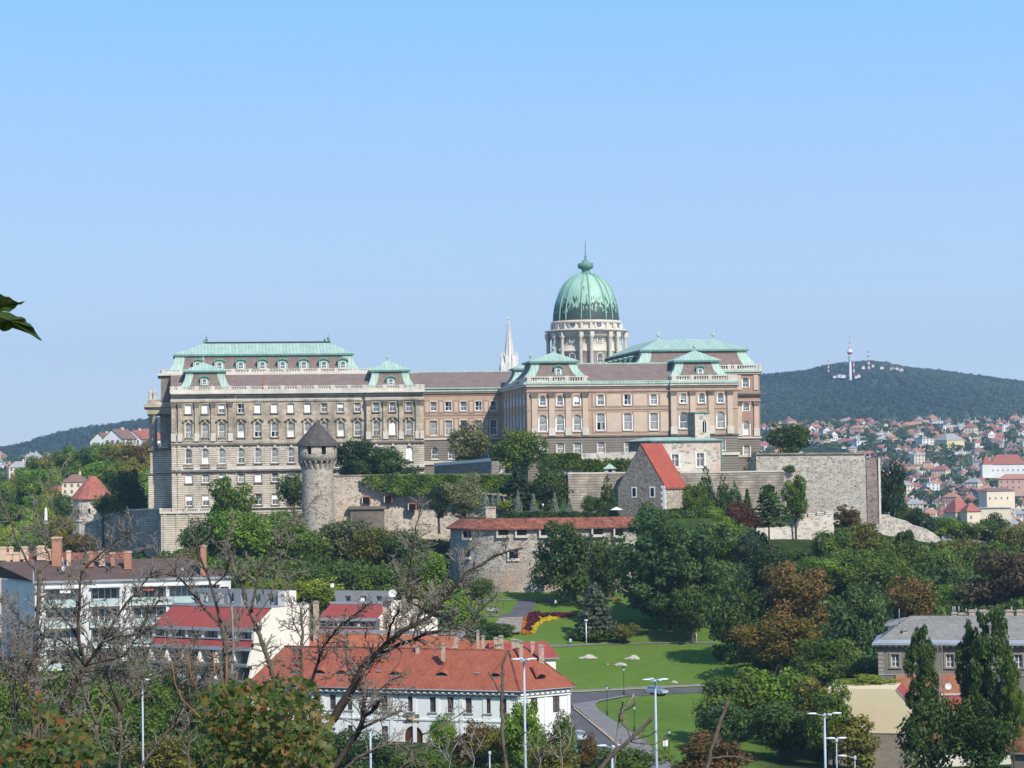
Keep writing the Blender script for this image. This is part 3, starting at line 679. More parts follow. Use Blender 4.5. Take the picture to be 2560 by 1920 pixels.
 sg.box(bx - 1.2, bx + 1.3, pv - .25, pv + 1.7, pz(1000), pz(998), 0)
 sg.build('statue', M['pale_stone'], por)
 # terrace with balustrade at the foot of the wing
 tb = MB(); T0, T1 = PF.u(402, 1275, -7), PF.u(600, 1275, -7)
 tz = lambda py: PF.z(450, py, -7)
 tb.box(T0, T1, -7, -1.2, z(1420), tz(1284), 0); tb.box(T0 - .3, T1, -7.4, -1.2, tz(1284) + .003, tz(1281), 1)
 balustrade(tb, T0, T1, -7.2, tz(1281) + .004, tz(1270.5), [T0 + k * 3.2 for k in range(7)], .7, 1)
 for k in range(5):
  tb.box(T0 + 3.2 * k + .6, T0 + 3.2 * k + 1.3, -7.25, -7.01, z(1420), tz(1286), 0)
 tb.build('terrace', [M['rustic'], M['pale_stone']], palace)
 return U1
def pinkwin(parent, px, v, y0, y1, wpx, arch, style, rot=0):
 uu, zb = PF.uz(px, y1, v); zt_ = PF.z(px, y0, v); wd = wpx * .0985
 return uu, wd, zb, zt_, arch, style
def connecting_wing(U1):
 v = 2.5; u = lambda px, vv=v: PF.u(px, 1040, vv); z = lambda py, px=1150, vv=v: PF.z(px, py, vv)
 X0, X1 = U1 + .02, u(1262)
 wb = MB(); hs = []
 BX = [1084, 1120.7, 1159, 1196, 1234]; S1 = ['dark', 'open', 'dark', 'open', 'dark']; S2 = ['pale', 'pale', 'dark', 'pale', 'dark']
 for p, a, b in zip(BX, S1, S2):
  hs.append((u(p), 1.65, z(1027), z(1004), .3, a)); hs.append((u(p), 1.85, z(1088), z(1051), .25, b))
 hb = [(u(p), 1.8, z(1147), z(1117), 1, 'dark') for p in (1086, 1128, 1170, 1212)]
 wall_holes(wb, X0, X1, z(1097), z(977), v, [h[:5] for h in hs], 0); wall_holes(wb, X0, X1, z(1240), z(1097), v, [h[:5] for h in hb], 1)
 wb.box(X0, X1, v + 1, v + 22, z(1240), z(978), 0)
 w_ = wb.build('connecting_wing', [M['pink_wall'], M['grey_rustic']], palace); w_['label'] = 'salmon pink connecting wing between the two main blocks'
 for h in hs + hb: window(w_, h[0], v + .38, h[2], h[1], h[3] - h[2], h[4], h[5])
 tr = MB()
 tr.box(X0, X1, v - .9, v + .4, z(979), z(975), 3); tr.box(X0, X1, v - .6, v + .3, z(983), z(979) - .004, 0); tr.box(X0, X1, v - .15, v + .2, z(989), z(986), 1)
 tr.box(X0, X1, v - .12, v + .2, z(1039), z(1036), 1); tr.box(X0, X1, v - .25, v + .2, z(1099), z(1095), 2); tr.box(X0, X1, v - .4, v + .2, z(1161), z(1152), 2)
 for p in (1068, 1103, 1140, 1178, 1215):
  for a, b in ((1034, 1000), (1092, 1044)):
   uu = u(p); tr.box(uu - .85, uu + .85, v - .10, v + .1, z(a), z(b), 1); tr.box(uu - .45, uu + .45, v - .14, v, z(a) + .5, z(b) - .5, 4)
 for h in hs + hb: tr.box(h[0] - h[1] / 2 - .22, h[0] + h[1] / 2 + .22, v - .25, v - .02, h[2] - .25, h[2] - .02, 2)
 for h in hs:
  for sx in (-1, 1): tr.box(h[0] + sx * (h[1] / 2 + .13) - .125, h[0] + sx * (h[1] / 2 + .13) + .125, v - .1, v + .02, h[2], h[3], 2)
  tr.box(h[0] - h[1] / 2 - .25, h[0] + h[1] / 2 + .25, v - .13, v + .02, h[3] + .004, h[3] + .25, 2)
 tr.build('cornice', [M['pink_wall'], M['rose_wall'], M['pale_stone'], M['copper'], M['pink_panel']], w_)
 rf = MB(); zr, ze = z(931, 1150, v + 9), z(975)
 rf.poly([(X0 - 2, v - .8, ze + .004), (X1 + 4, v - .8, ze + .004), (X1 + 4, v + 9, zr), (X0 - 2, v + 9, zr)], 0); rf.poly([(X0 - 2, v + 9, zr), (X1 + 4, v + 9, zr), (X1 + 4, v + 20, ze), (X0 - 2, v + 20, ze)], 0)
 rf.box(X0 - 1.5, X1 + 4, v + 8.8, v + 9.2, zr + .003, zr + .3, 1); rf.box(X0, X1, v - 1.1, v - .6, ze + .3, ze + .6, 1)
 rf.build('roof', [M['brown_slate'], M['copper']], w_)
RV = -40.0
def right_block():
 v = RV; u = lambda px, vv=v, py=1040: PF.u(px, py, vv); z = lambda py, px=1569, vv=v: PF.z(px, py, vv)
 X0, XA, XB, X1 = u(1317), u(1471), u(1675.5), u(1843)
 wb = MB(); H = []
 for p in (1357, 1400, 1442.7): H += [(u(p, v - .7), 1.5, z(1012), z(987), 1, 'dark' if p < 1440 else 'half', 0), (u(p, v - .7), 1.95, z(1076), z(1035), 1, 'pale', 0), (u(p, v - .7), 1.8, z(1132), z(1105), .35, 'pale', 0)]
 for p, s1, s2 in ((1501.7, 'paledark', 'openlow'), (1569, 'open', 'pale'), (1634.6, 'pale', 'pale')): H += [(u(p), 1.65, z(1012), z(986), .25, s1, 1), (u(p), 2.0, z(1075), z(1033), .25, s2, 1), (u(p), 1.75, z(1131), z(1104), .35, 'pale', 1)]
 for p, s1, s2 in ((1708.7, 'openlow', 'dark'), (1755, 'dark', 'pale'), (1802, 'dark', 'pale')): H += [(u(p, v - .7), 1.55, z(1009), z(984), 1, s1, 2), (u(p, v - .7), 2.0, z(1073), z(1031), 1, s2, 2), (u(p, v - .7), 1.75, z(1129), z(1101), .35, 'pale', 2)]
 zg, zb_, zt_ = z(1230), z(1089), z(957)
 for s, a, b, vv in ((0, X0, XA, v - .7), (1, XA, XB, v), (2, XB, X1, v - .7)):
  hs = [h for h in H if h[6] == s]
  wall_holes(wb, a, b, zb_, zt_, vv, [h[:5] for h in hs if h[2] > zb_], 1); wall_holes(wb, a, b, zg, zb_, vv, [h[:5] for h in hs if h[3] < zb_], 2)
 for x in (XA, XB): wb.poly([(x, v - .7, zg), (x, v, zg), (x, v, zt_), (x, v - .7, zt_)], 1)
 VB = 2.5
 wb.poly([(X0, v - .7, zb_), (X0, VB, zb_), (X0, VB, zt_), (X0, v - .7, zt_)], 1); wb.poly([(X0, v - .7, zg), (X0, VB, zg), (X0, VB, zb_), (X0, v - .7, zb_)], 2)
 wb.poly([(X1, v - .7, zg), (X1, VB, zg), (X1, VB, zt_), (X1, v - .7, zt_)], 1)
 wb.box(X0 + .3, X1 - .3, v + 1.2, VB, zg, zt_ - .2, 1)
 blk = wb.build('salmon_block', [M['pink_wall'], M['pink_wall'], M['grey_rustic']], palace); blk['label'] = 'salmon pink right block on a grey rusticated base'
 for h in H: window(blk, h[0], (v - .7 if h[6] != 1 else v) + .38, h[2], h[1], h[3] - h[2], h[4], h[5])
 # shaded left flank: windows in two rows
 zz = lambda py: PF.z(1317, py, v)
 for k in range(7):
  vv = v + 4.2 + k * 5.4
  window(blk, X0 - .02, vv, zz(1012), 1.6, zz(987) - zz(1012), .3, 'pale', -math.pi / 2); window(blk, X0 - .02, vv, zz(1076), 1.8, zz(1035) - zz(1076), .3, 'dark', -math.pi / 2)
 tr = MB()
 for a, b, vv in ((X0 - .3, XA + .2, v - .7), (XA + .2, XB - .2, v), (XB - .2, X1 + .3, v - .7)):
  tr.box(a, b, vv - .95, vv + .4, zt_ - .25, zt_ + .25, 3); tr.box(a, b, vv - .7, vv + .4, zt_ - .75, zt_ - .254, 2); tr.box(a, b, vv - .3, vv + .3, zt_ - 1.2, zt_ - .754, 0)
  tr.box(a, b, vv - .22, vv + .2, z(979), z(976), 1); tr.box(a, b, vv - .28, vv + .2, z(1091), z(1087.5), 4); tr.box(a, b, vv - .14, vv + .2, z(1024), z(1022.5), 1)
  tr.box(a, b, vv - .35, vv + .2, z(1141), z(1134), 2)
 tr.box(X0 - .95, X0 + .3, v - 1.6, VB, zt_ - .251, zt_ + .249, 3); tr.box(X0 - .6, X0 + .3, v - 1.0, VB, zt_ - .8, zt_ - .255, 2); tr.box(X0 - .3, X0 + .1, v - .8, VB, z(1091), z(1087.5) - .002, 4)
 for k in range(8): tr.box(X0 - .25, X0 + .1, v + 1.1 + k * 5.4, v + 2.0 + k * 5.4, zb_ + .3, zt_ - 1.2, 0)
 for h in H:
  vv = v - .7 if h[6] != 1 else v
  tr.box(h[0] - h[1] / 2 - .25, h[0] + h[1] / 2 + .25, vv - .3, vv - .02, h[2] - .28, h[2] - .02, 2)
  for sx in (-1, 1): tr.box(h[0] + sx * (h[1] / 2 + .12) - .115, h[0] + sx * (h[1] / 2 + .12) + .115, vv - .09, vv + .02, h[2], h[3] - h[4] * h[1] / 2, 5 if h[3] > zb_ else 2)
 for a, b in ((1483, 1487), (1517, 1553), (1584, 1618), (1651, 1671)):
  for c, d in ((1014.5, 985), (1079, 1031)):
   for o, mi in ((.35, 6), (0, 7)): tr.box(u(a) - o, u(b) + o, v - .06 - (.05 if o == 0 else 0), v + .05, z(c) - o, z(d) + o, mi)
 tr.build('cornice', [M['pink_wall'], M['rose_wall'], M['pale_stone'], M['copper'], M['dark_stone'], M['white_paint'], M['rose_wall'], M['pink_panel']], blk)
 for p in (1336, 1379, 1420.5, 1463): pl = MB(); pilaster(pl, u(p, v - .7), v - .7, zb_ + .2, z(981), 1.35, .4, 0, 1, z(1069) - zb_ - .2, 1.3, 2); pl.build('pilaster', [M['pink_panel'], M['dark_stone'], M['pale_stone']], blk)
 for p in (1684, 1731.5, 1777.6, 1825): pl = MB(); pilaster(pl, u(p, v - .7), v - .7, zb_ + .2, z(978), 1.35, .4, 0, 1, z(1068) - zb_ - .2, 1.3, 2); pl.build('pilaster', [M['pink_panel'], M['dark_stone'], M['pale_stone']], blk)
 zb2, zb3 = zt_ + .26, zt_ + 1.7
 for a, b, pd in ((X0 - .3, XA, (1322, 1376, 1416, 1462)), (XB, X1 - .1, (1683, 1729, 1774, 1822))):
  bl = MB(); balustrade(bl, a, b, v - 1.3, zb2, zb3, [u(p) for p in pd], 1.0); bl.box(a, a + .5, v - .7, v + 10, zb2 + .004, zb3 - .1)
  if a > X0: bl.box(u(1826), X1 - .1, v - 1.32, v - .7, zb2 + .003, zb3 + .1)
  bl.build('balustrade', M['pale_stone'], blk)
 rf = MB(); zr = z(910, 1569, v + 8)
 rf.poly([(XA - 1, v - .6, zt_ + .3), (XB + 1, v - .6, zt_ + .3), (XB + 3, v + 8, zr), (XA - 3, v + 8, zr)], 0); rf.box(XA - 3, XB + 3, v + 7.9, v + 8.4, zr + .003, zr + .35, 1); rf.box(XA, XB, v - 1.0, v - .6, zt_ + .26, zt_ + .55, 1)
 rf.box(XA - 3, XB + 3, v + 8.4, v + 15, zt_, zr, 0)
 rf.poly([(X0 - .5, v + 12, zt_ + .3), (X0 - .5, 3, zt_ + .3), (X0 + 7, 3, zr), (X0 + 7, v + 12, zr)], 0)
 rf.build('roof', [M['brown_slate'], M['copper']], blk)
 for apx, apy, base, yb, ye, dpx, vv in ((1383, 881, (1312, 1466), 943, 907, 1396, v + .3), (1736, 877, (1674, 1822), 941, 905, 1751, v + .3), (1326.6, 900, (1272, 1372), 960, 925, None, v + 33)):
  b0, b1 = PF.u(base[0], 942, vv), PF.u(base[1], 942, vv); w_ = b1 - b0; za = PF.z(apx, apy, vv + 6.5); cx = PF.u(apx, apy, vv + 6.5)
  ro, e = mansard('pavilion_roof', palace, (b0, b1, vv, vv + w_), PF.z(apx, yb, vv), PF.z(apx, ye, vv + 2), 2.1, (cx - .3, cx + .3, vv + 6.3, vv + 6.9), za, .7, 2.0, wide_low=1.2)
  fm = MB(); finial(fm, cx, vv + 6.6, za - .1, 2.3); fm.build('finial', M['copper'], ro)
  if dpx: dormer(ro, PF.u(dpx, 930, vv + .6), vv + .7, PF.z(dpx, 940, vv), PF.z(dpx, 913.5, vv) - PF.z(dpx, 940, vv), 2.0)
 # taller block behind, seen at the right end
 bv = -20.0; uu = lambda px, d=0: PF.u(px, 960, bv + d); zq = lambda py, px=1870, d=0: PF.z(px, py, bv + d)
 Q0, Q1 = uu(1592), uu(1899); rb = MB(); hs = []
 for y0, y1, ar, st in ((945, 968, .3, 'dark'), (1005, 1027, 1, 'dark'), (1052, 1087, 1, 'lowblind'), (1113, 1136, .35, 'pale')):
  hs.append((uu(1864), 1.65, zq(y1), zq(y0), ar, st))
 wall_holes(rb, Q0, Q1, zq(1092), zq(924), bv, [h[:5] for h in hs if h[2] > zq(1092)], 0); wall_holes(rb, Q0, Q1, zq(1230), zq(1092), bv, [h[:5] for h in hs[3:]], 1)
 rb.poly([(Q1, bv, zq(1230)), (Q1, bv + 60, zq(1230)), (Q1, bv + 60, zq(924)), (Q1, bv, zq(924))], 0); rb.poly([(Q0, bv, zq(1000)), (Q0, bv + 60, zq(1000)), (Q0, bv + 60, zq(924)), (Q0, bv, zq(924))], 0)
 rb.box(Q0 + .2, Q1 - .2, bv + 1, bv + 60, zq(1230), zq(925), 0)
 rear = rb.build('rear_block', [M['rose_wall'], M['grey_rustic']], palace); rear['label'] = 'rose brown block standing taller behind the salmon block'
 for h in hs: window(rear, h[0], bv + .38, h[2], h[1], h[3] - h[2], h[4], h[5])
 tb = MB()
 tb.box(Q0 - .9, Q1 + .9, bv - .9, bv + 61, zq(930), zq(925) , 3); tb.box(Q0 - .5, Q1 + .5, bv - .5, bv + 60, zq(935), zq(930) - .004, 2)
 tb.box(Q0 - .9, Q1 + 1.0, bv - 1.0, bv + .5, zq(986), zq(983), 4); tb.box(Q0 - .5, Q1 + .5, bv - .5, bv + .5, zq(989), zq(986) - .004, 0); tb.box(Q0 - .2, Q1 + .2, bv - .2, bv + .3, zq(1002), zq(1000), 0)
 tb.box(Q0 - .3, Q1 + .3, bv - .35, bv + .3, zq(1096), zq(1092), 2); tb.box(Q0 - .2, Q1 + .2, bv - .3, bv + .3, zq(1143), zq(1137), 2)
 balustrade(tb, Q0, Q1 + .5, bv - .8, zq(925) + .003, zq(912), [uu(p) for p in (1822, 1838, 1892, 1897)], .9, 2)
 for h in hs:
  for sx in (-1, 1): tb.box(h[0] + sx * (h[1] / 2 + .13) - .125, h[0] + sx * (h[1] / 2 + .13) + .125, bv - .1, bv + .02, h[2] - .2, h[3] - h[4] * h[1] / 2, 5)
 for p in (1847, 1889): pilaster(tb, uu(p), bv, zq(1090), zq(1002) - .1, 1.2, .35, 0, 4, 2.0, 1.3, 2); tb.box(uu(p) - .6, uu(p) + .6, bv - .25, bv, zq(975), zq(937), 0)
 tb.build('cornice', [M['pink_panel'], M['rose_wall'], M['pale_stone'], M['copper'], M['dark_stone'], M['white_paint']], rear)
 e0, e1 = PF.u(1592, 877, bv + 4), PF.u(1862, 877, bv + 4); ze = PF.z(1720, 878, bv + 4); r0, r1 = PF.u(1644, 848, bv + 14), PF.u(1784, 848, bv + 14); zr2 = PF.z(1720, 848, bv + 14)
 ro, e = mansard('roof', palace, (e0 - 1.3, e1 + 3.0, bv + 1.5, bv + 62), zq(914), ze, 2.6, (r0, r1, bv + 13.6, bv + 46), zr2, .6, 2.6, slate='brown_slate')
 for px, d in ((1646, 14), (1783, 14)): fm = MB(); finial(fm, PF.u(px, 848, bv + d), bv + d, zr2 - .1, 2.4); fm.build('finial', M['copper'], ro)
 for k in range(6):    # side dormers in the shaded left slope
  d = MB(); d.box(e0 - .8, e0 + 1.4, bv + 9 + k * 7, bv + 11 + k * 7, zq(914) + .6, zq(914) + 2.8, 0); d.box(e0 - 1.1, e0 + 1.4, bv + 8.7 + k * 7, bv + 11.3 + k * 7, zq(914) + 2.803, zq(914) + 3.1, 1)
  d.build('dormer', [M['copper_dark'], M['copper']], ro)
M['dome_copper'] = (lambda: None)
def dome_material():
 t = NT('streaked_dome_copper'); ax = t.axes()
 ang = t.math('ARCTAN2', ax[1], ax[0])
 base = t.mix(t.ramp(t.noise(.4, 5, (1, 1, .3)), .35, .7), (.26, .42, .32), (.35, .53, .415))
 cv = t.n('ShaderNodeCombineXYZ'); t.l(t.math('MULTIPLY', ang, 11), cv.inputs[0]); t.l(t.math('MULTIPLY', ax[2], .38), cv.inputs[1])
 n = t.noise(1.6, 5, vec=cv.outputs[0])                         # streaks that follow the meridians
 zz = t.math('DIVIDE', ax[2], 13.0)
 lim = t.math('MULTIPLY', t.math('SUBTRACT', .72, n), 1.5)
 cv2 = t.n('ShaderNodeCombineXYZ'); t.l(t.math('MULTIPLY', ang, 2.2), cv2.inputs[0]); t.l(t.math('MULTIPLY', ax[2], .12), cv2.inputs[1])
 n2 = t.noise(2.2, 3, vec=cv2.outputs[0]); lim = t.math('MULTIPLY', lim, t.math('MULTIPLY', n2, 2.1))
 bare = t.math('LESS_THAN', zz, lim)
 base = t.mix(t.math('MULTIPLY', bare, .93), base, (.022, .032, .033))
 n3 = t.noise(1.3, 5, (1, 1, .35)); base = t.mix(t.math('MULTIPLY', t.ramp(n3, .55, .8), .4), base, (.12, .26, .19))
 row = t.lines(ax[2], .55, .05); base = t.mix(t.math('MULTIPLY', row, .25), base, (.1, .22, .17))
 return t.fin(base, .55, .35)
def dome():
 M['dome_copper'] = dome_material()
 dv = 40.0; cx, _ = PF.uz(1467.5, 900, dv); z = lambda py: PF.z(1467, py, dv); px = (PF.u(1567.5, 900, dv) - cx) / 100
 R = 80 * px; zb = z(804); H = z(684) - zb
 mb = MB(); prof = []
 for k in range(25):
  t = k / 24; a = t * math.pi / 2 * .965
  prof.append((R * math.cos(a) ** .86, H * math.sin(a) ** 1.04))
 mb.lathe(prof, 64, (0, 0), 0)
 d = mb.build('dome', [M['dome_copper']], palace, (cx, dv, zb)); d['label'] = 'green copper dome with dark bare patches round its foot'
 rb = MB()
 for k in range(8):
  for o in (-.135, .135):
   a = math.radians(-90 - 11.5 + 45 * k) + o
   pts = [((r + .12) * math.cos(a + (0 if r > 2 else 0)), (r + .12) * math.sin(a), zz) for r, zz in prof if r > 1.2]
   rb.tube(pts, .2, 6)
 rb.build('ribs', m_copper('dome_rib_copper', (.19, .35, .265), (.26, .43, .33), 30), d)
 dr = MB(); A = 82 * px; Cn = 100 * px; K = 86 * px
 zd = lambda py: z(py) - zb
 dr.lathe([(R * .98, .02), (A + .35, .0), (A + .6, -.35), (A + .6, -.7), (A, -.9), (A, zd(824)), (A + .3, zd(825)), (Cn - .4, zd(826)), (Cn + .3, zd(827.5)), (Cn + .3, zd(830)), (Cn - .8, zd(833)), (K + .7, zd(835)), (K + .7, zd(845)), (K, zd(846)), (K, zd(877)), (K + .25, zd(878)), (K + .25, zd(882)), (K, zd(883)), (K, zd(960))], 64)
 drum = dr.build('drum', [m_stone('cream_drum_stone', (.68, .60, .50), (.60, .52, .42), (.30, .25, .19), stain=.4)], d)
 co = MB()
 for k in range(8):
  for o in (-.135, .135):
   a = math.radians(-90 - 11.5 + 45 * k) + o; r = K + 1.1
   co.lathe([(.66, zd(960)), (.6, zd(940)), (.48, zd(852)), (.56, zd(850)), (.85, zd(846)), (.85, zd(844))], 10, (r * math.cos(a), r * math.sin(a)))
   co.tube([(r * math.cos(a), r * math.sin(a), zd(844)), (r * math.cos(a), r * math.sin(a), zd(834))], .9, 4, 0, False)
   r2 = A + .25; co.tube([(r2 * math.cos(a), r2 * math.sin(a), zd(825)), (r2 * math.cos(a), r2 * math.sin(a), zd(811))], .55, 4, 0, False)
 co.build('columns', [M['pale_stone']], d)
 for k in range(8):
  a = math.radians(-90 + 11 + 45 * k); ca, sa = math.cos(a), math.sin(a); rot = a + math.pi / 2
  me = MB()
  me.lathe([(1.25, 0), (1.25, .25), (.85, .25)], 16, mi=0); me.lathe([(.85, .2), (0, .2)], 16, mi=1)
  for i, p in enumerate(me.v): me.v[i] = (p[0], -p[2], p[1])
  w1 = me.build('window', [M['white_paint'], M['glass']], d, ((A - .05) * ca, (A - .05) * sa, zd(816)), rot)
  link('window', win_mesh(1.7, zd(848) - zd(859), .25, 'dark'), d, ((K + .12) * ca, (K + .12) * sa, zd(861)), rot)
  link('window', win_mesh(1.9, zd(884) - zd(909), 1, 'dark'), d, ((K + .14) * ca, (K + .14) * sa, zd(910)), rot)
 ln = MB()
 ln.lathe([(2.2, H - .5), (1.6, H + .1), (1.1, H + .4), (1.05, H + .9), (1.5, H + 1.3), (1.95, H + 1.5), (2.05, H + 2.2), (1.95, H + 2.9), (1.5, H + 3.0), (1.1, H + 3.2), (1.0, H + 3.6), (.4, H + 3.9), (.28, H + 4.6), (.35, H + 4.9), (.16, H + 5.2), (.1, H + 9.0), (0.02, zd(600))], 20)
 for k in range(16):
  a = k * math.pi / 8; ln.tube([(1.98 * math.cos(a), 1.98 * math.sin(a), H + 1.5), (2.15 * math.cos(a + .2), 2.15 * math.sin(a + .2), H + 2.2), (1.98 * math.cos(a + .4), 1.98 * math.sin(a + .4), H + 2.9)], .14, 5)
 ln.build('lantern', M['copper_dark'], d)
_U1 = left_wing(); connecting_wing(_U1); right_block(); dome()
# ------------------------------------------------------------ foliage
rng = np.random.default_rng(7)
def leaf_material(name, trans=.35, spread=.0):
 t = NT(name); oi = t.n('ShaderNodeObjectInfo'); at_ = t.n('ShaderNodeAttribute'); at_.attribute_name = 'vary'
 hs = t.n('ShaderNodeHueSaturation'); t.l(oi.outputs['Color'], hs.inputs['Color'])
 t.l(at_.outputs['Fac'], hs.inputs['Value'])
 t.l(t.math('ADD', .5, t.math('MULTIPLY', t.math('SUBTRACT', at_.outputs['Fac'], 1.0), -.055)), hs.inputs['Hue'])
 tr = t.n('ShaderNodeBsdfTranslucent'); t.l(hs.outputs[0], tr.inputs[0])
 t.l(hs.outputs[0], t.b.inputs['Base Color']); t.b.inputs['Roughness'].default_value = .6; t.b.inputs['Specular IOR Level'].default_value = .22
 mx = t.n('ShaderNodeMixShader'); mx.inputs[0].default_value = trans; t.l(t.b.outputs[0], mx.inputs[1]); t.l(tr.outputs[0], mx.inputs[2]); t.l(mx.outputs[0], t.o.inputs[0])
 return t.m
M['leaf'] = leaf_material('foliage')
M['bark'] = m_plain('bark', (.085, .068, .052), .95, .1, amt=.3, scale=3)
M['bark_pale'] = m_plain('pale_bark', (.24, .21, .17), .95, .1, amt=.3, scale=3)
def cards(P, Nn, size, r, asp=1.5):
 """one small folded leaf card per point"""
 n = len(P); a = np.cross(Nn, r.normal(size=(n, 3))); a /= np.linalg.norm(a, axis=1, keepdims=True) + 1e-9; b = np.cross(Nn, a)
 s = (size * r.choice([.55, .8, 1.0, 1.5], n) * r.uniform(.8, 1.2, n))[:, None]
 v = np.stack([P - a * s * .5 * asp, P + b * s * .5 + Nn * s * .12, P + a * s * .5 * asp, P - b * s * .5 + Nn * s * .12], 1).reshape(-1, 3)
 return v, np.arange(4 * n).reshape(n, 4)
def unit(r, n):
 d = r.normal(size=(n, 3)); return d / np.linalg.norm(d, axis=1, keepdims=True)
def blob_crown(C, R, n, leaf, r, squash=.85, rough=.75, droop=0.0, shell=.45):
 """leaves on the outside of a set of clumps (centres C, radii R)"""
 C = np.array(C, float); R = np.array(R, float); k = r.choice(len(C), n, p=R ** 2 / (R ** 2).sum()); d = unit(r, n)
 rad = R[k] * (1 - shell * r.random(n) ** 1.8) * (1 + .16 * r.normal(size=n))
 P = C[k] + d * rad[:, None] * np.array([1, 1, squash])
 dist = np.linalg.norm((P[:, None] - C[None]) / np.array([1, 1, squash]), axis=2) / R[None]; keep = (dist < .62).sum(1) == 0
 P, d, k = P[keep], d[keep], k[keep]
 if droop: P[:, 2] -= droop * np.hypot(P[:, 0], P[:, 1]) ** 2
 Nn = d + rough * r.normal(size=P.shape) + np.array([0, 0, .35]); Nn /= np.linalg.norm(Nn, axis=1, keepdims=True)
 cv = r.uniform(.72, 1.28, len(C)); vary = cv[k] * r.uniform(.68, 1.34, len(P))
 v, f = cards(P, Nn, leaf, r); return v, f, vary
def crown_mesh(kind, n, leaf, seed):
 r = np.random.default_rng(seed); C, R = [], []
 if kind in ('round', 'tall', 'spread', 'bush', 'lacy'):
  ax = {'round': (.36, .36, .36), 'tall': (.34, .34, .40), 'spread': (.40, .40, .32), 'bush': (.38, .38, .33), 'lacy': (.42, .42, .42)}[kind]
  nb = {'round': 52, 'tall': 52, 'spread': 58, 'bush': 34, 'lacy': 95}[kind]
  for i in range(nb):
   d = unit(r, 1)[0]; q = r.random() ** .45; bulge = 1 + .22 * math.sin(3 * math.atan2(d[1], d[0]) + seed) + .12 * r.normal()
   C.append(d * np.array(ax) * q * bulge); R.append(r.choice([.07, .10, .13, .17]) * r.uniform(.85, 1.15) * (1.0 if kind != 'lacy' else .55))
  C.append((0, 0, 0)); R.append(.26)
  return blob_crown(C, R, n, leaf, r, .85, .8 if kind == 'lacy' else .7, .1 if kind == 'lacy' else 0)
 if kind == 'poplar':
  for i in range(95):
   z = r.uniform(-.46, .47); w_ = .34 * (1 - ((z + .12) / .62) ** 2) ** .6 if abs((z + .12) / .62) < 1 else .05
   a = r.uniform(0, 6.28); q = r.random() ** .5 * w_; C.append((q * math.cos(a), q * math.sin(a), z)); R.append(r.uniform(.045, .10) * (1 if z < .3 else .7))
  return blob_crown(C, R, n, leaf, r, 1.3 * .6, .8)
 if kind in ('conifer', 'cedar'):
  P, Nn, vv = [], [], []
  lay = 15 if kind == 'conifer' else 11
  for i in range(lay):
   t = i / (lay - 1); z = -.48 + .95 * t; rad = .5 * (1 - t) ** (.85 if kind == 'conifer' else .6) + .02
   nbr = int(6 + 9 * (1 - t)); off = r.uniform(0, 6.28)
   for b in range(nbr):
    a = off + 6.283 * b / nbr + r.normal() * .15; L = rad * r.uniform(.75, 1.1); m = max(6, int(n / lay / nbr * (1.4 - .8 * t)))
    s = r.random(m) ** .7; wd = .06 * (1.15 - s) * (1.6 if kind == 'cedar' else 1)
    x = s * L; y = r.normal(size=m) * wd; zz = z - .10 * s * (1 if kind == 'conifer' else .35) + r.normal(size=m) * .012 - np.abs(y) * .4
    P.append(np.stack([x * math.cos(a) - y * math.sin(a), x * math.sin(a) + y * math.cos(a), zz], 1)); q = np.full((m, 3), (math.cos(a) * .5, math.sin(a) * .5, .9)) + r.normal(size=(m, 3)) * .5
    Nn.append(q / np.linalg.norm(q, axis=1, keepdims=True)); vv.append(r.uniform(.75, 1.25) * r.uniform(.75, 1.25, m))
  v, f = cards(np.concatenate(P), np.concatenate(Nn), leaf, r, 2.0); return v, f, np.concatenate(vv)
 if kind == 'thuja':
  for i in range(110):
   t = r.random() ** 1.2; z = -.48 + .95 * t; w_ = .36 * (1 - t) ** .7 + .02; a = r.uniform(0, 6.28); q = r.random() ** .4 * w_
   C.append((q * math.cos(a), q * math.sin(a), z)); R.append(.085 * (1.2 - t))
  return blob_crown(C, R, n, leaf, r, 1.2, .8)
PROTO = {}
for kind, cfg in {'round': [(17000, .024, 11), (17000, .024, 12), (16000, .026, 13), (15000, .025, 14)], 'tall': [(17000, .024, 21), (17000, .024, 22)], 'spread': [(18000, .023, 31), (18000, .023, 32)],
                  'bush': [(12000, .028, 41), (12000, .028, 42)], 'lacy': [(42000, .0155, 51)], 'poplar': [(24000, .019, 61), (24000, .019, 62)], 'conifer': [(6000, .035, 71), (6000, .035, 72)],
                  'cedar': [(6000, .036, 81)], 'thuja': [(12000, .024, 91), (12000, .024, 92)]}.items():
 PROTO[kind] = []
 for n, l_, s_ in cfg:
  v, f, a = crown_mesh(kind, n, l_, s_); PROTO[kind].append(np_mesh('crown_' + kind, v, f, [M['leaf']], a))
def trunk_mesh(seed, fork=True):
 """unit trunk: z 0..1 with limbs running up into the crown"""
 r = random.Random(seed); mb = MB(); pts = [(0, 0, -.06), (.004, .0, 0), (.01, .01, .35), (.0, .02, .6), (.01, .0, 1.0)]
 mb.tube(pts, [.05, .04, .03, .024, .012], 8)
 if fork:
  for k in range(7):
   a = k * 2.4 + r.random(); z = .42 + .07 * k; L = r.uniform(.2, .36)
   mb.tube([(.01, .01, z), (.01 + L * .5 * math.cos(a), L * .5 * math.sin(a), z + .13), (L * math.cos(a), L * math.sin(a), z + .30)], [.018, .012, .004], 5)
 return mb.mesh('trunk', [M['bark']])
TRUNKS = [trunk_mesh(s) for s in (1, 2)] + [trunk_mesh(3, False)]
_tc = 0
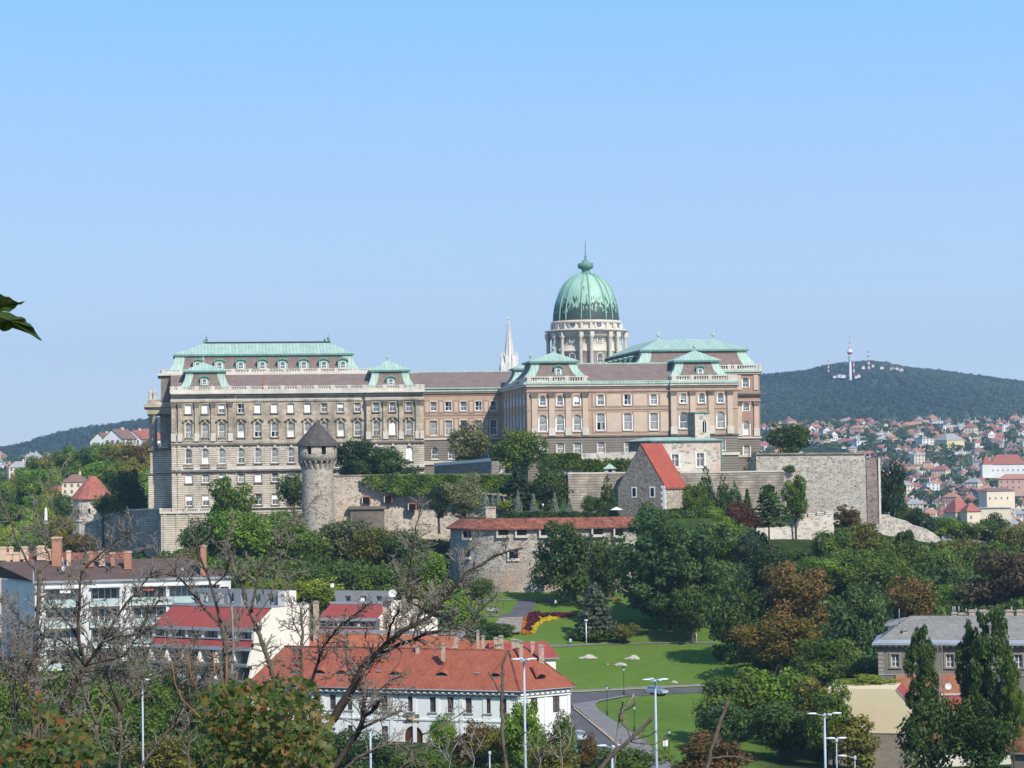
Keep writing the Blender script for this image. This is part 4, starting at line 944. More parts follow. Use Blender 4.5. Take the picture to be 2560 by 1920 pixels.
def tree(name, label, cat, px, top, bot, wpx, Y, kind, col, group=None, base=None, trunk=True, depth=1.0, gx=None):
 """a tree whose crown fills the given pixels at distance Y; it stands on the ground below"""
 global _tc; _tc += 1
 c = at(px, (top + bot) / 2, Y); s = Y / FPX; W_, H_ = wpx * s * 1.2, (bot - top) * s * 1.13
 bx = c.x if gx is None else at(gx, bot, Y).x
 zb = gz(bx, Y) if base is None else base
 zb = min(zb, c.z - .35 * H_)
 t = thing(name, label, cat, (bx, c.y, zb), 0, group)
 if trunk:
  tt = link('trunk', TRUNKS[2 if kind in ('conifer', 'cedar', 'thuja', 'poplar') else _tc % 2], t, (0, 0, 0), _tc * 1.7)
  h = c.z + H_ * .25 - zb; wd = min(max(W_, 3.0), 12.0) ** .8 * (1.4 if kind in ('round', 'tall', 'spread', 'lacy') else .9); tt.scale = (wd * 1.1, wd * 1.1, h)
 cr = link('crown', PROTO[kind][_tc % len(PROTO[kind])], t, (c.x - bx, 0, c.z - zb), (_tc * 2.39) % 6.28, (W_, W_ * depth, H_))
 cr.color = (col[0] * 2.15, col[1] * 1.72, col[2] * 1.35, 1)
 return t
G = dict(dark=(.032, .070, .017), deep=(.019, .046, .018), mid=(.054, .104, .018), fresh=(.072, .150, .020), lime=(.110, .170, .020), olive=(.088, .105, .022), grey=(.074, .100, .044), gold=(.098, .082, .026), rust=(.070, .060, .020), brown=(.055, .052, .028), red=(.060, .030, .020), blue=(.125, .180, .165), teal=(.036, .080, .028), sage=(.115, .140, .072))
def T(px, top, bot, w_, Y, kind, c, label, name=None, cat='tree', **kw):
 name = name or {'round': 'broadleaf_tree', 'tall': 'broadleaf_tree', 'spread': 'broadleaf_tree', 'lacy': 'broadleaf_tree', 'bush': 'shrub', 'poplar': 'columnar_poplar', 'conifer': 'conifer_tree', 'cedar': 'cedar_tree', 'thuja': 'thuja_tree'}[kind]
 if kind == 'bush' and cat == 'tree': cat = 'shrub'
 return tree(name, label, cat, px, top, bot, w_, Y, kind, G[c] if isinstance(c, str) else c, **kw)
# trees on the palace terraces
T(576, 1188, 1345, 122, 560, 'tall', 'mid', 'tall green tree with pointed top against the grey left wing', name='broadleaf_tree')
T(735, 1178, 1275, 82, 578, 'round', 'dark', 'dark tree squeezed between the left wing and the round battlemented tower')
T(880, 1098, 1215, 118, 578, 'round', 'deep', 'very dark tree behind the rampart just right of the battlemented tower', base=50)
T(962, 1112, 1215, 122, 578, 'spread', 'teal', 'wide dark tree behind the rampart below the left wing pavilion', base=50)
T(1172, 1060, 1165, 120, 572, 'round', 'grey', 'grey green tree in front of the salmon connecting wing', base=50)
T(1292, 1066, 1185, 138, 557, 'round', 'mid', 'green tree at the left corner of the salmon right block', base=50)
T(1297, 1172, 1282, 96, 540, 'cedar', 'deep', 'blackish pine behind the row of small blue spruces', base=47)
T(1383, 1152, 1272, 116, 542, 'tall', 'dark', 'dark green tree in the courtyard right of the blackish pine', base=47)
T(1097, 1214, 1292, 66, 530, 'round', 'deep', 'dark round bush tree left of the pale flowering tree', base=44)
T(1160, 1188, 1290, 96, 528, 'tall', 'sage', 'pale flowering tree in front of the ivy covered rampart', base=44)
T(1518, 1193, 1292, 62, 518, 'thuja', 'dark', 'dark conifer beside the gable of the red roofed chapel', base=46)
T(1480, 1236, 1284, 44, 521, 'round', 'mid', 'small green tree behind the last blue spruce', base=46)
for i, (px, top, w_) in enumerate(((1214, 1227, 34), (1232, 1236, 24), (1246, 1231, 30), (1295, 1230, 27), (1334, 1235, 26), (1387, 1232, 25), (1423, 1245, 24), (1469, 1241, 26))):
 T(px, top, 1281, w_, 521, 'conifer', 'blue', 'small blue grey spruce in the courtyard row above the tiled gallery', name='blue_spruce', group='blue spruces in the courtyard', base=46.9)
T(1262, 1248, 1275, 34, 519, 'bush', 'lime', 'yellow green bush among the blue spruces', base=46.9)
T(1973, 1052, 1140, 122, 592, 'round', 'dark', 'dark round tree standing alone on the terrace above the great stone wall', base=54)
T(2232, 1150, 1300, 78, 590, 'tall', 'deep', 'tall dark tree just right of the great stone wall')
T(1975, 1162, 1184, 60, 562, 'bush', 'mid', 'low green bush on top of the inner rampart', base=54)
# park trees
T(1415, 1300, 1490, 158, 476, 'tall', 'dark', 'large dark tree in front of the tiled gallery, trunk in the grass', gx=1437)
T(1522, 1330, 1495, 120, 484, 'round', 'dark', 'dark tree between the two largest trees of the park')
T(1665, 1262, 1560, 305, 455, 'lacy', 'teal', 'giant spreading tree in the middle of the park, the largest of all', gx=1675)
T(1488, 1462, 1568, 92, 447, 'cedar', (.060, .088, .072), 'loose blue grey spruce on the lawn behind the white park lamp', name='blue_spruce')
T(1446, 1563, 1603, 60, 446, 'bush', 'teal', 'low dark shrub left of the white park lamp', trunk=False)
T(1502, 1566, 1604, 66, 446, 'bush', 'mid', 'low green shrub right of the white park lamp', trunk=False)
T(1562, 1553, 1604, 64, 445, 'bush', 'olive', 'upright olive shrub at the end of the shrub row on the lawn', trunk=False)
T(1914, 1345, 1500, 116, 478, 'tall', 'deep', 'almost black tree below the crenellated wall')
T(1832, 1452, 1645, 158, 425, 'round', 'dark', 'dark tree with a bare trunk at the right end of the lawn path', gx=1838)
T(1730, 1455, 1590, 130, 445, 'round', 'dark', 'dark tree behind the right white park lamp')
T(1985, 1402, 1565, 180, 424, 'tall', 'gold', 'tall golden brown chestnut in the middle of the right wood')
T(1948, 1535, 1655, 190, 412, 'spread', (.085, .080, .016), 'low green and rust coloured tree under the golden chestnut')
T(2156, 1455, 1690, 172, 428, 'tall', 'teal', 'dense dark green tree right of the tall golden chestnut')
T(2280, 1438, 1560, 122, 450, 'round', 'gold', 'small round golden tree behind the grey roofed house')
T(2520, 1372, 1540, 180, 456, 'round', 'brown', 'large brown leaved tree at the right edge behind the chimneys')
T(1846, 1250, 1348, 90, 505, 'round', 'red', 'dark red leaved tree below the inner rampart')
T(1765, 1170, 1290, 66, 525, 'thuja', 'dark', 'tallest dark conifer right of the red tiled roof')
T(1808, 1190, 1290, 64, 523, 'thuja', 'dark', 'second dark conifer right of the red tiled roof')
T(1736, 1208, 1300, 72, 520, 'round', 'mid', 'green tree tucked behind the red roofed chapel')
T(1836, 1206, 1285, 56, 527, 'thuja', 'teal', 'bluish conifer in front of the inner rampart')
T(1868, 1224, 1290, 38, 527, 'conifer', 'dark', 'slim dark spruce in front of the inner rampart')
T(1922, 1215, 1305, 88, 515, 'cedar', 'dark', 'dark spruce with level branches at the corner of the inner rampart')
T(1988, 1186, 1298, 66, 527, 'tall', 'mid', 'upright green tree hugging the great stone wall')
T(1780, 1262, 1330, 90, 505, 'round', 'fresh', 'bright green tree below the dark conifers beside the chapel')
T(1815, 1300, 1410, 110, 492, 'round', 'fresh', 'bright green tree right of the giant park tree')
T(1872, 1320, 1410, 74, 490, 'lacy', (.06, .095, .07), 'loose grey green cedar under the dark red tree')
T(2088, 1322, 1440, 118, 500, 'round', 'mid', 'green tree in front of the crenellated wall')
T(2150, 1300, 1410, 120, 508, 'round', 'olive', 'yellowish tree in front of the foot of the great wall')
T(2118, 1262, 1330, 70, 520, 'lacy', 'rust', 'thin rust coloured treetop against the great wall')
T(2205, 1342, 1450, 130, 505, 'round', 'mid', 'green tree left of the sloping garden wall')
T(2120, 1358, 1480, 160, 480, 'spread', 'mid', 'broad green tree above the golden chestnut')
T(2040, 1388, 1462, 118, 478, 'round', 'fresh', 'light green tree behind the golden chestnut top')
T(2262, 1328, 1460, 92, 508, 'poplar', 'dark', 'slim dark tree in front of the sloping garden wall', name='broadleaf_tree')
T(2345, 1362, 1490, 130, 500, 'round', 'mid', 'green tree below the end of the sloping garden wall')
T(2405, 1345, 1480, 120, 515, 'round', 'olive', 'olive tree at the end of the sloping garden wall')
T(2465, 1345, 1480, 130, 505, 'round', 'mid', 'green tree left of the large brown tree')
T(2300, 1274, 1350, 90, 590, 'round', 'deep', 'dark tree behind the sloping garden wall with the town beyond')
T(2268, 1262, 1330, 66, 600, 'round', 'olive', 'yellow green tree in the gap right of the tall dark tree')
T(2350, 1290, 1350, 80, 600, 'round', 'fresh', 'bright green tree behind the end of the garden wall')
T(2410, 1298, 1360, 90, 610, 'round', 'mid', 'green tree in front of the red roofs of the town')
T(2480, 1288, 1370, 110, 620, 'round', 'dark', 'dark tree in front of the town, second from the right edge')
T(2545, 1305, 1390, 110, 600, 'round', 'olive', 'olive tree in front of the town at the right edge')
T(2420, 1455, 1560, 130, 470, 'round', 'mid', 'green tree behind the grey house between golden and brown trees')
T(2355, 1465, 1550, 70, 462, 'round', 'fresh', 'light green tree right of the small golden tree')
T(2230, 1380, 1480, 110, 485, 'round', 'mid', 'green tree behind the small golden tree')
T(2180, 1640, 1715, 150, 385, 'spread', 'dark', 'low dark tree between the lawn wood and the yellow wall')
T(2060, 1590, 1720, 150, 395, 'round', 'mid', 'green tree in front of the dense dark one')
# shrubbery beside the lower lawn
T(1842, 1668, 1820, 175, 350, 'bush', 'mid', 'large green shrub at the left end of the lawn shrubbery')
T(1925, 1655, 1800, 165, 355, 'bush', 'fresh', 'tall light green shrub in the lawn shrubbery')
T(1810, 1750, 1862, 130, 340, 'bush', 'teal', 'dark shrub spilling onto the lower lawn')
T(1950, 1735, 1885, 190, 335, 'bush', 'dark', 'dark wide shrub in the middle of the lawn shrubbery')
T(2050, 1690, 1860, 170, 345, 'bush', 'olive', 'olive shrub left of the yellow wall')
T(2120, 1770, 1920, 170, 325, 'bush', 'olive', 'olive shrub in front of the grey foot of the yellow wall')
T(1770, 1828, 1945, 185, 282, 'bush', (.065, .052, .018), 'reddish green bush at the foot of the broken bare trunk', base=24)
T(2165, 1686, 1726, 150, 341, 'bush', 'lime', 'tall yellow green growth along the top of the yellow wall', trunk=False, base=25)
T(2082, 1700, 1870, 110, 326, 'bush', 'mid', 'green shrub covering the left edge of the yellow wall')
T(2304, 1568, 1780, 98, 300, 'poplar', 'dark', 'left one of the two tall columnar poplars')
T(2330, 1720, 1945, 165, 298, 'round', 'dark', 'dark leafy tree under the left columnar poplar', base=22)
T(2478, 1528, 1840, 130, 298, 'poplar', 'dark', 'right one of the two tall columnar poplars, the taller one')
T(2425, 1572, 1860, 96, 301, 'poplar', 'dark', 'columnar stem leaning on the taller poplar')
T(2455, 1760, 1950, 190, 296, 'round', 'dark', 'dark leafy tree under the taller columnar poplar', base=22)
T(2532, 1668, 1830, 70, 294, 'poplar', 'mid', 'short columnar poplar at the right edge')
# along the street below the white house
T(1310, 1752, 1925, 118, 262, 'tall', 'fresh', 'bright green tree covering the right corner of the white house', base=25)
T(1404, 1782, 1900, 72, 264, 'tall', 'mid', 'small green tree at the right end of the white house', base=25)
T(1105, 1792, 1885, 82, 285, 'round', 'fresh', 'light green bush in front of the white house right of the gate', base=24)
T(1190, 1798, 1925, 125, 275, 'round', 'rust', 'dark rust coloured tree in front of the white house', base=24)
T(1255, 1820, 1945, 90, 270, 'round', 'olive', 'olive bush left of the tall lamp post', base=24)
T(845, 1818, 1945, 130, 280, 'round', 'dark', 'dark shrub below the left part of the white house', base=24)
T(940, 1838, 1945, 130, 275, 'round', 'teal', 'bluish shrub below the gate of the white house', base=24)
T(1060, 1870, 1955, 150, 262, 'round', 'mid', 'green shrub at the bottom edge below the white house', base=24)
T(1380, 1862, 1960, 120, 255, 'round', 'olive', 'olive shrub at the bottom edge in front of the street', base=25)
T(1570, 1858, 1960, 150, 252, 'round', 'mid', 'green shrub at the bottom edge beside the low lamp', base=25)
T(1470, 1838, 1930, 60, 258, 'round', 'rust', 'rusty bush beside the street at the bottom', base=25)
T(478, 1825, 1930, 130, 268, 'round', 'dark', 'dark bush at the bottom edge left of the browning maple', base=23)
T(760, 1800, 1900, 120, 290, 'round', 'fresh', 'green bush left of the white house', base=24)
for i, (px, top, bot, w_, Y, c) in enumerate(((330, 1760, 1920, 180, 275, 'mid'), (440, 1735, 1880, 150, 280, 'mid'), (520, 1715, 1850, 130, 292, 'dark'), (250, 1700, 1880, 140, 288, 'fresh'), (150, 1660, 1860, 150, 298, 'mid'), (60, 1650, 1860, 150, 298, 'olive'), (-10, 1690, 1900, 150, 285, 'mid'), (210, 1640, 1800, 110, 303, 'dark'), (340, 1668, 1820, 130, 303, 'mid'), (430, 1672, 1800, 110, 306, 'dark'), (640, 1800, 1940, 150, 262, 'dark'), (400, 1840, 1960, 150, 245, 'olive'), (170, 1810, 1960, 160, 250, 'dark'), (560, 1845, 1960, 150, 245, 'mid'), (30, 1800, 1950, 150, 258, 'dark'))):
 T(px, top, bot, w_, Y, 'round', c, 'green tree in the strip below the flats, behind bare branches', group='trees below the flats', base=23)
# the wooded slope under the left wing
for (px, top, bot, w_, Y, c, lab) in (
 (600, 1272, 1405, 158, 500, 'fresh', 'bright green tree at the foot of the left wing'), (692, 1268, 1400, 140, 515, 'fresh', 'bright green tree left of the battlemented tower foot'), (505, 1300, 1410, 120, 500, 'dark', 'dark tree below the terrace balustrade'),
 (775, 1322, 1430, 120, 500, 'mid', 'green tree hiding the foot of the battlemented tower'), (850, 1298, 1420, 140, 505, 'grey', 'grey green tree right of the battlemented tower foot'), (950, 1310, 1430, 125, 500, 'olive', 'olive tree left of the tiled gallery'),
 (1020, 1330, 1430, 110, 495, 'dark', 'dark tree at the foot of the rampart beside the gallery'), (1070, 1372, 1470, 110, 480, 'fresh', 'bright green tree touching the round end of the gallery'), (640, 1392, 1510, 165, 460, 'mid', 'green tree in the middle of the slope above the flats'),
 (545, 1385, 1500, 140, 455, 'fresh', 'fresh green tree right of the brown tiled roof'), (740, 1410, 1520, 150, 450, 'mid', 'green tree on the slope above the terraced house'), (850, 1395, 1520, 150, 455, 'dark', 'dark tree on the slope above the chimneys'),
 (958, 1410, 1540, 130, 450, 'mid', 'green tree on the slope behind the satellite dish'), (1060, 1450, 1560, 120, 448, 'olive', 'olive tree left of the park path'), (1135, 1480, 1590, 120, 440, 'fresh', 'bright green tree beside the bench left of the park path'),
 (1205, 1440, 1498, 70, 470, 'mid', 'small green tree at the gallery foot beside the path'), (1240, 1556, 1602, 110, 430, 'dark', 'dark bush beside the stone steps'), (1150, 1560, 1625, 130, 420, 'teal', 'dark bush behind the red roof chimneys'),
 (470, 1375, 1450, 90, 480, 'olive', 'olive tree behind the tall brick chimney'), (790, 1440, 1530, 130, 430, 'lime', 'yellow green bush above the terraced house roof'), (660, 1450, 1520, 140, 425, 'lime', 'yellow green bush behind the flat roof parapet'), (560, 1440, 1520, 110, 425, 'mid', 'green bush right of the white flats')):
 T(px, top, bot, w_, Y, 'round', c, lab)
T(318, 1172, 1292, 96, 632, 'tall', 'dark', 'dark upright tree between the red coned tower and the palace')
T(258, 1236, 1290, 60, 640, 'round', 'mid', 'green bush clinging to the wall beside the red coned tower', base=38)
# hillside left of the palace
_hill = [(345, 1108, 1190, 90, 820, 'rust'), (375, 1095, 1180, 70, 840, 'gold'), (395, 1120, 1220, 70, 800, 'olive'), (300, 1098, 1185, 85, 850, 'olive'), (255, 1105, 1190, 80, 860, 'mid'), (215, 1115, 1195, 75, 870, 'dark'), (175, 1118, 1195, 80, 880, 'mid'), (135, 1130, 1205, 75, 890, 'olive'), (95, 1140, 1215, 75, 900, 'mid'), (60, 1165, 1225, 70, 900, 'fresh'),
 (330, 1150, 1230, 85, 780, 'olive'), (380, 1165, 1250, 80, 770, 'fresh'), (285, 1150, 1215, 80, 800, 'mid'), (240, 1150, 1220, 80, 800, 'fresh'), (195, 1160, 1230, 80, 800, 'mid'), (150, 1165, 1240, 85, 800, 'mid'), (110, 1170, 1250, 85, 790, 'fresh'), (70, 1185, 1260, 80, 790, 'mid'), (30, 1195, 1260, 80, 800, 'olive'), (5, 1200, 1280, 70, 780, 'mid'),
 (400, 1200, 1290, 70, 720, 'lime'), (370, 1215, 1285, 60, 700, 'fresh'), (180, 1205, 1275, 75, 740, 'mid'), (140, 1215, 1290, 70, 730, 'olive'), (90, 1235, 1310, 80, 720, 'fresh'), (30, 1250, 1340, 85, 720, 'mid'), (70, 1290, 1365, 80, 700, 'fresh'), (15, 1310, 1400, 80, 690, 'lime'), (160, 1235, 1310, 55, 690, 'dark'), (60, 1330, 1400, 70, 670, 'fresh'), (115, 1262, 1320, 50, 715, 'lime'), (200, 1330, 1395, 80, 610, 'rust'), (150, 1290, 1360, 60, 640, 'olive')]
for i, (px, top, bot, w_, Y, c) in enumerate(_hill):
 T(px, top, bot, w_, Y, 'round', sc(G[c], 1.3), {'rust': 'rust tinted', 'gold': 'golden brown', 'olive': 'olive green', 'mid': 'mid green', 'dark': 'dark green', 'fresh': 'bright green', 'lime': 'yellow green'}[c] + ' tree on the wooded slope left of the palace', group=c + ' trees on the castle slope')
# grass hedge along the courtyard
# ------------------------------------------------------------ fortifications
M['rubble'] = m_rubble('pale_rubble_wall', (.53, .44, .34), (.29, .235, .18), (.64, .56, .46), .8, patch=(.42, .31, .225))
M['rubble_great'] = m_rubble('great_wall_rubble', (.52, .46, .38), (.27, .235, .19), (.62, .57, .5), .8, patch=(.40, .30, .23))
M['rubble_white'] = m_rubble('white_rubble', (.62, .56, .48), (.48, .42, .35), (.70, .64, .56), .8)
M['rubble_dark_and_shaded'] = m_rubble('dark_and_shaded_rubble', (.21, .18, .15), (.13, .115, .10), (.42, .38, .33), .6)  # real dark stone, and painted shade on the bastion wall
M['rubble_brown'] = m_rubble('brown_rubble', (.27, .20, .165), (.20, .155, .13), (.36, .30, .25), .8)
M['tower_stone'] = m_rubble('tower_stone', (.45, .385, .305), (.26, .22, .175), (.55, .48, .39), .75, flat=1.9)
M['ashlar_old'] = m_stone('old_ashlar', (.47, .40, .31), (.29, .245, .19), (.09, .075, .06), (1.3, .62), stain=.75, groove=.62, gcol=(.12, .10, .08))
M['plaster_brick'] = m_rubble('patched_brick_masonry', (.48, .41, .34), (.26, .22, .185), (.58, .52, .45), .8, patch=(.38, .245, .17), flat=2)
M['red_tile_old'] = m_tiles('old_red_tiles', (.19, .06, .04), (.36, .135, .08), moss=(.055, .032, .027), row=.5, seam=.4, mossamt=.9)
M['red_tile_new'] = m_tiles('new_red_tiles', (.36, .08, .05), (.42, .105, .068), row=.5, seam=.35)
M['shingle'] = m_tiles('grey_wood_shingle', (.075, .065, .055), (.12, .105, .09), row=.6, seam=.4)
M['white_quoin'] = m_plain('white_quoin_stone', (.70, .68, .63), .9, .1, amt=.08)
M['ivy'] = M['leaf']
def wall_run(mb, pts, zt, zb, th, mi=0, mcap=None, cap=.35, batter=0.0):
 """wall along plan points; zt, zb lists of top and bottom heights; thickness away from us"""
 n = len(pts); P = [Vector((p[0], p[1], 0)) for p in pts]; N = []
 for i in range(n):
  d = (P[min(i + 1, n - 1)] - P[max(i - 1, 0)]).normalized(); N.append(Vector((-d.y, d.x, 0)))
 A = [P[i] - N[i] * batter for i in range(n)]; B = [P[i] + N[i] * th for i in range(n)]
 at_ = lambda p, z: (p.x, p.y, z)
 for i in range(n - 1):
  mb.poly([at_(A[i], zb[i]), at_(A[i + 1], zb[i + 1]), at_(P[i + 1], zt[i + 1]), at_(P[i], zt[i])], mi)
  mb.poly([at_(B[i + 1], zb[i + 1]), at_(B[i], zb[i]), at_(B[i], zt[i]), at_(B[i + 1], zt[i + 1])], mi)
  mb.poly([at_(P[i], zt[i]), at_(P[i + 1], zt[i + 1]), at_(B[i + 1], zt[i + 1]), at_(B[i], zt[i])], mi if mcap is None else mcap)
  if mcap is not None:
   a, b, c, d = P[i] - N[i] * .15, P[i + 1] - N[i + 1] * .15, B[i + 1] + N[i + 1] * .1, B[i] + N[i] * .1
   z0, z1 = zt[i] + .003, zt[i + 1] + .003
   mb.poly([at_(a, z0), at_(b, z1), at_(b, z1 + cap), at_(a, z0 + cap)], mcap); mb.poly([at_(a, z0 + cap), at_(b, z1 + cap), at_(c, z1 + cap), at_(d, z0 + cap)], mcap); mb.poly([at_(a, z0), at_(b, z1), at_(c, z1), at_(d, z0)], mcap)
 for i in (0, n - 1): mb.poly([at_(A[i], zb[i]), at_(B[i], zb[i]), at_(B[i], zt[i]), at_(P[i], zt[i])], mi)
def wallpx(mb, P, **kw):
 """P = [(px, py_top, py_bottom, Y)]"""
 T_ = [at(p[0], p[1], p[3]) for p in P]; B_ = [at(p[0], p[2], p[3]) for p in P]
 wall_run(mb, [(t.x, t.y) for t in T_], [t.z for t in T_], [b.z for b in B_], **kw)
def local(mb, o):
 """move world-space geometry into the frame of its root"""
 m = Matrix.Translation(o.location) @ Matrix.Rotation(o.rotation_euler.z, 4, 'Z'); m.invert()
 mb.v = [tuple(m @ Vector(v)) for v in mb.v]; return mb
def leaves_on(name, parent, pts_fn, n, size, col, seed=1, rough=.6, nrm=(0, -1, .3)):
 """leaf cards spread over a surface; pts_fn(r, n) gives world points"""
 r = np.random.default_rng(seed); P = pts_fn(r, n); n = len(P); Nn = np.array(nrm) + rough * r.normal(size=(n, 3)); Nn /= np.linalg.norm(Nn, axis=1, keepdims=True)
 v, f = cards(P, Nn, size, r); m = Matrix.Translation(parent.location) @ Matrix.Rotation(parent.rotation_euler.z, 4, 'Z'); m.invert(); mm = np.array(m)
 v = v @ mm[:3, :3].T + mm[:3, 3]
 o = link(name, np_mesh(name, v, f, [M['leaf']], np.clip(1 + .55 * np.sin(P[:, 0] * .9 + 1.3 * np.sin(P[:, 2] * 1.1)) * .5, .6, 1.4) * r.uniform(.7, 1.3, n)), parent); o.color = (*col, 1)
 return o
# round battlemented tower with a shingled cone
def mace_tower():
 c = at(794, 1200, 540); s = 540 / FPX; z = lambda py: at(794, py, 540).z
 t = thing('round_tower', 'round stone tower with overhanging battlements and a dark shingled cone roof', 'tower', (c.x, c.y, z(1350)))
 zz = lambda py: z(py) - z(1350)
 mb = MB(); R0, R1 = 39 * s, 48 * s
 mb.lathe([(R0 * 1.12, -3), (R0 * 1.03, zz(1280)), (R0, zz(1200)), (R0, zz(1150))], 40, smooth=True)
 mb.lathe([(R0, zz(1152)), (R1 - .1, zz(1152)), (R1, zz(1151.9)), (R1, zz(1136))], 40)
 N = 8
 for k in range(N):
  a0 = 2 * math.pi * k / N + .14 - 1.16; a1 = a0 + 2 * math.pi / N - .24
  mb.lathe([(R1, zz(1136)), (R1, zz(1114)), (R1 - .5, zz(1114))], 8, a0=a0, a1=a1)
  for a in (a0, a1): mb.poly([((R1) * math.cos(a), R1 * math.sin(a), zz(1136)), ((R1 - .5) * math.cos(a), (R1 - .5) * math.sin(a), zz(1136)), ((R1 - .5) * math.cos(a), (R1 - .5) * math.sin(a), zz(1114)), (R1 * math.cos(a), R1 * math.sin(a), zz(1114))])
 mb.lathe([(R1 - .55, zz(1140)), (R1 - .55, zz(1112))], 30, mi=1)
 mb.build('wall', [M['tower_stone'], M['dark_void']], t)
 N = 20
 cb = MB()
 for k in range(N):
  a = 2 * math.pi * k / N; q = MB()
  pr = [(R0 - .3, zz(1172)), (R0 + .1, zz(1172)), (R1 - .25, zz(1160)), (R1 + .02, zz(1155)), (R1 + .02, zz(1152)), (R0 - .3, zz(1152))]
  q.prism(pr, -.22, .22, 0); ca, sa = math.cos(a), math.sin(a)
  q.v = [(x * ca - y * sa, x * sa + y * ca, w_) for x, y, w_ in q.v]; q.build('corbel', M['tower_stone'], t)
 rf = MB(); rf.lathe([(53.5 * s, zz(1115.5)), (53.5 * s, zz(1114)), (50 * s, zz(1107)), (2.5 * s, zz(1052)), (.05, zz(1050))], 14, smooth=False); rf.lathe([(53.4 * s, zz(1115.4)), (.3, zz(1113))], 14, smooth=False)
 rf.tube([(0, 0, zz(1053)), (0, 0, zz(1041))], [.1, .04], 6)
 rf.build('roof', M['shingle'], t)
 return t
mace_tower()
# long rampart with ivy, running right from the tower
r_ = thing('rampart_wall', 'long rubble rampart with ivy hanging over its top and dark gun ports', 'wall', at(1040, 1340, 546))
mb = MB(); wallpx(mb, [(832, 1191.5, 1362, 545), (1060, 1189, 1362, 548), (1300, 1187, 1330, 550)], th=3.0, mcap=1, batter=.9)
q = at(876, 1266, 544.2); q2 = at(960, 1266, 544.2); zb = at(900, 1330, 544).z
mb.box(q.x - .5, q2.x + .5, q.y - 1.0, q.y + 1, q.z - .7, q.z, 2); mb.box(q.x, q2.x, q.y - .5, q.y + 1, zb, q.z - .72, 2); mb.box(q.x + .8, q2.x - .8, q.y - .55, q.y + .5, zb, q.z - 1.8, 4)  # innermost box: the dark of the doorway painted as dark stone
local(mb, r_).build('wall', [M['rubble'], M['ashlar_old'], M['dark_stone'], M['rubble'], M['dark_stone']], r_)
for px, py in ((915.5, 1250), (970.5, 1248), (1030.5, 1267)):
 mb = MB(); p = at(px, py, 545.2); k = .0937
 mb.box(p.x - 11 * k, p.x + 11 * k, p.y - .35, p.y + 1, p.z - 8.5 * k, p.z + 9.5 * k, 0); mb.box(p.x - 8.5 * k, p.x + 8.5 * k, p.y - .42, p.y, p.z - 8 * k, p.z + 7 * k, 1); mb.box(p.x - 10 * k, p.x - 8.5 * k, p.y - .43, p.y, p.z - 8 * k, p.z + 7 * k, 2)
 local(mb, r_).build('gun_port', [m_plain('port_brick', (.33, .14, .09), .9, .1), M['dark_void'], M['white_quoin']], r_)
def ivy_pts(r, n):
 px = 905 + 385 * r.random(n) ** .75; dp = r.random(n) ** 1.3 * np.interp(px, [900, 960, 1000, 1090, 1290], [22, 40, 50, 45, 44]); py = 1188 + dp
 keep = r.random(n) < np.interp(px, [905, 1010], [.3, 1]); px, py = px[keep], py[keep]
 return np.array([tuple(at(a, b, 544.6 - .9 * c)) for a, b, c in zip(px, py, r.random(len(px)))])
leaves_on('ivy', r_, ivy_pts, 13000, .40, (.095, .165, .020), 3)
def wall_thing(name, label, P, mat, mcap=None, th=2.5, batter=.3, cap=.35):
 o = thing(name, label, 'wall', at(P[0][0], P[0][2], P[0][3])); mb = MB(); wallpx(mb, P, th=th, mcap=None if mcap is None else 1, batter=batter, cap=cap)
 local(mb, o).build('wall', [M[mat], M[mcap or mat]], o); return o
o = wall_thing('bastion_wall', 'shaded, dark streaked wall with a pale coping in front of the connecting wing', [(1086, 1165, 1200, 577), (1229, 1153, 1200, 551)], 'rubble_dark_and_shaded', 'white_quoin', 2.0, .2, .7)  # this face's shade is put into the dark rubble colour
mb = MB(); wallpx(mb, [(1229.5, 1155, 1200, 551.5), (1262, 1160, 1200, 553)], th=2, batter=.2); local(mb, o).build('return_wall', M['rubble_white'], o)  # lit end of the same wall, given the pale rubble
o = wall_thing('garden_wall', 'upper garden wall clad in bright green creeper below the salmon block', [(1345, 1136, 1190, 553), (1448, 1134, 1190, 553), (1590, 1129, 1200, 553)], 'rubble_white', None, 1.5, .3)
def gw(r, n):
 px = 1347 + 240 * r.random(n); py = 1134 + r.random(n) * np.where(px < 1450, 36, 50); keep = (px < 1452) | ((py > 1146 + 4 * r.random(n)) & (r.random(n) < .45))
 return np.array([tuple(at(a, b, 552.4 - .6 * c)) for a, b, c in zip(px[keep], py[keep], r.random(n))])
leaves_on('creeper', o, gw, 6000, .42, (.075, .125, .012), 5)
wall_thing('rampart_wall', 'weathered ashlar rampart left of the red roofed chapel', [(1420, 1185.5, 1300, 540), (1572, 1183.5, 1300, 542)], 'ashlar_old', 'pale_stone', 3, 1.2)
wall_thing('rampart_wall', 'weathered ashlar rampart between the chapel and the great stone wall', [(1700, 1184, 1310, 548), (1960, 1179.5, 1310, 548)], 'ashlar_old', 'pale_stone', 3, 1.0)
o = wall_thing('great_wall', 'huge plain rubble bastion wall right of the palace', [(1862, 1190, 1310, 566), (1878, 1140, 1310, 563), (1890, 1133, 1310, 561), (2163, 1131, 1310, 561)], 'rubble_great', None, 6, .6)
mb = MB(); wallpx(mb, [(1890, 1133, 1137, 560.6), (2163, 1131, 1135, 560.6)], th=6.5); local(mb, o).build('coping', M['ashlar_old'], o)
mb = MB(); wallpx(mb, [(2165, 1145, 1310, 561.3), (2200, 1145, 1310, 561.5)], th=8, batter=.4); wallpx(mb, [(2195.5, 1144, 1310, 560.9), (2200.5, 1144, 1310, 561)], th=1, mi=1); local(mb, o).build('corner_buttress', [M['rubble_brown'], M['pale_stone']], o)
o = thing('crenellated_wall', 'pale stone wall with a row of square merlons climbing to the right', 'wall', at(1990, 1360, 524))
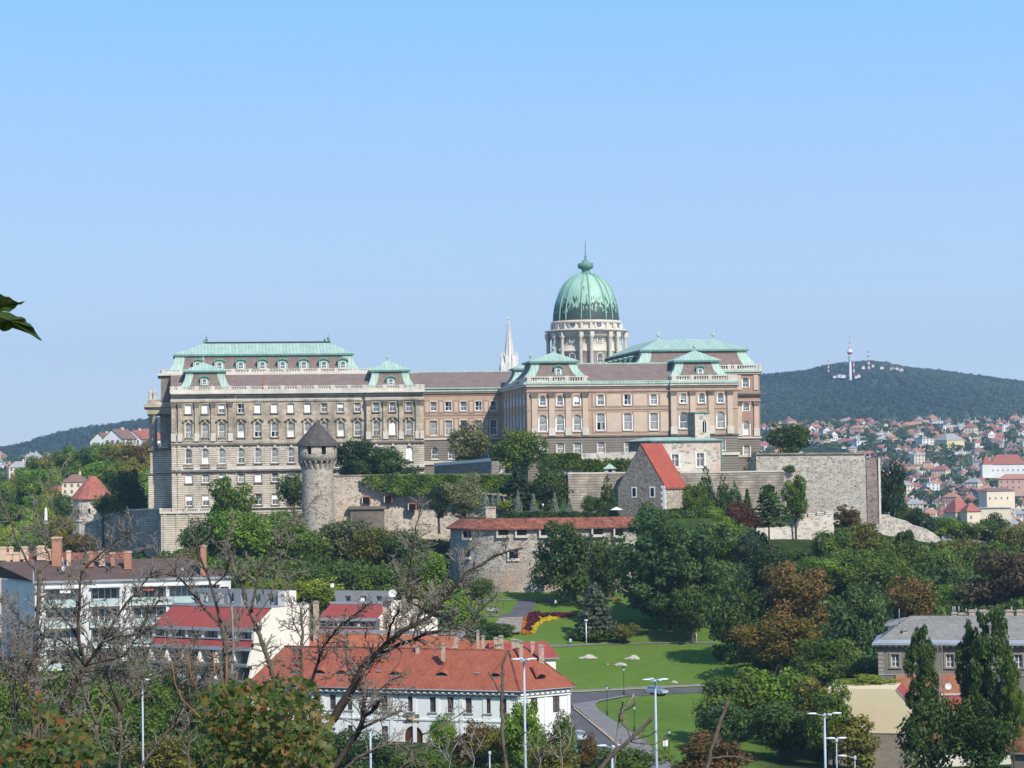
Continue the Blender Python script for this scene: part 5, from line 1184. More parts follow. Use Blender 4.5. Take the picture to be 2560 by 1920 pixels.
mb = MB()
for i in range(9):
 p0 = 1890 + i * 21.5; y = 1304 - i * 3.1
 wallpx(mb, [(p0, y + 5, 1380, 524 + i), (p0 + 21.5, y + 5, 1380, 525 + i)], th=1.6, batter=.4)
 wallpx(mb, [(p0 + 1.5, y, y + 6, 523.9 + i), (p0 + 19, y - .3, y + 6, 524.7 + i)], th=1.7, mcap=1, cap=.18)
for px in ():
 a, b = at(px, 1340, 522), at(px + 10, 1358, 520); mb.poly([(a.x - .9, a.y + 1, a.z), (a.x + .9, a.y + 1, a.z), (b.x + .9, b.y - 2, b.z), (b.x - .9, b.y - 2, b.z)], 2); mb.box(b.x - .8, b.x + .8, b.y - 1.9, a.y + 1, b.z - 4, b.z - .02, 0)
local(mb, o).build('wall', [M['rubble_white'], M['white_quoin'], M['red_tile_old']], o)
wall_thing('garden_wall', 'grey rubble wall stepping down the slope right of the great wall', [(2162, 1290, 1360, 566), (2171, 1287.5, 1360, 566), (2218, 1286, 1365, 568), (2236, 1294, 1370, 569), (2266, 1302, 1375, 571), (2282, 1312, 1380, 572), (2312, 1320, 1385, 574), (2335, 1333, 1390, 576), (2352, 1347, 1395, 577)], 'rubble_great', None, 1.6, .3)
# courtyard garden and terraces (sheets of ground held up by the walls)
M['garden'] = m_plain('garden_soil_and_grass', (.055, .095, .025), .95, .05, amt=.4, scale=.3)
mb = MB(); c0, c1 = at(1140, 1285, 510), at(1800, 1285, 510)
mb.slab([(-7.5, 506), (-4, 500), (0, 497), (26, 495), (44, 500), (44, 548), (-12, 546)], 40, 46.9); struct('courtyard_ground', mb, [M['garden']])
zt = at(1000, 1193, 548).z - .5
mb = MB(); mb.slab([(-41, 549), (3, 551.5), (9, 555), (28, 556), (28, 600), (-36, 600), (-38, 560)], 40, zt - 1.6); struct('terrace_ground', mb, [M['garden']])
mb = MB(); mb.slab([(29, 551), (58, 552), (61, 566), (86, 567), (86, 620), (29, 600)], 40, at(1830, 1182, 552).z - .2); struct('terrace_ground', mb, [M['garden']])
# chapel with a steep red roof
def chapel():
 F_ = Frame(1660, 530, 0); b = math.radians(30); C0 = F_.O
 A = Vector((math.sin(b), math.cos(b), 0)); B = Vector((-math.cos(b), math.sin(b), 0))
 t = thing('chapel', 'grey rubble chapel with steep bright red tiled roof and white quoins', 'chapel', (C0.x, C0.y, at(1660, 1330, 530).z), 0)
 z0, ze, za = at(1660, 1330, 530).z, at(1660, 1217, 530).z, 0
 W = 11.9; L = 10.8; za = at(1604, 1113, 530 + W / 2 * math.sin(b)).z
 P = lambda u, v, z: tuple(C0 + B * u + A * v + Vector((0, 0, z)))
 mb = MB()
 mb.poly([P(0, 0, z0), P(0, 0, ze), P(W / 2, 0, za), P(W, 0, ze), P(W, 0, z0)], 0)
 mb.poly([P(0, L, z0), P(0, L, ze), P(W / 2, L, za), P(W, L, ze), P(W, L, z0)], 0)
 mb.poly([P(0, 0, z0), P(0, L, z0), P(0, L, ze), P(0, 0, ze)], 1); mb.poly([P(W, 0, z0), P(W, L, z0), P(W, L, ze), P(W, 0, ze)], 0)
 local(mb, t).build('wall', [M['rubble_dark_and_shaded'], M['rubble']], t)
 rf = MB()
 for u0, o in ((-.35, -1), (W + .35, 1)):
  zl = ze - .55
  for d in (0, .3): rf.poly([P(u0, .25, zl + d), P(u0, L + .3, zl + d), P(W / 2, L + .3, za + .1 + d), P(W / 2, .25, za + .1 + d)], 0)
  rf.poly([P(u0, .25, zl), P(u0, L + .3, zl), P(u0, L + .3, zl + .3), P(u0, .25, zl + .3)], 0)
  rf.poly([P(u0, .25, zl), P(u0, .25, zl + .3), P(W / 2, .25, za + .4), P(W / 2, .25, za + .1)], 0)
 local(rf, t).build('roof', M['red_tile_new'], t)
 qn = MB(); k = 0; zq = z0
 while zq < ze - .3:
  w1, w2 = (.9, .5) if k % 2 else (.5, .9)
  for uu, sg in ((0, 1),):
   pts = [P(uu - sg * .06, -.06, 0), P(uu + sg * w1, -.06, 0)]
   qn.poly([(*pts[0][:2], zq), (*pts[1][:2], zq), (*pts[1][:2], zq + .62), (*pts[0][:2], zq + .62)], 0)
  a, b_ = P(-.06, -.06, 0), P(-.06, w2, 0); qn.poly([(*a[:2], zq), (*b_[:2], zq), (*b_[:2], zq + .62), (*a[:2], zq + .62)], 0)
  zq += .66; k += 1
 local(qn, t).build('quoins', M['white_quoin'], t); qn = MB()
 a, b_ = P(-.07, L - .6, 0), P(-.07, L, 0); qn.poly([(*a[:2], z0), (*b_[:2], z0), (*b_[:2], ze), (*a[:2], ze)], 0)
 local(qn, t).build('quoins', M['white_quoin'], t)
 for uu, vv, h0, h1, wd, side in ((W * .28, 0, 1241, 1220, .7, 0), (W * .67, 0, 1241, 1220, .7, 0), (0, 2.2, 1230, 1219, .45, 1), (0, 6.2, 1230, 1219, .45, 1)):
  wb = MB(); za_, zb_ = at(1600, h0, 533).z, at(1600, h1, 533).z
  for mi, g_, off in ((0, .32, .10), (1, 0, .14)):
   pts = [P(uu - wd - g_, -off, 0), P(uu + wd * 0 + g_ + .1, -off, 0)] if not side else [P(-off, vv - wd - g_, 0), P(-off, vv + g_, 0)]
   wb.poly([(*pts[0][:2], za_ - g_), (*pts[1][:2], za_ - g_), (*pts[1][:2], zb_ + g_), (*pts[0][:2], zb_ + g_)], mi)
  local(wb, t).build('window', [M['white_quoin'], M['dark_void']], t)
 bt = MB(); p = [P(-.1, L, 0), P(-5.5, L + 1.0, 0)]
 for d in (0, 1.2):
  bt.poly([(p[0][0], p[0][1] + d, z0), (p[0][0], p[0][1] + d, ze - 3.0), (p[1][0], p[1][1] + d, ze - 6.2), (p[1][0], p[1][1] + d, z0)], 0)
 bt.poly([(p[0][0], p[0][1], ze - 3.0), (p[1][0], p[1][1], ze - 6.2), (p[1][0], p[1][1] + 1.2, ze - 6.2), (p[0][0], p[0][1] + 1.2, ze - 3.0)], 1)
 local(bt, t).build('buttress', [M['rubble'], M['white_quoin']], t)
chapel()
# white and red brick hall with a flat green roof, and the slim gothic tower behind it
def brick_hall():
 F_ = Frame(1630, 549, 16); t = thing('stone_hall', 'low hall of white stone and red brick with a flat green copper roof', 'building', (F_.O.x, F_.O.y, 0), F_.a)
 z = lambda py, px=1700: F_.z(px, py); u = F_.u; U1 = u(1804, 1140)
 hs = [(u(1688, 1150), 1.55, z(1166), z(1136), 0), (u(1751, 1150), 1.7, z(1166), z(1134), 0)]
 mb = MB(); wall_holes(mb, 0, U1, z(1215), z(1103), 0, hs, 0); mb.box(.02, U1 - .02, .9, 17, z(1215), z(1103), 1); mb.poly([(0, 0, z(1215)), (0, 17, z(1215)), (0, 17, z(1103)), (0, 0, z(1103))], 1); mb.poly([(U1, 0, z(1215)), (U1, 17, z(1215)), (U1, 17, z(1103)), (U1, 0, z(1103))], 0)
 mat = m_rubble('white_and_brick_masonry', (.60, .53, .45), (.54, .46, .38), (.64, .58, .5), 1.1, patch=(.47, .25, .17), flat=2.2)
 mb.build('wall', [mat, M['rubble_dark_and_shaded']], t)
 for h in hs:
  w_ = MB(); wd, hh = h[1], h[3] - h[2]; w_.poly([(-wd / 2, 0, 0), (wd / 2, 0, 0), (wd / 2, 0, hh), (-wd / 2, 0, hh)], 1)
  for x in (-wd / 2, 0, wd / 2): w_.box(x - .08, x + .08, -.1, .02, 0, hh, 0)
  for zz in (0, hh * .62, hh): w_.box(-wd / 2, wd / 2, -.09, .01, zz - .07, zz + .07, 0)
  for x in (-wd / 2 - .28, wd / 2 + .28): w_.box(x - .2, x + .2, -.55, -.35, -.3, hh + .3, 0)
  w_.box(-wd / 2 - .5, wd / 2 + .5, -.56, -.35, -.45, -.2, 0); w_.build('window', [M['white_quoin'], M['glass']], t, (h[0], .42, h[2]))
 rf = MB(); rf.box(-.5, U1 + .5, -.6, 17.5, z(1103) + .004, z(1100.5), 1); rf.frus((-.5, U1 + .5, -.6, 17.5, z(1100.5) + .003), (3, U1 - 3, 6, 14, z(1092)), 0)
 rf.build('roof', [M['copper'], M['copper_dark']], t)
 dp = MB(); dp.tube([(.05, -.2, z(1210)), (.05, -.2, z(1104))], .09, 6); dp.build('downpipe', M['copper_dark'], t)
 dp = MB(); dp.tube([(U1 - .1, -.2, z(1215)), (U1 - .1, -.2, z(1104))], .09, 6); dp.build('downpipe', M['copper_dark'], t)
 G_ = Frame(1739, 556, 16); t2 = thing('gothic_tower', 'slim square gothic tower with a pointed window above the green roofed hall', 'tower', (G_.O.x, G_.O.y, 0), G_.a)
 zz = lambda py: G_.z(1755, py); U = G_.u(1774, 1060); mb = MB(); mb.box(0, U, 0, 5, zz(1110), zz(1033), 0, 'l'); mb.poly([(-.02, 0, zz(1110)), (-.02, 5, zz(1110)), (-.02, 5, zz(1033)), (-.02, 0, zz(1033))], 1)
 mb.build('wall', [mat, M['rubble_dark_and_shaded']], t2); rf = MB(); rf.box(-.25, U + .25, -.25, 5.2, zz(1033) + .003, zz(1030), 0); rf.build('roof', [M['copper_dark']], t2)
 w_ = MB(); a = .48; hh = zz(1048) - zz(1081)
 pts = lambda k: [(-a * k, 0), (a * k, 0), (a * k, hh * .7), (a * k * .6, hh * .88), (0, hh * (1 if k == 1 else 1.06)), (-a * k * .6, hh * .88), (-a * k, hh * .7)]
 w_.poly([(x, -.06, zq) for x, zq in pts(1.5)], 0); w_.poly([(x, -.1, zq) for x, zq in pts(1)], 1); w_.box(-.06, .06, -.16, -.1, 0, hh * .9, 0)
 w_.build('window', [M['white_quoin'], M['dark_void']], t2, (U * .64, 0, zz(1081)))
brick_hall()
# little turret with a green pyramid roof
p = at(1525, 1186, 546); t = thing('turret', 'tiny white lookout turret with a green pyramid roof', 'turret', (p.x, p.y, p.z))
s = 546 / FPX; mb = MB()
for x0, x1 in ((-13.5, -4), (5, 13.5)): mb.box(x0 * s, x1 * s, 0, .3, 0, 14 * s)
mb.box(-13.5 * s, -13 * s, .3, 2.4, 0, 14 * s); mb.box(13 * s, 13.5 * s, .3, 2.4, 0, 14 * s); mb.box(-13.4 * s, 13.4 * s, 2.4, 2.6, 0, 14 * s, 1); mb.box(-4 * s, 5 * s, .01, .31, 12 * s, 14 * s); mb.build('wall', [M['rubble_white'], M['dark_void']], t)
mb = MB(); mb.frus((-17 * s, 17 * s, -.5, 3.0, 14.2 * s), (-.05, .05, 1.2, 1.3, 27 * s)); mb.poly([(-17 * s, -.5, 14.1 * s), (17 * s, -.5, 14.1 * s), (17 * s, 3, 14.1 * s), (-17 * s, 3, 14.1 * s)]); mb.build('roof', M['copper'], t)
# round bastion with the tiled gallery
def gallery():
 s = 492 / FPX; R = 14.0; xl = (1121 - 1280) * s - .1; cx, cy = xl + R, 492 + R
 pl = [(cx + R * math.cos(math.radians(a)), cy + R * math.sin(math.radians(a))) for a in range(165, 271, 7)] + [(cx + 7 * k, 492 + .15 * k) for k in (1, 2, 3)] + [(at(1590, 1300, 493).x, 493)]
 t = thing('gallery_bastion', 'round stone bastion topped by a long gallery roof of old red tiles', 'bastion', (pl[8][0], pl[8][1], at(1250, 1488, 492).z))
 zr = at(1350, 1294, 495).z; ze = at(1350, 1320.5, 491).z; zb = at(1300, 1492, 492).z - 2
 mb = MB(); n = len(pl); wall_run(mb, pl, [ze + .2] * n, [zb] * n, 3.5, 0, None, batter=.8); local(mb, t).build('wall', [M['plaster_brick']], t)
 def off(d):
  P = [Vector((p[0], p[1], 0)) for p in pl]; out = []
  for i in range(n):
   q = (P[min(i + 1, n - 1)] - P[max(i - 1, 0)]).normalized(); N = Vector((-q.y, q.x, 0)); out.append(P[i] + N * d)
  return out
 rf = MB(); o1, o2, o3 = off(-1.0), off(2.4), off(5.2)
 for i in range(n - 1):
  for d in (0, .25):
   rf.poly([(*o1[i][:2], ze - d), (*o1[i + 1][:2], ze - d), (*o2[i + 1][:2], zr - d), (*o2[i][:2], zr - d)], 0); rf.poly([(*o2[i][:2], zr - d), (*o2[i + 1][:2], zr - d), (*o3[i + 1][:2], ze + .5 - d), (*o3[i][:2], ze + .5 - d)], 0)
  rf.poly([(*o1[i][:2], ze - .25), (*o1[i + 1][:2], ze - .25), (*o1[i + 1][:2], ze), (*o1[i][:2], ze)], 0)
  c, d = off(2.25), off(2.55); rf.poly([(*c[i][:2], zr + .12), (*c[i + 1][:2], zr + .12), (*d[i + 1][:2], zr + .12), (*d[i][:2], zr + .12)], 1)
 local(rf, t).build('roof', [M['red_tile_old'], M['ashlar_old']], t)
 # openings under the eaves and in the wall
 for px, y0, y1, w_ in ((1168, 1344, 1329, 20), (1258, 1338, 1326, 24), (1304, 1338, 1325, 24), (1362, 1338, 1325, 20), (1495, 1336, 1322, 24), (1548, 1338, 1322, 20), (1168, 1392, 1372, 16), (1284, 1396, 1374, 22)):
  Y = 492 + (R - math.sqrt(max(0, R * R - (max(0, cx - (px - 1280) * s)) ** 2)))
  p0, p1 = at(px, y0, Y - .2), at(px, y1, Y - .2); hw = w_ / 2 * s; w0 = MB()
  ang = -math.asin(max(-1, min(1, (cx - (px - 1280) * s) / R))) if (px - 1280) * s < cx else 0
  w0.box(-hw, hw, -.35, 1.2, 0, p1.z - p0.z, 0); w0.box(-hw - .4, hw + .4, -.45, 1, -.55, -.003, 1)
  w0.box(-hw - .35, -hw - .003, -.42, 1, 0, p1.z - p0.z, 1)
  m = Matrix.Translation(p0) @ Matrix.Rotation(ang, 4, 'Z'); w0.v = [tuple(m @ Vector(v)) for v in w0.v]; local(w0, t).build('opening', [M['dark_void'], M['pale_stone']], t)
 ch = MB(); p = at(1228, 1296, 503); ch.box(p.x - 1.1, p.x + 1.0, p.y, p.y + 1.5, p.z - 3, p.z + 2.2, 0); ch.box(p.x - 1.3, p.x + 1.1, p.y - .15, p.y + 1.6, p.z + 2.203, p.z + 2.5, 0); local(ch, t).build('chimney', [M['rubble']], t)
gallery()
# clipped hedge behind the gallery roof
o = thing('hedge', 'low clipped hedge between the spruce row and the tiled gallery', 'hedge', at(1380, 1293, 512))
def hp(r, n):
 px = 1262 + 232 * r.random(n); return np.array([tuple(at(a, 1281 + 14 * b + 2 * math.sin(a * .2), 511 + 3 * c)) for a, b, c in zip(px, r.random(n), r.random(n))])
leaves_on('foliage', o, hp, 5000, .4, (.035, .072, .014), 6)
# round tower with the red cone, far left, and the shaded terrace wall
c = at(232, 1300, 662); s = 662 / FPX; zz = lambda py: at(232, py, 662).z - at(232, 1345, 662).z
t = thing('round_tower', 'pale round tower with a red tiled cone roof left of the palace', 'tower', (c.x, c.y, at(232, 1345, 662).z))
mb = MB(); mb.lathe([(53 * s, -9), (51.5 * s, zz(1303)), (51.5 * s + .15, zz(1302.5)), (51.5 * s + .15, zz(1301)), (50.5 * s, zz(1300.5)), (50 * s, zz(1246))], 12, smooth=False); mb.build('wall', [m_rubble('pale_tower_stone', (.62, .54, .43), (.54, .46, .36), (.66, .6, .5), .9, patch=(.45, .38, .3))], t)
mb = MB(); mb.lathe([(56 * s, zz(1248)), (56 * s, zz(1246.5)), (30 * s, zz(1215)), (1.0, zz(1190.5)), (.05, zz(1189))], 12, smooth=False); mb.lathe([(55.8 * s, zz(1247.9)), (20 * s, zz(1247))], 12, mi=1, smooth=False); mb.build('roof', [m_tiles('mossy_red_tiles', (.36, .115, .08), (.43, .165, .115), moss=(.06, .055, .05), row=.5, seam=.4, mossamt=.75), M['dark_void']], t)
for px in (204, 232.5):
 p = at(px, 1282, 662); d = Vector((p.x - c.x, -math.sqrt(max(0.1, (50.4 * s) ** 2 - (p.x - c.x) ** 2)), 0)); wb = MB(); wb.box(-.32, .32, -.12, .3, 0, 1.35, 0); wb.box(-.5, .5, -.1, .2, -.12, 1.5, 1)
 wb.v = [(x, y - (.03 if False else 0), z_) for x, y, z_ in wb.v]; wb.build('window', [M['dark_void'], M['pale_stone']], t, (d.x, d.y, zz(1282)), math.atan2(d.y, d.x) + math.pi / 2)
wall_thing('terrace_wall', 'shaded grey terrace wall running back from the palace towards the red coned tower', [(196, 1316, 1400, 662), (313, 1277, 1400, 628), (405, 1273, 1420, 598)], 'ashlar_old', 'pale_stone', 4, .3)
# small white sunshade in the courtyard
p = at(1541, 1284, 516); t = thing('parasol', 'small white parasol beside the chapel gable', 'parasol', (p.x, p.y, 46.9)); mb = MB(); mb.lathe([(1.5, 1.75), (.05, 2.4)], 8, smooth=False); mb.lathe([(1.48, 1.74), (.05, 2.3)], 8, smooth=False); mb.build('canopy', M['white_paint'], t); mb = MB(); mb.tube([(0, 0, 0), (0, 0, 2.4)], .04, 6); mb.build('pole', M['iron'], t)
# ------------------------------------------------------------ houses at the foot of the hill
M['white_wall'] = m_plain('white_limewash', (.74, .73, .70), .9, .1, amt=.05, scale=.4)
M['cream_wall'] = m_plain('cream_render', (.74, .69, .58), .9, .1, amt=.05, scale=.4)
M['red_tile'] = m_tiles('clay_red_tiles', (.30, .082, .043), (.37, .115, .066), moss=(.19, .06, .038), row=.32, seam=.22, mossamt=.5)
M['orange_tile'] = m_tiles('orange_clay_tiles', (.37, .11, .05), (.44, .15, .072), row=.32, seam=.22)
M['red_felt'] = m_plain('red_roof_sheet', (.30, .062, .05), .8, .2, amt=.12, scale=.5)
M['grey_metal'] = m_plain('grey_sheet_metal', (.30, .32, .345), .55, .35, amt=.12, scale=.5)
M['grey_slab'] = m_plain('grey_concrete', (.26, .265, .275), .9, .1, amt=.12, scale=.4)
M['brown_tile'] = m_tiles('dark_brown_tiles', (.105, .07, .055), (.15, .10, .08), moss=(.085, .06, .05), row=.36, seam=.3)
M['brick'] = m_tiles('orange_brick', (.42, .19, .115), (.50, .25, .16), row=.16, seam=.3)
M['brick_pale'] = m_rubble('old_chimney_brick', (.46, .36, .27), (.36, .27, .2), (.58, .5, .4), .35)
M['peach'] = m_plain('peach_render', (.62, .44, .31), .9, .1, amt=.1)
M['brown_paint'] = m_plain('brown_window_paint', (.085, .035, .022), .6, .3, amt=.15)
M['flats_wall'] = m_plain('dull_white_render', (.63, .615, .58), .9, .1, amt=.12, scale=.35, detail=6)
M['mint'] = m_plain('mint_glass_panel', (.42, .52, .475), .35, .5, amt=.06)
M['yellow_wall'] = m_plain('pale_yellow_render', (.66, .545, .345), .9, .1, amt=.05, scale=.25)
M['grey_render'] = m_plain('grey_brown_render', (.205, .18, .145), .95, .1, amt=.12, scale=.6)
M['asbestos'] = m_tiles('grey_slate_diamonds', (.22, .205, .18), (.285, .265, .235), moss=(.16, .15, .12), row=.34, seam=.34, mossamt=.5)
M['lead_roof'] = m_plain('dish_white', (.72, .73, .74), .4, .4, amt=.03)
def chimney(parent, px, top, bot, wpx, Y, mat='brick_pale', cap='ashlar_old', root=None):
 s = Y / FPX; p = at(px, bot, Y); q = at(px, top, Y); w_ = wpx * s / 2; mb = MB(); h = q.z - p.z
 mb.box(-w_, w_, -w_ * .8, w_ * .8, -1.2, h - .35, 0); mb.box(-w_ - .1, w_ + .1, -w_ * .8 - .1, w_ * .8 + .1, h - .347, h - .12, 1); mb.box(-w_ * .8, w_ * .8, -w_ * .6, w_ * .6, h - .117, h, 0)
 loc = Vector((p.x, p.y, p.z));
 m = Matrix.Translation(parent.location) @ Matrix.Rotation(parent.rotation_euler.z, 4, 'Z'); m.invert()
 return mb.build('chimney', [M[mat], M[cap]], parent, m @ loc, -parent.rotation_euler.z)
def dish(parent_label, px, py, rpx, Y, yaw, post=1.5):
 p = at(px, py, Y); r = rpx * Y / FPX
 t = thing('satellite_dish', parent_label, 'dish', (p.x, p.y, p.z - post), yaw)
 mb = MB(); mb.lathe([(r, 0), (r * .7, r * .16), (r * .35, r * .27), (0.01, r * .3)], 18)
 mb.v = [(x, z_ - r * .3, y) for x, y, z_ in mb.v]; mb.v = [(x, -y if False else y, z_ + post) for x, y, z_ in mb.v]; mb.build('reflector', M['lead_roof'], t)
 mb = MB(); mb.tube([(0, .1, 0), (0, .1, post)], .05, 6); mb.tube([(0, .1, post - r * .6), (0, -r * .9, post - r * .3)], .025, 5); mb.build('mast', M['grey_metal'], t)
# --- white house with the long red roof
def white_house():
 C = at(1300, 1728, 345); Y0 = 345; a1, a2 = math.radians(-19.6), math.radians(35.7)
 d1, n1 = Vector((math.cos(a1), math.sin(a1), 0)), Vector((-math.sin(a1), math.cos(a1), 0)); d2 = Vector((math.cos(a2), math.sin(a2), 0)); n2 = Vector((-math.sin(a2), math.cos(a2), 0))
 ze = C.z; zg = ze - 8.6; over = .7
 t = thing('white_house', 'long white baroque house with a red tiled roof, eyelid dormers and an arched gate', 'house', (C.x, C.y, zg), a1)
 inv = (Matrix.Translation(t.location) @ Matrix.Rotation(a1, 4, 'Z')).inverted()
 LEN = 44.5; E = 9.5
 # wall corner set back from the eave
 W0 = C - d1 * over * .6 + n1 * over + Vector((0, 0, 0)); W0.z = 0
 F_ = Frame(1300, 345, -19.6); F_.O = Vector((W0.x, W0.y, 0))
 u = lambda px, py=1760: F_.uz(px, py)[0]; z = lambda py, px: F_.uz(px, py)[1] - zg
 H = ze - zg
 hs = [(u(p), .98, z(1782 - (1266 - p) * .003, p), z(1741 - (1266 - p) * .003, p), 0) for p in (652, 690, 741, 793, 832, 873, 913, 961, 1027, 1082, 1126, 1171.5, 1218.7, 1264)]
 zl = hs[10][2], hs[10][3]; hs = [(h[0], h[1], zl[0], zl[1], 0) for h in hs]
 zb = z(1855, 961), z(1815, 961)
 lo = [(u(p), 1.05, zb[0], zb[1], 0) for p in (793, 873, 961, 1126, 1171.5, 1218.7, 1264)]; gate = (u(1033), 3.0, 0.02, z(1815, 1033), 1)
 mb = MB(); off = F_.O - Vector((C.x, C.y, 0)); ro = Matrix.Rotation(-a1, 4, 'Z') @ off
 wall_holes(mb, -LEN, 0, 0, H - .1, 0, hs + lo + [gate], 0, .3)
 mb.v = [(x + ro.x, y + ro.y, z_) for x, y, z_ in mb.v]
 Wd = Matrix.Rotation(-a1, 4, 'Z')
 e2 = Wd @ d2; nn2 = Wd @ n2; w0 = Vector((ro.x, ro.y, 0)); w1 = w0 + e2 * E
 mb.poly([(w0.x, w0.y, 0), (w1.x, w1.y, 0), (w1.x, w1.y, H - .1), (w0.x, w0.y, H - .1)], 0)
 wb_ = w1 + nn2 * 11; wl = Vector((ro.x - LEN, ro.y + 12, 0)); wl0 = Vector((ro.x - LEN, ro.y, 0))
 for a, b in ((w1, wb_), (wb_, wl), (wl, wl0)): mb.poly([(a.x, a.y, 0), (b.x, b.y, 0), (b.x, b.y, H - .1), (a.x, a.y, H - .1)], 0)
 mb.build('wall', [M['white_wall']], t)
 def win(x, y, zb_, w_, h, rot, gl='glass'):
  k = (round(w_, 2), round(h, 2))
  if k not in _hw:
   m = MB(); m.poly([(-w_ / 2, 0, 0), (w_ / 2, 0, 0), (w_ / 2, 0, h), (-w_ / 2, 0, h)], 1)
   for xx in (-w_ / 2 + .05, 0, w_ / 2 - .05): m.box(xx - .06, xx + .06, -.1, .02, 0, h, 0)
   for zz in (.05, h * .33, h * .66, h - .05): m.box(-w_ / 2, w_ / 2, -.08, .01, zz - .05, zz + .05, 0)
   _hw[k] = m.mesh('window', [M['brown_paint'], M['glass']])
  return link('window', _hw[k], t, (x, y, zb_), rot)
 for h in hs + lo: win(h[0] + ro.x, ro.y + .26, h[2], h[1], h[3] - h[2], 0)
 for h in hs + lo:
  sl = MB(); x = h[0] + ro.x; sl.box(x - .75, x + .75, ro.y - .22, ro.y - .01, h[2] - .2, h[2] - .02, 0); sl.box(x - .6, x + .6, ro.y - .08, ro.y - .01, h[2] - .75, h[2] - .35, 1); sl.build('sill', [M['grey_slab'], M['white_wall']], t)
 for k, px in enumerate((1342, 1401)):
  p = at(px, 1783, C.y + 2 + k * 2.4); dd = (w0 + e2 * (2.7 + 4.1 * k)); win(dd.x - nn2.x * .03, dd.y - nn2.y * .03, zl[0] - .1, 1.1, zl[1] - zl[0] + .2, a2 - a1)
 cor = MB()
 for x in range(12):
  xx = -LEN + 1.6 + x * 3.75 + ro.x; cor.box(xx - .3, xx + .3, ro.y - .1, ro.y - .004, 0, H - 1.0, 1)
 cor.box(-LEN + ro.x, ro.x, ro.y - .55, ro.y, H - .75, H - .35, 0); cor.box(-LEN + ro.x, ro.x, ro.y - .3, ro.y, H - 1.15, H - .754, 0); cor.box(-LEN + ro.x, ro.x, ro.y - .16, ro.y, zb[1] + 1.0, zb[1] + 1.3, 1)
 for k in range(44): cor.box(ro.x - 1 - k, ro.x - .6 - k, ro.y - .68, ro.y - .56, H - .6, H - .36, 1)
 q = [w0 - nn2 * .5, w1 - nn2 * .5, w1, w0]; cor.slab([(p.x, p.y) for p in q], H - .75, H - .35, 1); q = [w0 - nn2 * .25, w1 - nn2 * .25, w1, w0]; cor.slab([(p.x, p.y) for p in q], H - 1.15, H - .754, 1)
 for k in range(10):
  c_ = w0 + e2 * (.5 + .95 * k); q = [c_ - nn2 * .66, c_ + e2 * .35 - nn2 * .66, c_ + e2 * .35 - nn2 * .51, c_ - nn2 * .51]; cor.slab([(p.x, p.y) for p in q], H - .6, H - .36, 0)
 for k in (.3, 4.6, 8.9):
  c_ = w0 + e2 * k; q = [c_ - nn2 * .1, c_ + e2 * .55 - nn2 * .1, c_ + e2 * .55 - nn2 * .003, c_ - nn2 * .003]; cor.slab([(p.x, p.y) for p in q], 0, H - 1.2, 1)
 cor.build('cornice', [M['grey_slab'], M['white_wall']], t)
 g = MB(); N = 10; gw_, gh = 3.0, gate[3]; zs = gh - 1.5
 g.poly([(-1.5, 0, 0), (1.5, 0, 0)] + [(1.5 * math.cos(math.pi * k / N), 0, zs + 1.5 * math.sin(math.pi * k / N)) for k in range(N + 1)], 0)
 for k in range(N):
  a, b = math.pi * k / N, math.pi * (k + 1) / N
  g.poly([(1.5 * math.cos(a), -.32, zs + 1.5 * math.sin(a)), (1.5 * math.cos(b), -.32, zs + 1.5 * math.sin(b)), (1.95 * math.cos(b), -.34, zs + 1.95 * math.sin(b)), (1.95 * math.cos(a), -.34, zs + 1.95 * math.sin(a))], 1)
 for sx in (-1.95, 1.5): g.box(sx, sx + .45, -.345, -.3, 0, zs, 1)
 g.box(-.05, .05, -.05, 0, 0, gh - .1, 2)
 g.build('gate', [M['brown_paint'], M['cream_wall'], M['iron']], t, (gate[0] + ro.x, ro.y + .28, .02))
 rl = MB(); xr = u(1027) + ro.x; z0r, z1r = z(1806, 1030), z(1785, 1030)
 rl.box(xr - 1.2, xr + 1.35, ro.y - .12, ro.y - .003, z0r, z1r, 0); rl.tube([(xr - .6, ro.y - .2, z0r + .45), (xr + .1, ro.y - .24, z0r + .55), (xr + .5, ro.y - .22, z0r + .75), (xr + .62, ro.y - .2, z0r + 1.0)], [.2, .24, .15, .1], 7, 1); rl.tube([(xr - .5, ro.y - .2, z0r + .4), (xr - .55, ro.y - .2, z0r + .05)], .07, 5, 1); rl.tube([(xr + .25, ro.y - .2, z0r + .5), (xr + .4, ro.y - .2, z0r + .05)], .07, 5, 1)
 rl.build('relief', [M['dark_stone'], m_plain('gilded_relief', (.45, .32, .12), .5, .4)], t)
 # roof: long slope, angled end slope, ridge bent over the corner
 eL = Vector((-LEN - .5, 0, H)); eC = Vector((0, 0, H)); eE = e2 * (E + .9) + Vector((0, 0, H))
 loc = lambda px, py, Y: inv @ at(px, py, Y)
 R1 = loc(1272, 1627, 352.5); R2 = loc(1312, 1617, 357); R1.z = R2.z = (R1.z + R2.z) / 2; R0 = Vector((-LEN + 3, R1.y + .5, R1.z))
 bE = eE + nn2 * 13; bL = Vector((-LEN - .5, 15, H)); bE = Vector((bE.x, bE.y, H)); bm = Vector((R1.x - 2, 15, H))
 rf = MB()
 rf.poly([eL, eC, R1, R0], 0); rf.poly([eC, eE, R2, R1], 0); rf.poly([eE, bE, R2], 0); rf.poly([R0, R1, bm, bL], 0); rf.poly([R1, R2, bE, bm], 0); rf.poly([bL, eL, R0], 0)
 for a, b in ((eC, R1), (R1, R0), (R1, R2), (eE, R2)): rf.tube([a + Vector((0, 0, .02)), b + Vector((0, 0, .02))], .15, 6, 1)
 for a, b in ((eL, eC), (eC, eE)): rf.tube([a + Vector((0, -.08, -.08)), b + Vector((0, -.08, -.08))], .11, 6, 2)
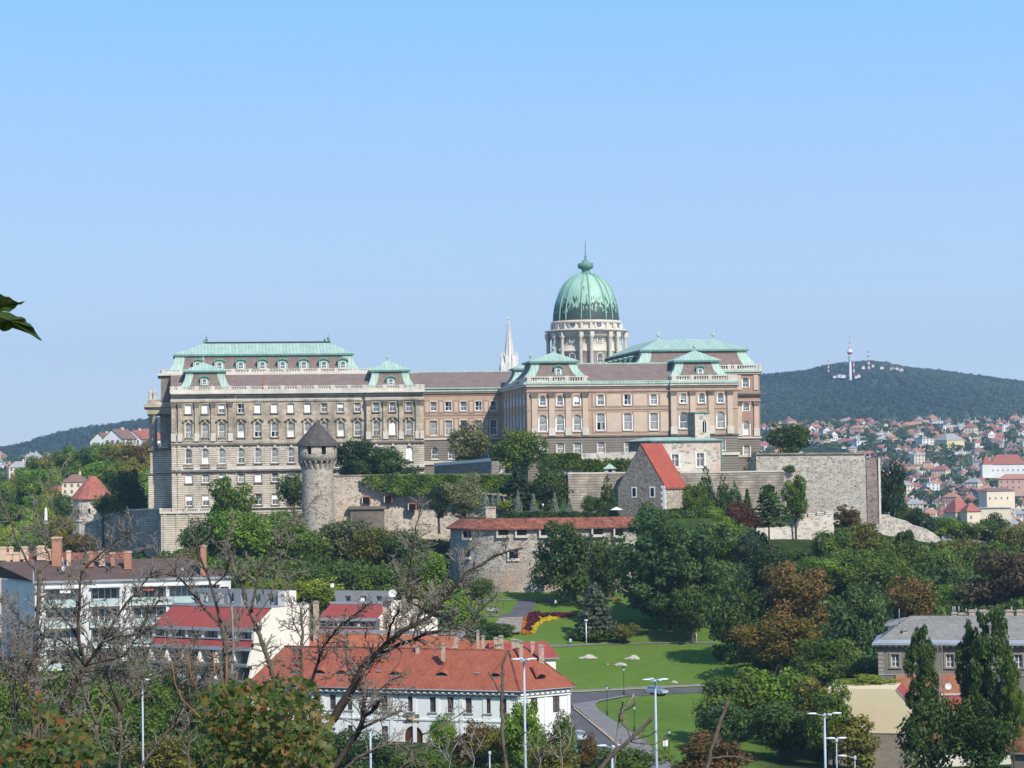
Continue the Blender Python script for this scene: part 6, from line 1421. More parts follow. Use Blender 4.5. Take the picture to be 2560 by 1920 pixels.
 rf.build('roof', [M['red_tile'], M['red_tile_old'], M['grey_slab']], t)
 slope = (R1.z - H) / R1.y
 for px, py in ((730, 1685), (790, 1688), (845, 1684), (980, 1687), (1096, 1688), (1232, 1690)):
  x = u(px, py) + ro.x; yv = 2.2; zz = H + slope * yv; dm = MB()
  n = 7; hood = [(-.95 + 1.9 * k / n, .5 * math.sin(math.pi * k / n)) for k in range(n + 1)]
  dm.poly([(a, -.02, b) for a, b in hood], 1)
  for k in range(n):
   (a, b), (c, d) = hood[k], hood[k + 1]; dm.poly([(a * 1.12, -.18, b + .06), (c * 1.12, -.18, d + .06), (c * .15 , 2.6, slope * 2.6 + .05), (a * .15, 2.6, slope * 2.6 + .05)], 0)
  dm.box(-1.05, 1.05, -.12, -.03, -.12, -.003, 2)
  dm.build('dormer', [M['red_tile'], M['dark_void'], M['grey_slab']], t, (x, yv, zz))
 xx = e2 * 5.4 + nn2 * 1.9; dm = MB(); dm.poly([(-.9, 0, 0), (.9, 0, 0), (.5, 0, .38), (0, 0, .5), (-.5, 0, .38)], 1)
 for k in range(4):
  hd = [(-1, 0), (-.5, .42), (0, .56), (.5, .42), (1, 0)]; (a, b), (c, d) = hd[k], hd[k + 1]; dm.poly([(a, -.12, b), (c, -.12, d), (c * .2, 2.4, 1.9), (a * .2, 2.4, 1.9)], 0)
 dm.build('dormer', [M['red_tile'], M['dark_void']], t, (xx.x, xx.y, H + 1.55), a2 - a1)
 for px, py in ((935, 1672), (1181, 1681)):
  x = u(px, py) + ro.x; yv = 2.7; sk = MB(); sk.box(-.35, .35, -.3, .5, 0, .16, 0); sk.poly([(-.25, -.2, .165), (.25, -.2, .165), (.25, .4, .165), (-.25, .4, .165)], 1)
  sk.build('skylight', [M['grey_metal'], M['glass']], t, (x, yv, H + slope * yv + .0))
 for px, top, bot, w_, Y in ((1108, 1608, 1632, 10, 353), (1303, 1602, 1638, 9, 352.5), (1332, 1603, 1634, 9, 356), (1354, 1611, 1652, 13, 354.5), (1044, 1612, 1636, 10, 357)): chimney(t, px, top, bot, w_, Y)
_hw = {}
white_house()
def hip_house(name, label, px, Y, ang, L, D, zw, ze, zr, zg, wallm, roofm, over=.5, hip=None, cat='house', eave=None):
 """simple house: frame at its front left corner; returns (thing, frame)"""
 F_ = Frame(px, Y, ang); t = thing(name, label, cat, (F_.O.x, F_.O.y, zg), F_.a); hip = D / 2 if hip is None else hip
 mb = MB(); mb.box(0, L, 0, D, -1, ze - zg, 0); mb.build('wall', [M[wallm]], t)
 rf = MB(); h = ze - zg; a = (-over, L + over, -over, D + over, h + .003)
 rf.frus(a, (max(hip, .01) - .0, L - max(hip, .01), D / 2 - .05, D / 2 + .05, zr - zg), 0); rf.box(a[0], a[1], a[2], a[3], h - .2, h, 1)
 rf.build('roof', [M[roofm], M[eave or 'grey_slab']], t); return t, F_
# houses behind the white house
t, F_ = hip_house('red_roofed_house', 'house with an orange tiled roof and grey parapet behind the long white house', 640, 384, -19.6, 33, 15, 0, at(900, 1640, 380).z, at(900, 1586, 386).z, 22, 'cream_wall', 'orange_tile', hip=.02)
pp = MB();
for uu in (-.5, 33.1):
 zz0, zz1 = at(900, 1640, 380).z - 22, at(900, 1586, 386).z - 22
 pp.poly([(uu, -.6, zz0 + .2), (uu + .5, -.6, zz0 + .2), (uu + .5, 7.5, zz1 + .35), (uu, 7.5, zz1 + .35)], 0)
pp.box(-.5, 33.5, 7.3, 8.0, zz1 + .1, zz1 + .7, 0); pp.build('parapet', M['grey_slab'], t)
chimney(t, 1140, 1580, 1624, 9, 372)
t, F_ = hip_house('red_roofed_house', 'small house with orange and dark red roofs and many chimneys behind the white house corner', 1165, 378, -8, 6.2, 9, 0, at(1200, 1640, 374).z, at(1200, 1606, 378).z, 20, 'cream_wall', 'orange_tile', hip=.5)
for px, top, bot, w_ in ((1195, 1575, 1612, 7), (1208, 1588, 1622, 8)): chimney(t, px, top, bot, w_, 376)
t, F_ = hip_house('red_roofed_house', 'house with a dark red sheet roof between chimneys behind the white house corner', 1222, 372, 12, 10.5, 9, 0, at(1280, 1648, 372).z, at(1280, 1607, 376).z, 20, 'cream_wall', 'red_felt', hip=.5)
for px, top, bot, w_ in ((1240, 1592, 1624, 9), (1247, 1607, 1632, 14), (1253, 1588, 1608, 11), (1284, 1596, 1622, 10), (1294, 1598, 1622, 11)): chimney(t, px, top, bot, w_, 373)
# --- terraced house with red mansards and white gable walls
def terraced(name, label, px, Y, ang, W, y_eave, y_top, y_par, y_low, y_bot, sidelen, cols):
 F_ = Frame(px, Y, ang, 1570); zg = 19; t = thing(name, label, 'apartment house', (F_.O.x, F_.O.y, zg), F_.a)
 z = lambda py: at(px, py, Y).z - zg
 ze, zp, zl, zm = z(y_eave), z(y_par), z(y_low), z(y_bot); zt = z(y_top) + .3
 mb = MB(); prof = [(0, 0), (0, zl), (.5, zl), (.5, zp), (1.8, zp), (1.8, ze), (.2, ze), (5.2, zt), (sidelen, zt), (sidelen, 0)]
 for uu in (-W, 0):
  o = [(uu, v, zz) for v, zz in prof]; mb.poly(o, 0)
 mb.box(-W, 0, sidelen - .3, sidelen, 0, zt, 0); mb.box(-W + .02, -.02, 1.8, 2.2, 0, ze, 1); mb.box(-W + .02, -.02, .3, 1.8, zl - .4, zl - .1, 2)
 mb.build('wall', [M['cream_wall'], M['grey_render'], M['grey_slab']], t)
 rf = MB(); rf.poly([(-W, .15, ze + .004), (0, .15, ze + .004), (0, 5.2, zt + .004), (-W, 5.2, zt + .004)], 0); rf.box(-W - .1, .1, -.05, .25, ze - .5, ze, 1); rf.box(-W, 0, 5.0, 5.6, zt + .006, zt + .45, 1); rf.box(-W, 0, 5.6, sidelen, zt + .005, zt + .2, 2)
 rf.poly([(-W, -.35, zl), (0, -.35, zl), (0, .35, zp), (-W, .35, zp)], 0); rf.box(-W - .05, .05, -.6, .3, zl - .55, zl - .004, 1); rf.box(-W, 0, .1, .5, zp + .003, zp + .15, 1)
 rf.build('roof', [M['red_felt'], M['grey_metal'], M['grey_slab']], t)
 n = cols
 for k in range(n + 1):
  x = -W + W * k / n; p = MB(); p.box(x - .25, x + .25, .3, 1.9, zp - .5, ze - .5, 0); p.prism([(x - .2, 0), (x + .2, 0), (x + .2, .1), (x - .2, .1)], .3, .4); p.build('pier', M['cream_wall'], t)
 for k in range(n):
  x = -W + W * (k + .5) / n; w_ = MB(); w_.box(-1.1, 1.1, 0, .05, 0, 2.0, 1)
  for xx in (-1.1, -.35, .4, 1.1): w_.box(xx - .06, xx + .06, -.05, .06, 0, 2.05, 0)
  w_.build('window', [M['white_paint'], M['glass']], t, (x, 1.72, zp + .05))
 for lv in range(3):
  z0 = zl - 3.0 * (lv + 1)
  bk = MB(); bk.box(-W, 0, -1.4, 1.8, z0 - .05, z0 + .15, 0); bk.box(-W, 0, -1.45, -1.2, z0 + .153, z0 + (.85 if lv else .5), 0); bk.build('balcony', M['grey_slab'], t)
  for k in range(n + 1):
   x = -W + W * k / n; p = MB(); p.poly([(x - .2, -1.1, z0 + .2), (x - .2, 1.7, z0 + .2), (x - .2, 1.7, z0 + 2.6), (x - .2, -.2, z0 + 2.6)], 0); p.poly([(x + .2, -1.1, z0 + .2), (x + .2, 1.7, z0 + .2), (x + .2, 1.7, z0 + 2.6), (x + .2, -.2, z0 + 2.6)], 0); p.poly([(x - .2, -1.1, z0 + .2), (x + .2, -1.1, z0 + .2), (x + .2, -.2, z0 + 2.6), (x - .2, -.2, z0 + 2.6)], 0); p.build('pier', M['cream_wall'], t)
  for k in range(n):
   x = -W + W * (k + .5) / n; w_ = MB(); w_.box(-1.2, 1.2, 0, .05, 0, 2.1, 1); w_.box(-.06, .06, -.05, .06, 0, 2.1, 0); w_.build('window', [M['white_paint'], M['glass']], t, (x, 1.7, z0 + .2))
 return t, F_, zt
t, F_, zt = terraced('terraced_flats', 'terraced block of flats with red sloping roofs, grey balconies and a white gable wall', 629, 372, -33, 21, 1573, 1530, 1601, 1619, 1660, 15, 6)
sl = MB(); sl.box(-20, -1, 9, 9.3, zt + 2.0, zt + 2.7, 0)
for k in range(7): sl.box(-19.5 + 2.8 * k, -18 + 2.8 * k, 9.0, 10, zt + .2, zt + 1.997, 0)
sl.box(-1.4, 0, 8.5, 11.5, zt + .2, zt + 2.5, 1); sl.build('parapet', [M['grey_slab'], M['cream_wall']], t)
for x, y in ((-17, 6.6), (-13, 6.8)): vb = MB(); vb.box(x - .6, x + .6, y, y + 1.2, zt + .2, zt + 1.8, 0); vb.build('vent', M['grey_slab'], t)
t2, F2, zt2 = terraced('terraced_flats', 'second terraced block with a small red roof and white gables behind the chimneys', 944, 392, -20, 11, 1546, 1521, 1570, 1590, 1620, 11, 3)
sl = MB(); sl.box(-10.6, 0, 6, 6.3, zt2 + 1.4, zt2 + 2.3, 0)
for k in range(4): sl.box(-10.4 + 2.9 * k, -8.6 + 2.9 * k, 6.0, 7, zt2 + .2, zt2 + 1.397, 0)
sl.build('parapet', M['grey_slab'], t2)
o = thing('gable_wall', 'white gable walls stepping down right of the second terraced block', 'wall', at(1000, 1640, 390)); mb = MB()
def pw(P, Y, dx=0):
 mb.poly([tuple(at(a, b, Y + dx * (a - P[0][0]))) for a, b in P], 0); mb.poly([tuple(at(a, b, Y + .4 + dx * (a - P[0][0]))) for a, b in P], 0)
 for i in range(len(P)):
  (a, b), (c, d) = P[i], P[(i + 1) % len(P)]; mb.poly([tuple(at(a, b, Y + dx * (a - P[0][0]))), tuple(at(c, d, Y + dx * (c - P[0][0]))), tuple(at(c, d, Y + .4 + dx * (c - P[0][0]))), tuple(at(a, b, Y + .4 + dx * (a - P[0][0])))], 0)
pw([(925, 1580), (946, 1546), (985, 1500), (1012, 1502), (1012, 1540), (1028, 1522), (1094, 1546), (1094, 1640), (925, 1640)], 389, .03)
local(mb, o).build('wall', M['cream_wall'], o)
for px, top, bot, w_ in ((760, 1505, 1600, 13), (791, 1502, 1600, 14), (968, 1500, 1592, 20), (1010, 1498, 1560, 12), (1040, 1498, 1600, 11)): chimney(t2, px, top, bot, w_, 386)
dish('large white dish on a mast among the chimneys', 981, 1483, 10, 384, .2, 2.5); dish('small white dish behind the flat roof', 830, 1463, 5.5, 400, .6); dish('small white dish on the flat roof parapet', 906, 1499, 5.5, 392, .5); dish('white dish hanging on the terraced flats balcony', 451, 1688, 10, 366, .35, .6); dish('white dish on the brown roof near its right end', 458, 1420, 6, 411, -.8)
dish('thin edge-on dish on the brown roof beside the brick chimney', 158, 1400, 9, 409, -1.3, 1.6); dish('white dish below the edge-on dish on the brown roof', 161, 1420, 7, 408, -.5, 1.2)
# --- white flats with mint green balconies
def flats():
 F_ = Frame(87, 405, 15, 1500); zg = 18; t = thing('white_flats', 'white block of flats with pale green balconies and a brown tiled roof', 'apartment house', (F_.O.x, F_.O.y, zg), F_.a)
 z = lambda py, px=330: F_.z(px, py) - zg; u = F_.u; L = u(577, 1450); H = z(1452)
 lev = [(z(1494) - .1, z(1474)), ]
 fl = [z(1511) + .05 - 3.62 * k for k in range(6)]
 bays = [(112, 197), (225, 296), (330, 412), (420, 486), (492, 545)]
 hs = []
 for f in fl:
  if f < 1: continue
  for a, b in bays: hs.append(((u(a) + u(b)) / 2, u(b) - u(a), f, f + 3.0, 0))
  hs.append((u(558), 1.5, f + 1.1, f + 2.6, 0))
 mb = MB(); wall_holes(mb, 0, L, -2, H, 0, hs, 0, 1.5); mb.box(.02, L - .02, 1.52, 11, -2, H, 0); mb.poly([(L, 0, -2), (L, 11, -2), (L, 11, H), (L, 0, H)], 0)
 mb.build('wall', [M['flats_wall']], t)
 for i, h in enumerate(hs):
  if h[1] < 2:
   w_ = MB(); w_.box(-.65, .65, .1, .15, 0, 1.3, 1)
   for x in (-.65, 0, .65): w_.box(x - .05, x + .05, .02, .12, 0, 1.3, 0)
   w_.build('window', [M['white_paint'], M['glass']], t, (h[0], .25, h[2])); continue
  w_ = MB(); wd = h[1]; w_.box(-wd / 2 + .3, wd / 2 - .3, 0, .05, 0, 2.75, 1)
  for k in range(5): x = -wd / 2 + .3 + (wd - .6) * k / 4; w_.box(x - .07, x + .07, -.06, .06, 0, 2.8, 0)
  w_.build('window', [M['white_paint'], M['glass'] if i % 3 else M['glass_pale']], t, (h[0], 1.42, h[2]))
  b_ = MB(); b_.box(-wd / 2 - .25, wd / 2 + .15, -.55, .2, -.22, -.02, 1); b_.box(-wd / 2 - .25, wd / 2 + .15, -.55, -.5, 0, 1.12, 0); b_.box(-wd / 2 - .25, wd / 2 + .15, -.57, -.48, 1.125, 1.2, 2)
  b_.build('balcony', [M['mint'], M['cream_wall'], M['grey_metal']], t, (h[0], 0, h[2]))
 for k, (px, col) in enumerate(((368, 'red_felt'), (160, 'white_paint'))):
  a = MB(); x = u(px); f = fl[0]; a.poly([(x - .9, -.0, f + 3.0), (x + .9, 0, f + 3.0), (x + .9, -.7, f + 2.3), (x - .9, -.7, f + 2.3)], 0); a.build('awning', M[col], t)
 for a, b in bays:
  w_ = u(b) - u(a); c_ = MB(); c_.box(u(a) - .2, u(b) + .2, -.75, -.003, fl[0] + 3.05, fl[0] + 3.25, 0); c_.build('canopy', M['flats_wall'], t)
 # shaded end wall turned away to the left
 pL = F_.O; q = at(3, 1459, 420); inv = (Matrix.Translation(Vector((pL.x, pL.y, zg))) @ Matrix.Rotation(F_.a, 4, 'Z')).inverted(); q = inv @ q
 ew = MB(); ew.poly([(0, 0, -2), (q.x, q.y, -2), (q.x, q.y, H), (0, 0, H)], 0); ew.build('end_wall', M['flats_wall'], t)
 for k in range(3):
  for zz in (fl[0] + .8, fl[1] + .8, fl[2] + .8, fl[3] + .8):
   fr = .2 + .3 * k; w_ = MB(); w_.box(-.5, .5, -.04, .05, 0, 1.4, 1); w_.box(-.6, -.5, -.06, .05, 0, 1.4, 0); w_.build('window', [M['white_paint'], M['glass']], t, (q.x * fr, q.y * fr, zz), math.atan2(-q.y, -q.x))
 rf = MB(); e = .5
 A, B_, Cc, D_ = (q.x - .5, q.y - .2, H), (-.2, -e, H), (L + e, -e, H), (L + e, 11.5, H); rl, rr = Vector((inv @ at(82, 1395, 414))), Vector((inv @ at(466, 1396, 420)))
 zr = (rl.z + rr.z) / 2 - .2; rl.z = rr.z = zr
 rf.box(-.4, L + e, -e, .3, H + .003, H + .35, 1); H2 = H + .36
 rf.poly([(-.2, -e + .3, H2), (L + .2, -e + .3, H2), tuple(rr), tuple(rl)], 0); rf.poly([(q.x - .3, q.y, H2), (-.2, -e + .3, H2), tuple(rl), (q.x - 2, rl.y + 1, zr)], 0); rf.poly([(L + .2, -e + .3, H2), (L + .2, 11, H2), tuple(rr)], 0); rf.poly([tuple(rl), tuple(rr), (L + .2, 11, H2), (0, 12, H2)], 0)
 d = Vector((q.x, q.y, 0)); rf.poly([(0, -.5, H + .004), (q.x, q.y - .5, H + .004), (q.x, q.y + .3, H + .35), (0, .3, H + .35)], 1)
 rf.tube([(-.2, -e + .3, H2 + .05), tuple(rl + Vector((0, 0, .05)))], .12, 6, 1)
 rf.build('roof', [M['brown_tile'], M['grey_metal']], t)
 for px, top, bot, w_, m_ in ((143, 1341, 1408, 23, 'brick'), (320, 1377, 1406, 17, 'brick'), (509, 1362, 1424, 14, 'brick'), (225, 1378, 1400, 18, 'brick'), (255, 1376, 1398, 14, 'peach'), (282, 1380, 1398, 10, 'brick'), (172, 1376, 1398, 10, 'peach')): chimney(t, px, top, bot, w_, 413, m_, 'peach')
flats()
o, F_ = hip_house('roofed_house', 'house behind the white flats with a row of square peach chimneys', -40, 439, 3, 26, 9, 0, at(60, 1420, 439).z, at(60, 1384, 443).z, 26, 'peach', 'red_tile_old', hip=.3)
for px, top, bot, w_ in ((5, 1367, 1385, 24), (28, 1366, 1384, 10), (61, 1366, 1382, 18), (9, 1380, 1394, 10), (20, 1381, 1396, 13), (42, 1380, 1396, 17), (66, 1382, 1396, 13), (105, 1364, 1384, 22), (122, 1372, 1394, 9)): chimney(o, px, top, bot, w_, 441, 'peach', 'peach')
# --- grey villa on the right
def grey_house():
 F_ = Frame(2196, 356, -12, 1640); zg = 18; t = thing('grey_villa', 'grey brown villa with a hipped grey slate roof and stone quoins', 'house', (F_.O.x, F_.O.y, zg), F_.a)
 z = lambda py, px=2240: F_.z(px, py) - zg; u = F_.u; L = 28; H = z(1612)
 hs = [(u(p, 1650), 1.15, z(1667), z(1636), 0) for p in (2238, 2310, 2375, 2420, 2485, 2546)]
 mb = MB(); wall_holes(mb, 0, L, 0, H, 0, hs, 0, .35); mb.box(.02, L, .9, 13, 0, H, 0); mb.poly([(0, 0, 0), (0, 13, 0), (0, 13, H), (0, 0, H)], 0); mb.build('wall', [M['grey_render']], t)
 for h in hs:
  w_ = MB(); wd, hh = h[1], h[3] - h[2]; w_.poly([(-wd / 2, .05, 0), (wd / 2, .05, 0), (wd / 2, .05, hh), (-wd / 2, .05, hh)], 1)
  for x in (-wd / 2 + .04, 0, wd / 2 - .04): w_.box(x - .055, x + .055, -.05, .06, 0, hh, 0)
  for zz in (.04, hh * .4, hh - .04): w_.box(-wd / 2, wd / 2, -.04, .055, zz - .04, zz + .04, 0)
  for x in (-wd / 2 - .17, wd / 2 + .17): w_.box(x - .13, x + .13, -.4, -.28, -.05, hh + .25, 2)
  w_.box(-wd / 2 - .3, wd / 2 + .3, -.42, -.28, hh + .05, hh + .28, 2); w_.box(-wd / 2 - .4, wd / 2 + .4, -.52, -.28, -.25, -.06, 2); w_.build('window', [M['white_paint'], M['glass'], m_plain('window_surround', (.30, .26, .2), .9, .1) if 'surr' not in M else M['surr']], t, (h[0], .3, h[2]))
 qn = MB()
 for k in range(12):
  zq = H - 1.6 - k * .62; w_ = .85 if k % 2 else .7
  if zq > .5: qn.box(-.06, w_, -.07, -.002, zq, zq + .5, 0); qn.box(-.07, -.003, -.07, .6, zq, zq + .5, 0)
 qn.build('quoins', m_plain('quoin_stone', (.33, .29, .235), .9, .1), t)
 co = MB(); co.box(-.9, L, -.9, .2, H + .003, H + .3, 0); co.box(-.4, L, -.4, .1, H - .5, H, 1)
 for k in range(30): co.box(-.3 + k * .95, .1 + k * .95, -.8, -.41, H - .22, H - .003, 1)
 co.box(-.4, 0, -.4, 13, H - .5, H, 1); co.box(-.9, -.0, .2, 13, H + .004, H + .3, 0); co.box(0, L, -.12, -.003, z(1688), z(1685), 0); co.build('cornice', [M['grey_metal'], M['dark_stone']], t)
 rf = MB(); zr = z(1552, 2290) + .3; rf.frus((-.9, L, -.9, 14, H + .31), (0.1, L, .1, 13, H + .75), 1); rf.frus((.1, L, .1, 13, H + .754), (4.6, L, 6, 7, zr), 0)
 rf.build('roof', [M['asbestos'], M['grey_metal']], t)
 for px, top, bot, w_, Y in ((2262, 1572, 1590, 11, 357), (2425, 1552, 1570, 9, 356)): chimney(t, px, top, bot, w_, Y)
 for px, y0, y1 in ((2248, 1522, 1560), (2310, 1553, 1570), (2283, 1556, 1578)):
  p0, p1 = at(px, y1, 360), at(px, y0, 360); mb = MB(); mb.tube([p0, p1], .06, 5); local(mb, t).build('vent_pipe', M['grey_metal'], t)
 t2, F2 = hip_house('grey_villa', 'rear house with a grey sheet roof and a row of broad brick chimneys', 2375, 374, -12, 17, 10, 0, at(2460, 1570, 370).z, at(2460, 1544, 374).z, 22, 'grey_render', 'grey_metal', hip=1.5)
 for px, top, bot, w_ in ((2386, 1530, 1556, 14), (2405, 1532, 1552, 20), (2430, 1524, 1552, 16), (2458, 1524, 1552, 22), (2484, 1524, 1552, 22), (2523, 1524, 1550, 20), (2552, 1524, 1552, 24)): chimney(t2, px, top, bot, w_, 372)
 for px, y0 in ((2382, 1516), (2387, 1516), (2397, 1516), (2415, 1521), (2440, 1520), (2529, 1516)):
  p0, p1 = at(px, 1532, 372), at(px, y0, 372); mb = MB(); mb.tube([p0, p1], .09, 6); local(mb, t2).build('vent_pipe', M['grey_metal'], t2)
 t3, F3 = hip_house('grey_villa', 'small rear wing with a low grey roof left of the grey villa', 2212, 372, -12, 10, 8, 0, at(2240, 1566, 368).z, at(2250, 1547, 372).z, 22, 'cream_wall', 'asbestos', hip=2.5)
 chimney(t3, 2245, 1560, 1578, 18, 367)
grey_house()
# --- yellow fire wall and the red roofs beside it
def yellow_house():
 F_ = Frame(2070, 334, -14, 1780); zg = 17; t = thing('yellow_house', 'house end with a blank pale yellow fire wall on a grey stone base', 'house', (F_.O.x, F_.O.y, zg), F_.a)
 z = lambda py: F_.z(2170, py) - zg; u = F_.u; L = u(2276, 1780); k = u(2241, 1720)
 mb = MB(); zt, zc, zb = z(1722), z(1760), z(1832)
 prof = [(0, zb), (L, zb), (L, zc), (k, zt), (0, zt)]; mb.prism(prof, 0, 9, 0); mb.box(-.05, L + .05, -.1, 9.1, -2, zb - .003, 1); mb.box(-.05, L + .08, -.16, -.1, zb - .12, zb, 2)
 mb.build('wall', [M['yellow_wall'], m_stone('grey_base_stone', (.30, .255, .20), (.25, .21, .165), (.16, .14, .11), (1.0, .5), stain=.4), M['dark_stone']], t)
 rf = MB(); rf.poly([(k, -.1, zt + .05), (L + .2, -.1, zc - .15), (L + .2, 9, zc - .15), (k, 9, zt + .05)], 0); rf.poly([(k, -.12, zt + .05), (L + .2, -.12, zc - .15), (L + .2, -.12, zc - .4), (k, -.12, zt - .15)], 1); rf.build('roof', [M['red_felt'], M['grey_metal']], t)
 t2, F2 = hip_house('red_roofed_house', 'house with a dark red sheet roof behind the columnar poplars', 2283, 336, -8, 13, 14, 0, at(2360, 1872, 336).z, at(2360, 1740, 343).z, 15, 'cream_wall', 'red_felt', hip=.3)
 mb = MB(); b0, b1 = at(2262, 1772, 337.5), at(2440, 1698, 337.5); mb.box(b0.x, b1.x, 345, 346.5, b0.z - 4, b1.z, 0); mb.box(b0.x, b1.x, 344.7, 345, at(2350, 1738, 345).z, at(2350, 1734, 345).z, 1); local(mb, t2).build('upper_wall', [m_plain('orange_render', (.38, .17, .10), .9, .1), M['pale_stone']], t2)
 dish('white dish on the orange wall between the two poplars', 2370, 1715, 8.5, 335, .2, .9)
 t3, F3 = hip_house('red_roofed_house', 'dark roofed house with ribbed red tiles at the right edge', 2512, 318, -30, 14, 11, 0, at(2540, 1880, 318).z, at(2550, 1690, 324).z, 15, 'grey_render', 'red_tile_old', hip=3)
yellow_house()
# ------------------------------------------------------------ distant hills, towers, town
def skyl(P):
 a = np.array(P, float); return lambda x: np.interp(x, a[:, 0], a[:, 1])
SKY_R = skyl([(1700, 985), (1895, 961), (1955, 956), (2018, 950), (2062, 938), (2100, 931), (2145, 925), (2176, 922), (2208, 922), (2255, 929), (2303, 933), (2366, 941), (2430, 949), (2493, 957), (2560, 963), (2800, 985)])
SKY_L = skyl([(-300, 1150), (-100, 1128), (0, 1124), (24, 1126), (55, 1122), (96, 1112), (154, 1098), (217, 1088), (265, 1082), (337, 1069), (371, 1062), (500, 1040), (700, 1050)])
def hill_mesh(name, sk, p0, p1, Y0, Y1, zb, nx, ny, seed, trees):
 r = np.random.default_rng(seed); px = np.linspace(p0, p1, nx); t = np.linspace(0, 1.6, ny); PX, TT = np.meshgrid(px, t)
 Yv = Y0 + (Y1 - Y0) * TT; D = np.array([tuple(ray(a, sk(a))) for a in px]); D = D / D[:, 1:2]
 X = D[None, :, 0] * Yv; zr = CAM.z + D[:, 2] * Y1
 prof = np.where(TT < 1, np.sin(np.clip(TT, 0, 1) * np.pi / 2) ** .9, 1 - (TT - 1) * .6)
 Z = zb + (zr[None] - zb) * prof
 und = 9 * np.sin(X * .006 + 1.7 * np.sin(Yv * .004)) + 6 * np.sin(X * .013 + Yv * .009)
 Z += und * np.sin(np.pi * np.clip(TT, 0, 1)) * .9
 Z += np.abs(r.normal(size=Z.shape)) * 1.2 * (TT > .02)
 idx = np.arange(nx * ny).reshape(ny, nx); f = np.stack([idx[:-1, :-1], idx[:-1, 1:], idx[1:, 1:], idx[1:, :-1]], -1).reshape(-1, 4)
 o = link(name, np_mesh(name, np.stack([X, Yv, Z], -1).reshape(-1, 3), f, [M['forest']], smooth=False)); o['kind'] = 'structure'
 def at_px(a, py):
  d = ray(a, py); d = d / d.y
  for Yq in np.arange(Y0, Y1 * 1.02, 12):
   i = np.searchsorted(px, a); i = min(max(i, 1), nx - 1); j = min(int((Yq - Y0) / (Y1 - Y0) / 1.6 * (ny - 1)), ny - 1)
   if CAM.z + d.z * Yq <= Z[j, i]: return Vector((d.x * Yq, Yq, Z[j, i]))
  return Vector((d.x * Y1, Y1, CAM.z + d.z * Y1))
 # crowns scattered over the slope: one far-off wood
 m = trees; ii = r.integers(0, nx, m); jj = (r.random(m) ** .8 * (ny - 1) / 1.6 * 1.02).astype(int); jj = np.clip(jj, 1, ny - 1); ext = (r.random(m) < .12); jj[ext] = int((ny - 1) / 1.6)
 C = np.stack([X[jj, ii], Yv[jj, ii], Z[jj, ii]], 1) + r.normal(size=(m, 3)) * np.array([4, 12, 0]); rad = r.uniform(3, 6.5, m)
 k = 30; d = unit(r, m * k); d[:, 2] = np.abs(d[:, 2]); Pp = np.repeat(C, k, 0) + d * np.repeat(rad, k)[:, None] * np.array([1, 1, .8]); v, f = cards(Pp, d, 2.0, r, 1.3)
 w_ = link('woodland', np_mesh('woodland', v, f, [M['leaf']], np.repeat(r.uniform(.75, 1.25, m) * (1 + .25 * np.sin(C[:, 0] * .011 + 2 * np.sin(C[:, 2] * .03))), k) * r.uniform(.85, 1.15, m * k))); w_['kind'] = 'stuff'; w_.color = (.070, .104, .058, 1)  # bluish green: some distance haze is mixed into the leaf colour
 return at_px
t_ = NT('far_forest'); M['forest'] = t_.fin(t_.mix(t_.ramp(t_.noise(.012, 6), .35, .65), (.040, .070, .045), (.068, .096, .055)), .95, .05)  # greens tinted blue grey, painting part of the haze into the forest
hillR = hill_mesh('hill', SKY_R, 1740, 2760, 3250, 4700, 92, 520, 150, 3, 14000)
hillL = hill_mesh('hill', SKY_L, -260, 640, 3300, 4300, 60, 420, 110, 4, 7000)
M['tower_white'] = m_plain('white_concrete', (.78, .77, .75), .8, .2, amt=.04, scale=.05); M['mast_red'] = m_plain('mast_red', (.48, .10, .09), .7, .2, amt=.1, scale=.05); M['steel'] = m_plain('pale_steel', (.45, .45, .47), .5, .3)
b_ = hillR(2126, 955); k = b_.y / FPX; t = thing('television_tower', 'tall white television tower with a red and white pod on the far hill', 'tower', (b_.x, b_.y, b_.z))
hh = lambda py: (955 - py) * k
mb = MB(); mb.lathe([(4.2 * k, -8), (3.7 * k, hh(940)), (3.3 * k, hh(906)), (3.0 * k, hh(892)), (2.6 * k, hh(887))], 20); mb.build('shaft', M['tower_white'], t)
for y in (902, 897.5, 892.5): mb = MB(); mb.lathe([(3 * k, hh(y + 1)), (4.9 * k, hh(y + .8)), (5.1 * k, hh(y - .6)), (3 * k, hh(y - .8))], 20); mb.build('platform', M['steel'], t)
mb = MB(); mb.lathe([(2.6 * k, hh(888)), (5.4 * k, hh(886.5)), (6.5 * k, hh(884)), (6.5 * k, hh(881.5))], 24, mi=1); mb.lathe([(6.5 * k, hh(881.4)), (6.3 * k, hh(878)), (4.8 * k, hh(876.5)), (2.4 * k, hh(876)), (3.6 * k, hh(874.5)), (3.6 * k, hh(873)), (2 * k, hh(872))], 24, mi=0); mb.build('pod', [M['tower_white'], M['mast_red']], t)
mb = MB()
for i, (y0, y1, rr, mi) in enumerate(((873, 868, 2.0, 1), (868, 862, 1.7, 0), (862, 856, 1.5, 1), (856, 848, 1.2, 0), (848, 841, .8, 1))): mb.lathe([(rr * k, hh(y0)), (rr * .85 * k, hh(y1))], 10, mi=mi)
mb.build('antenna', [M['tower_white'], M['mast_red']], t)
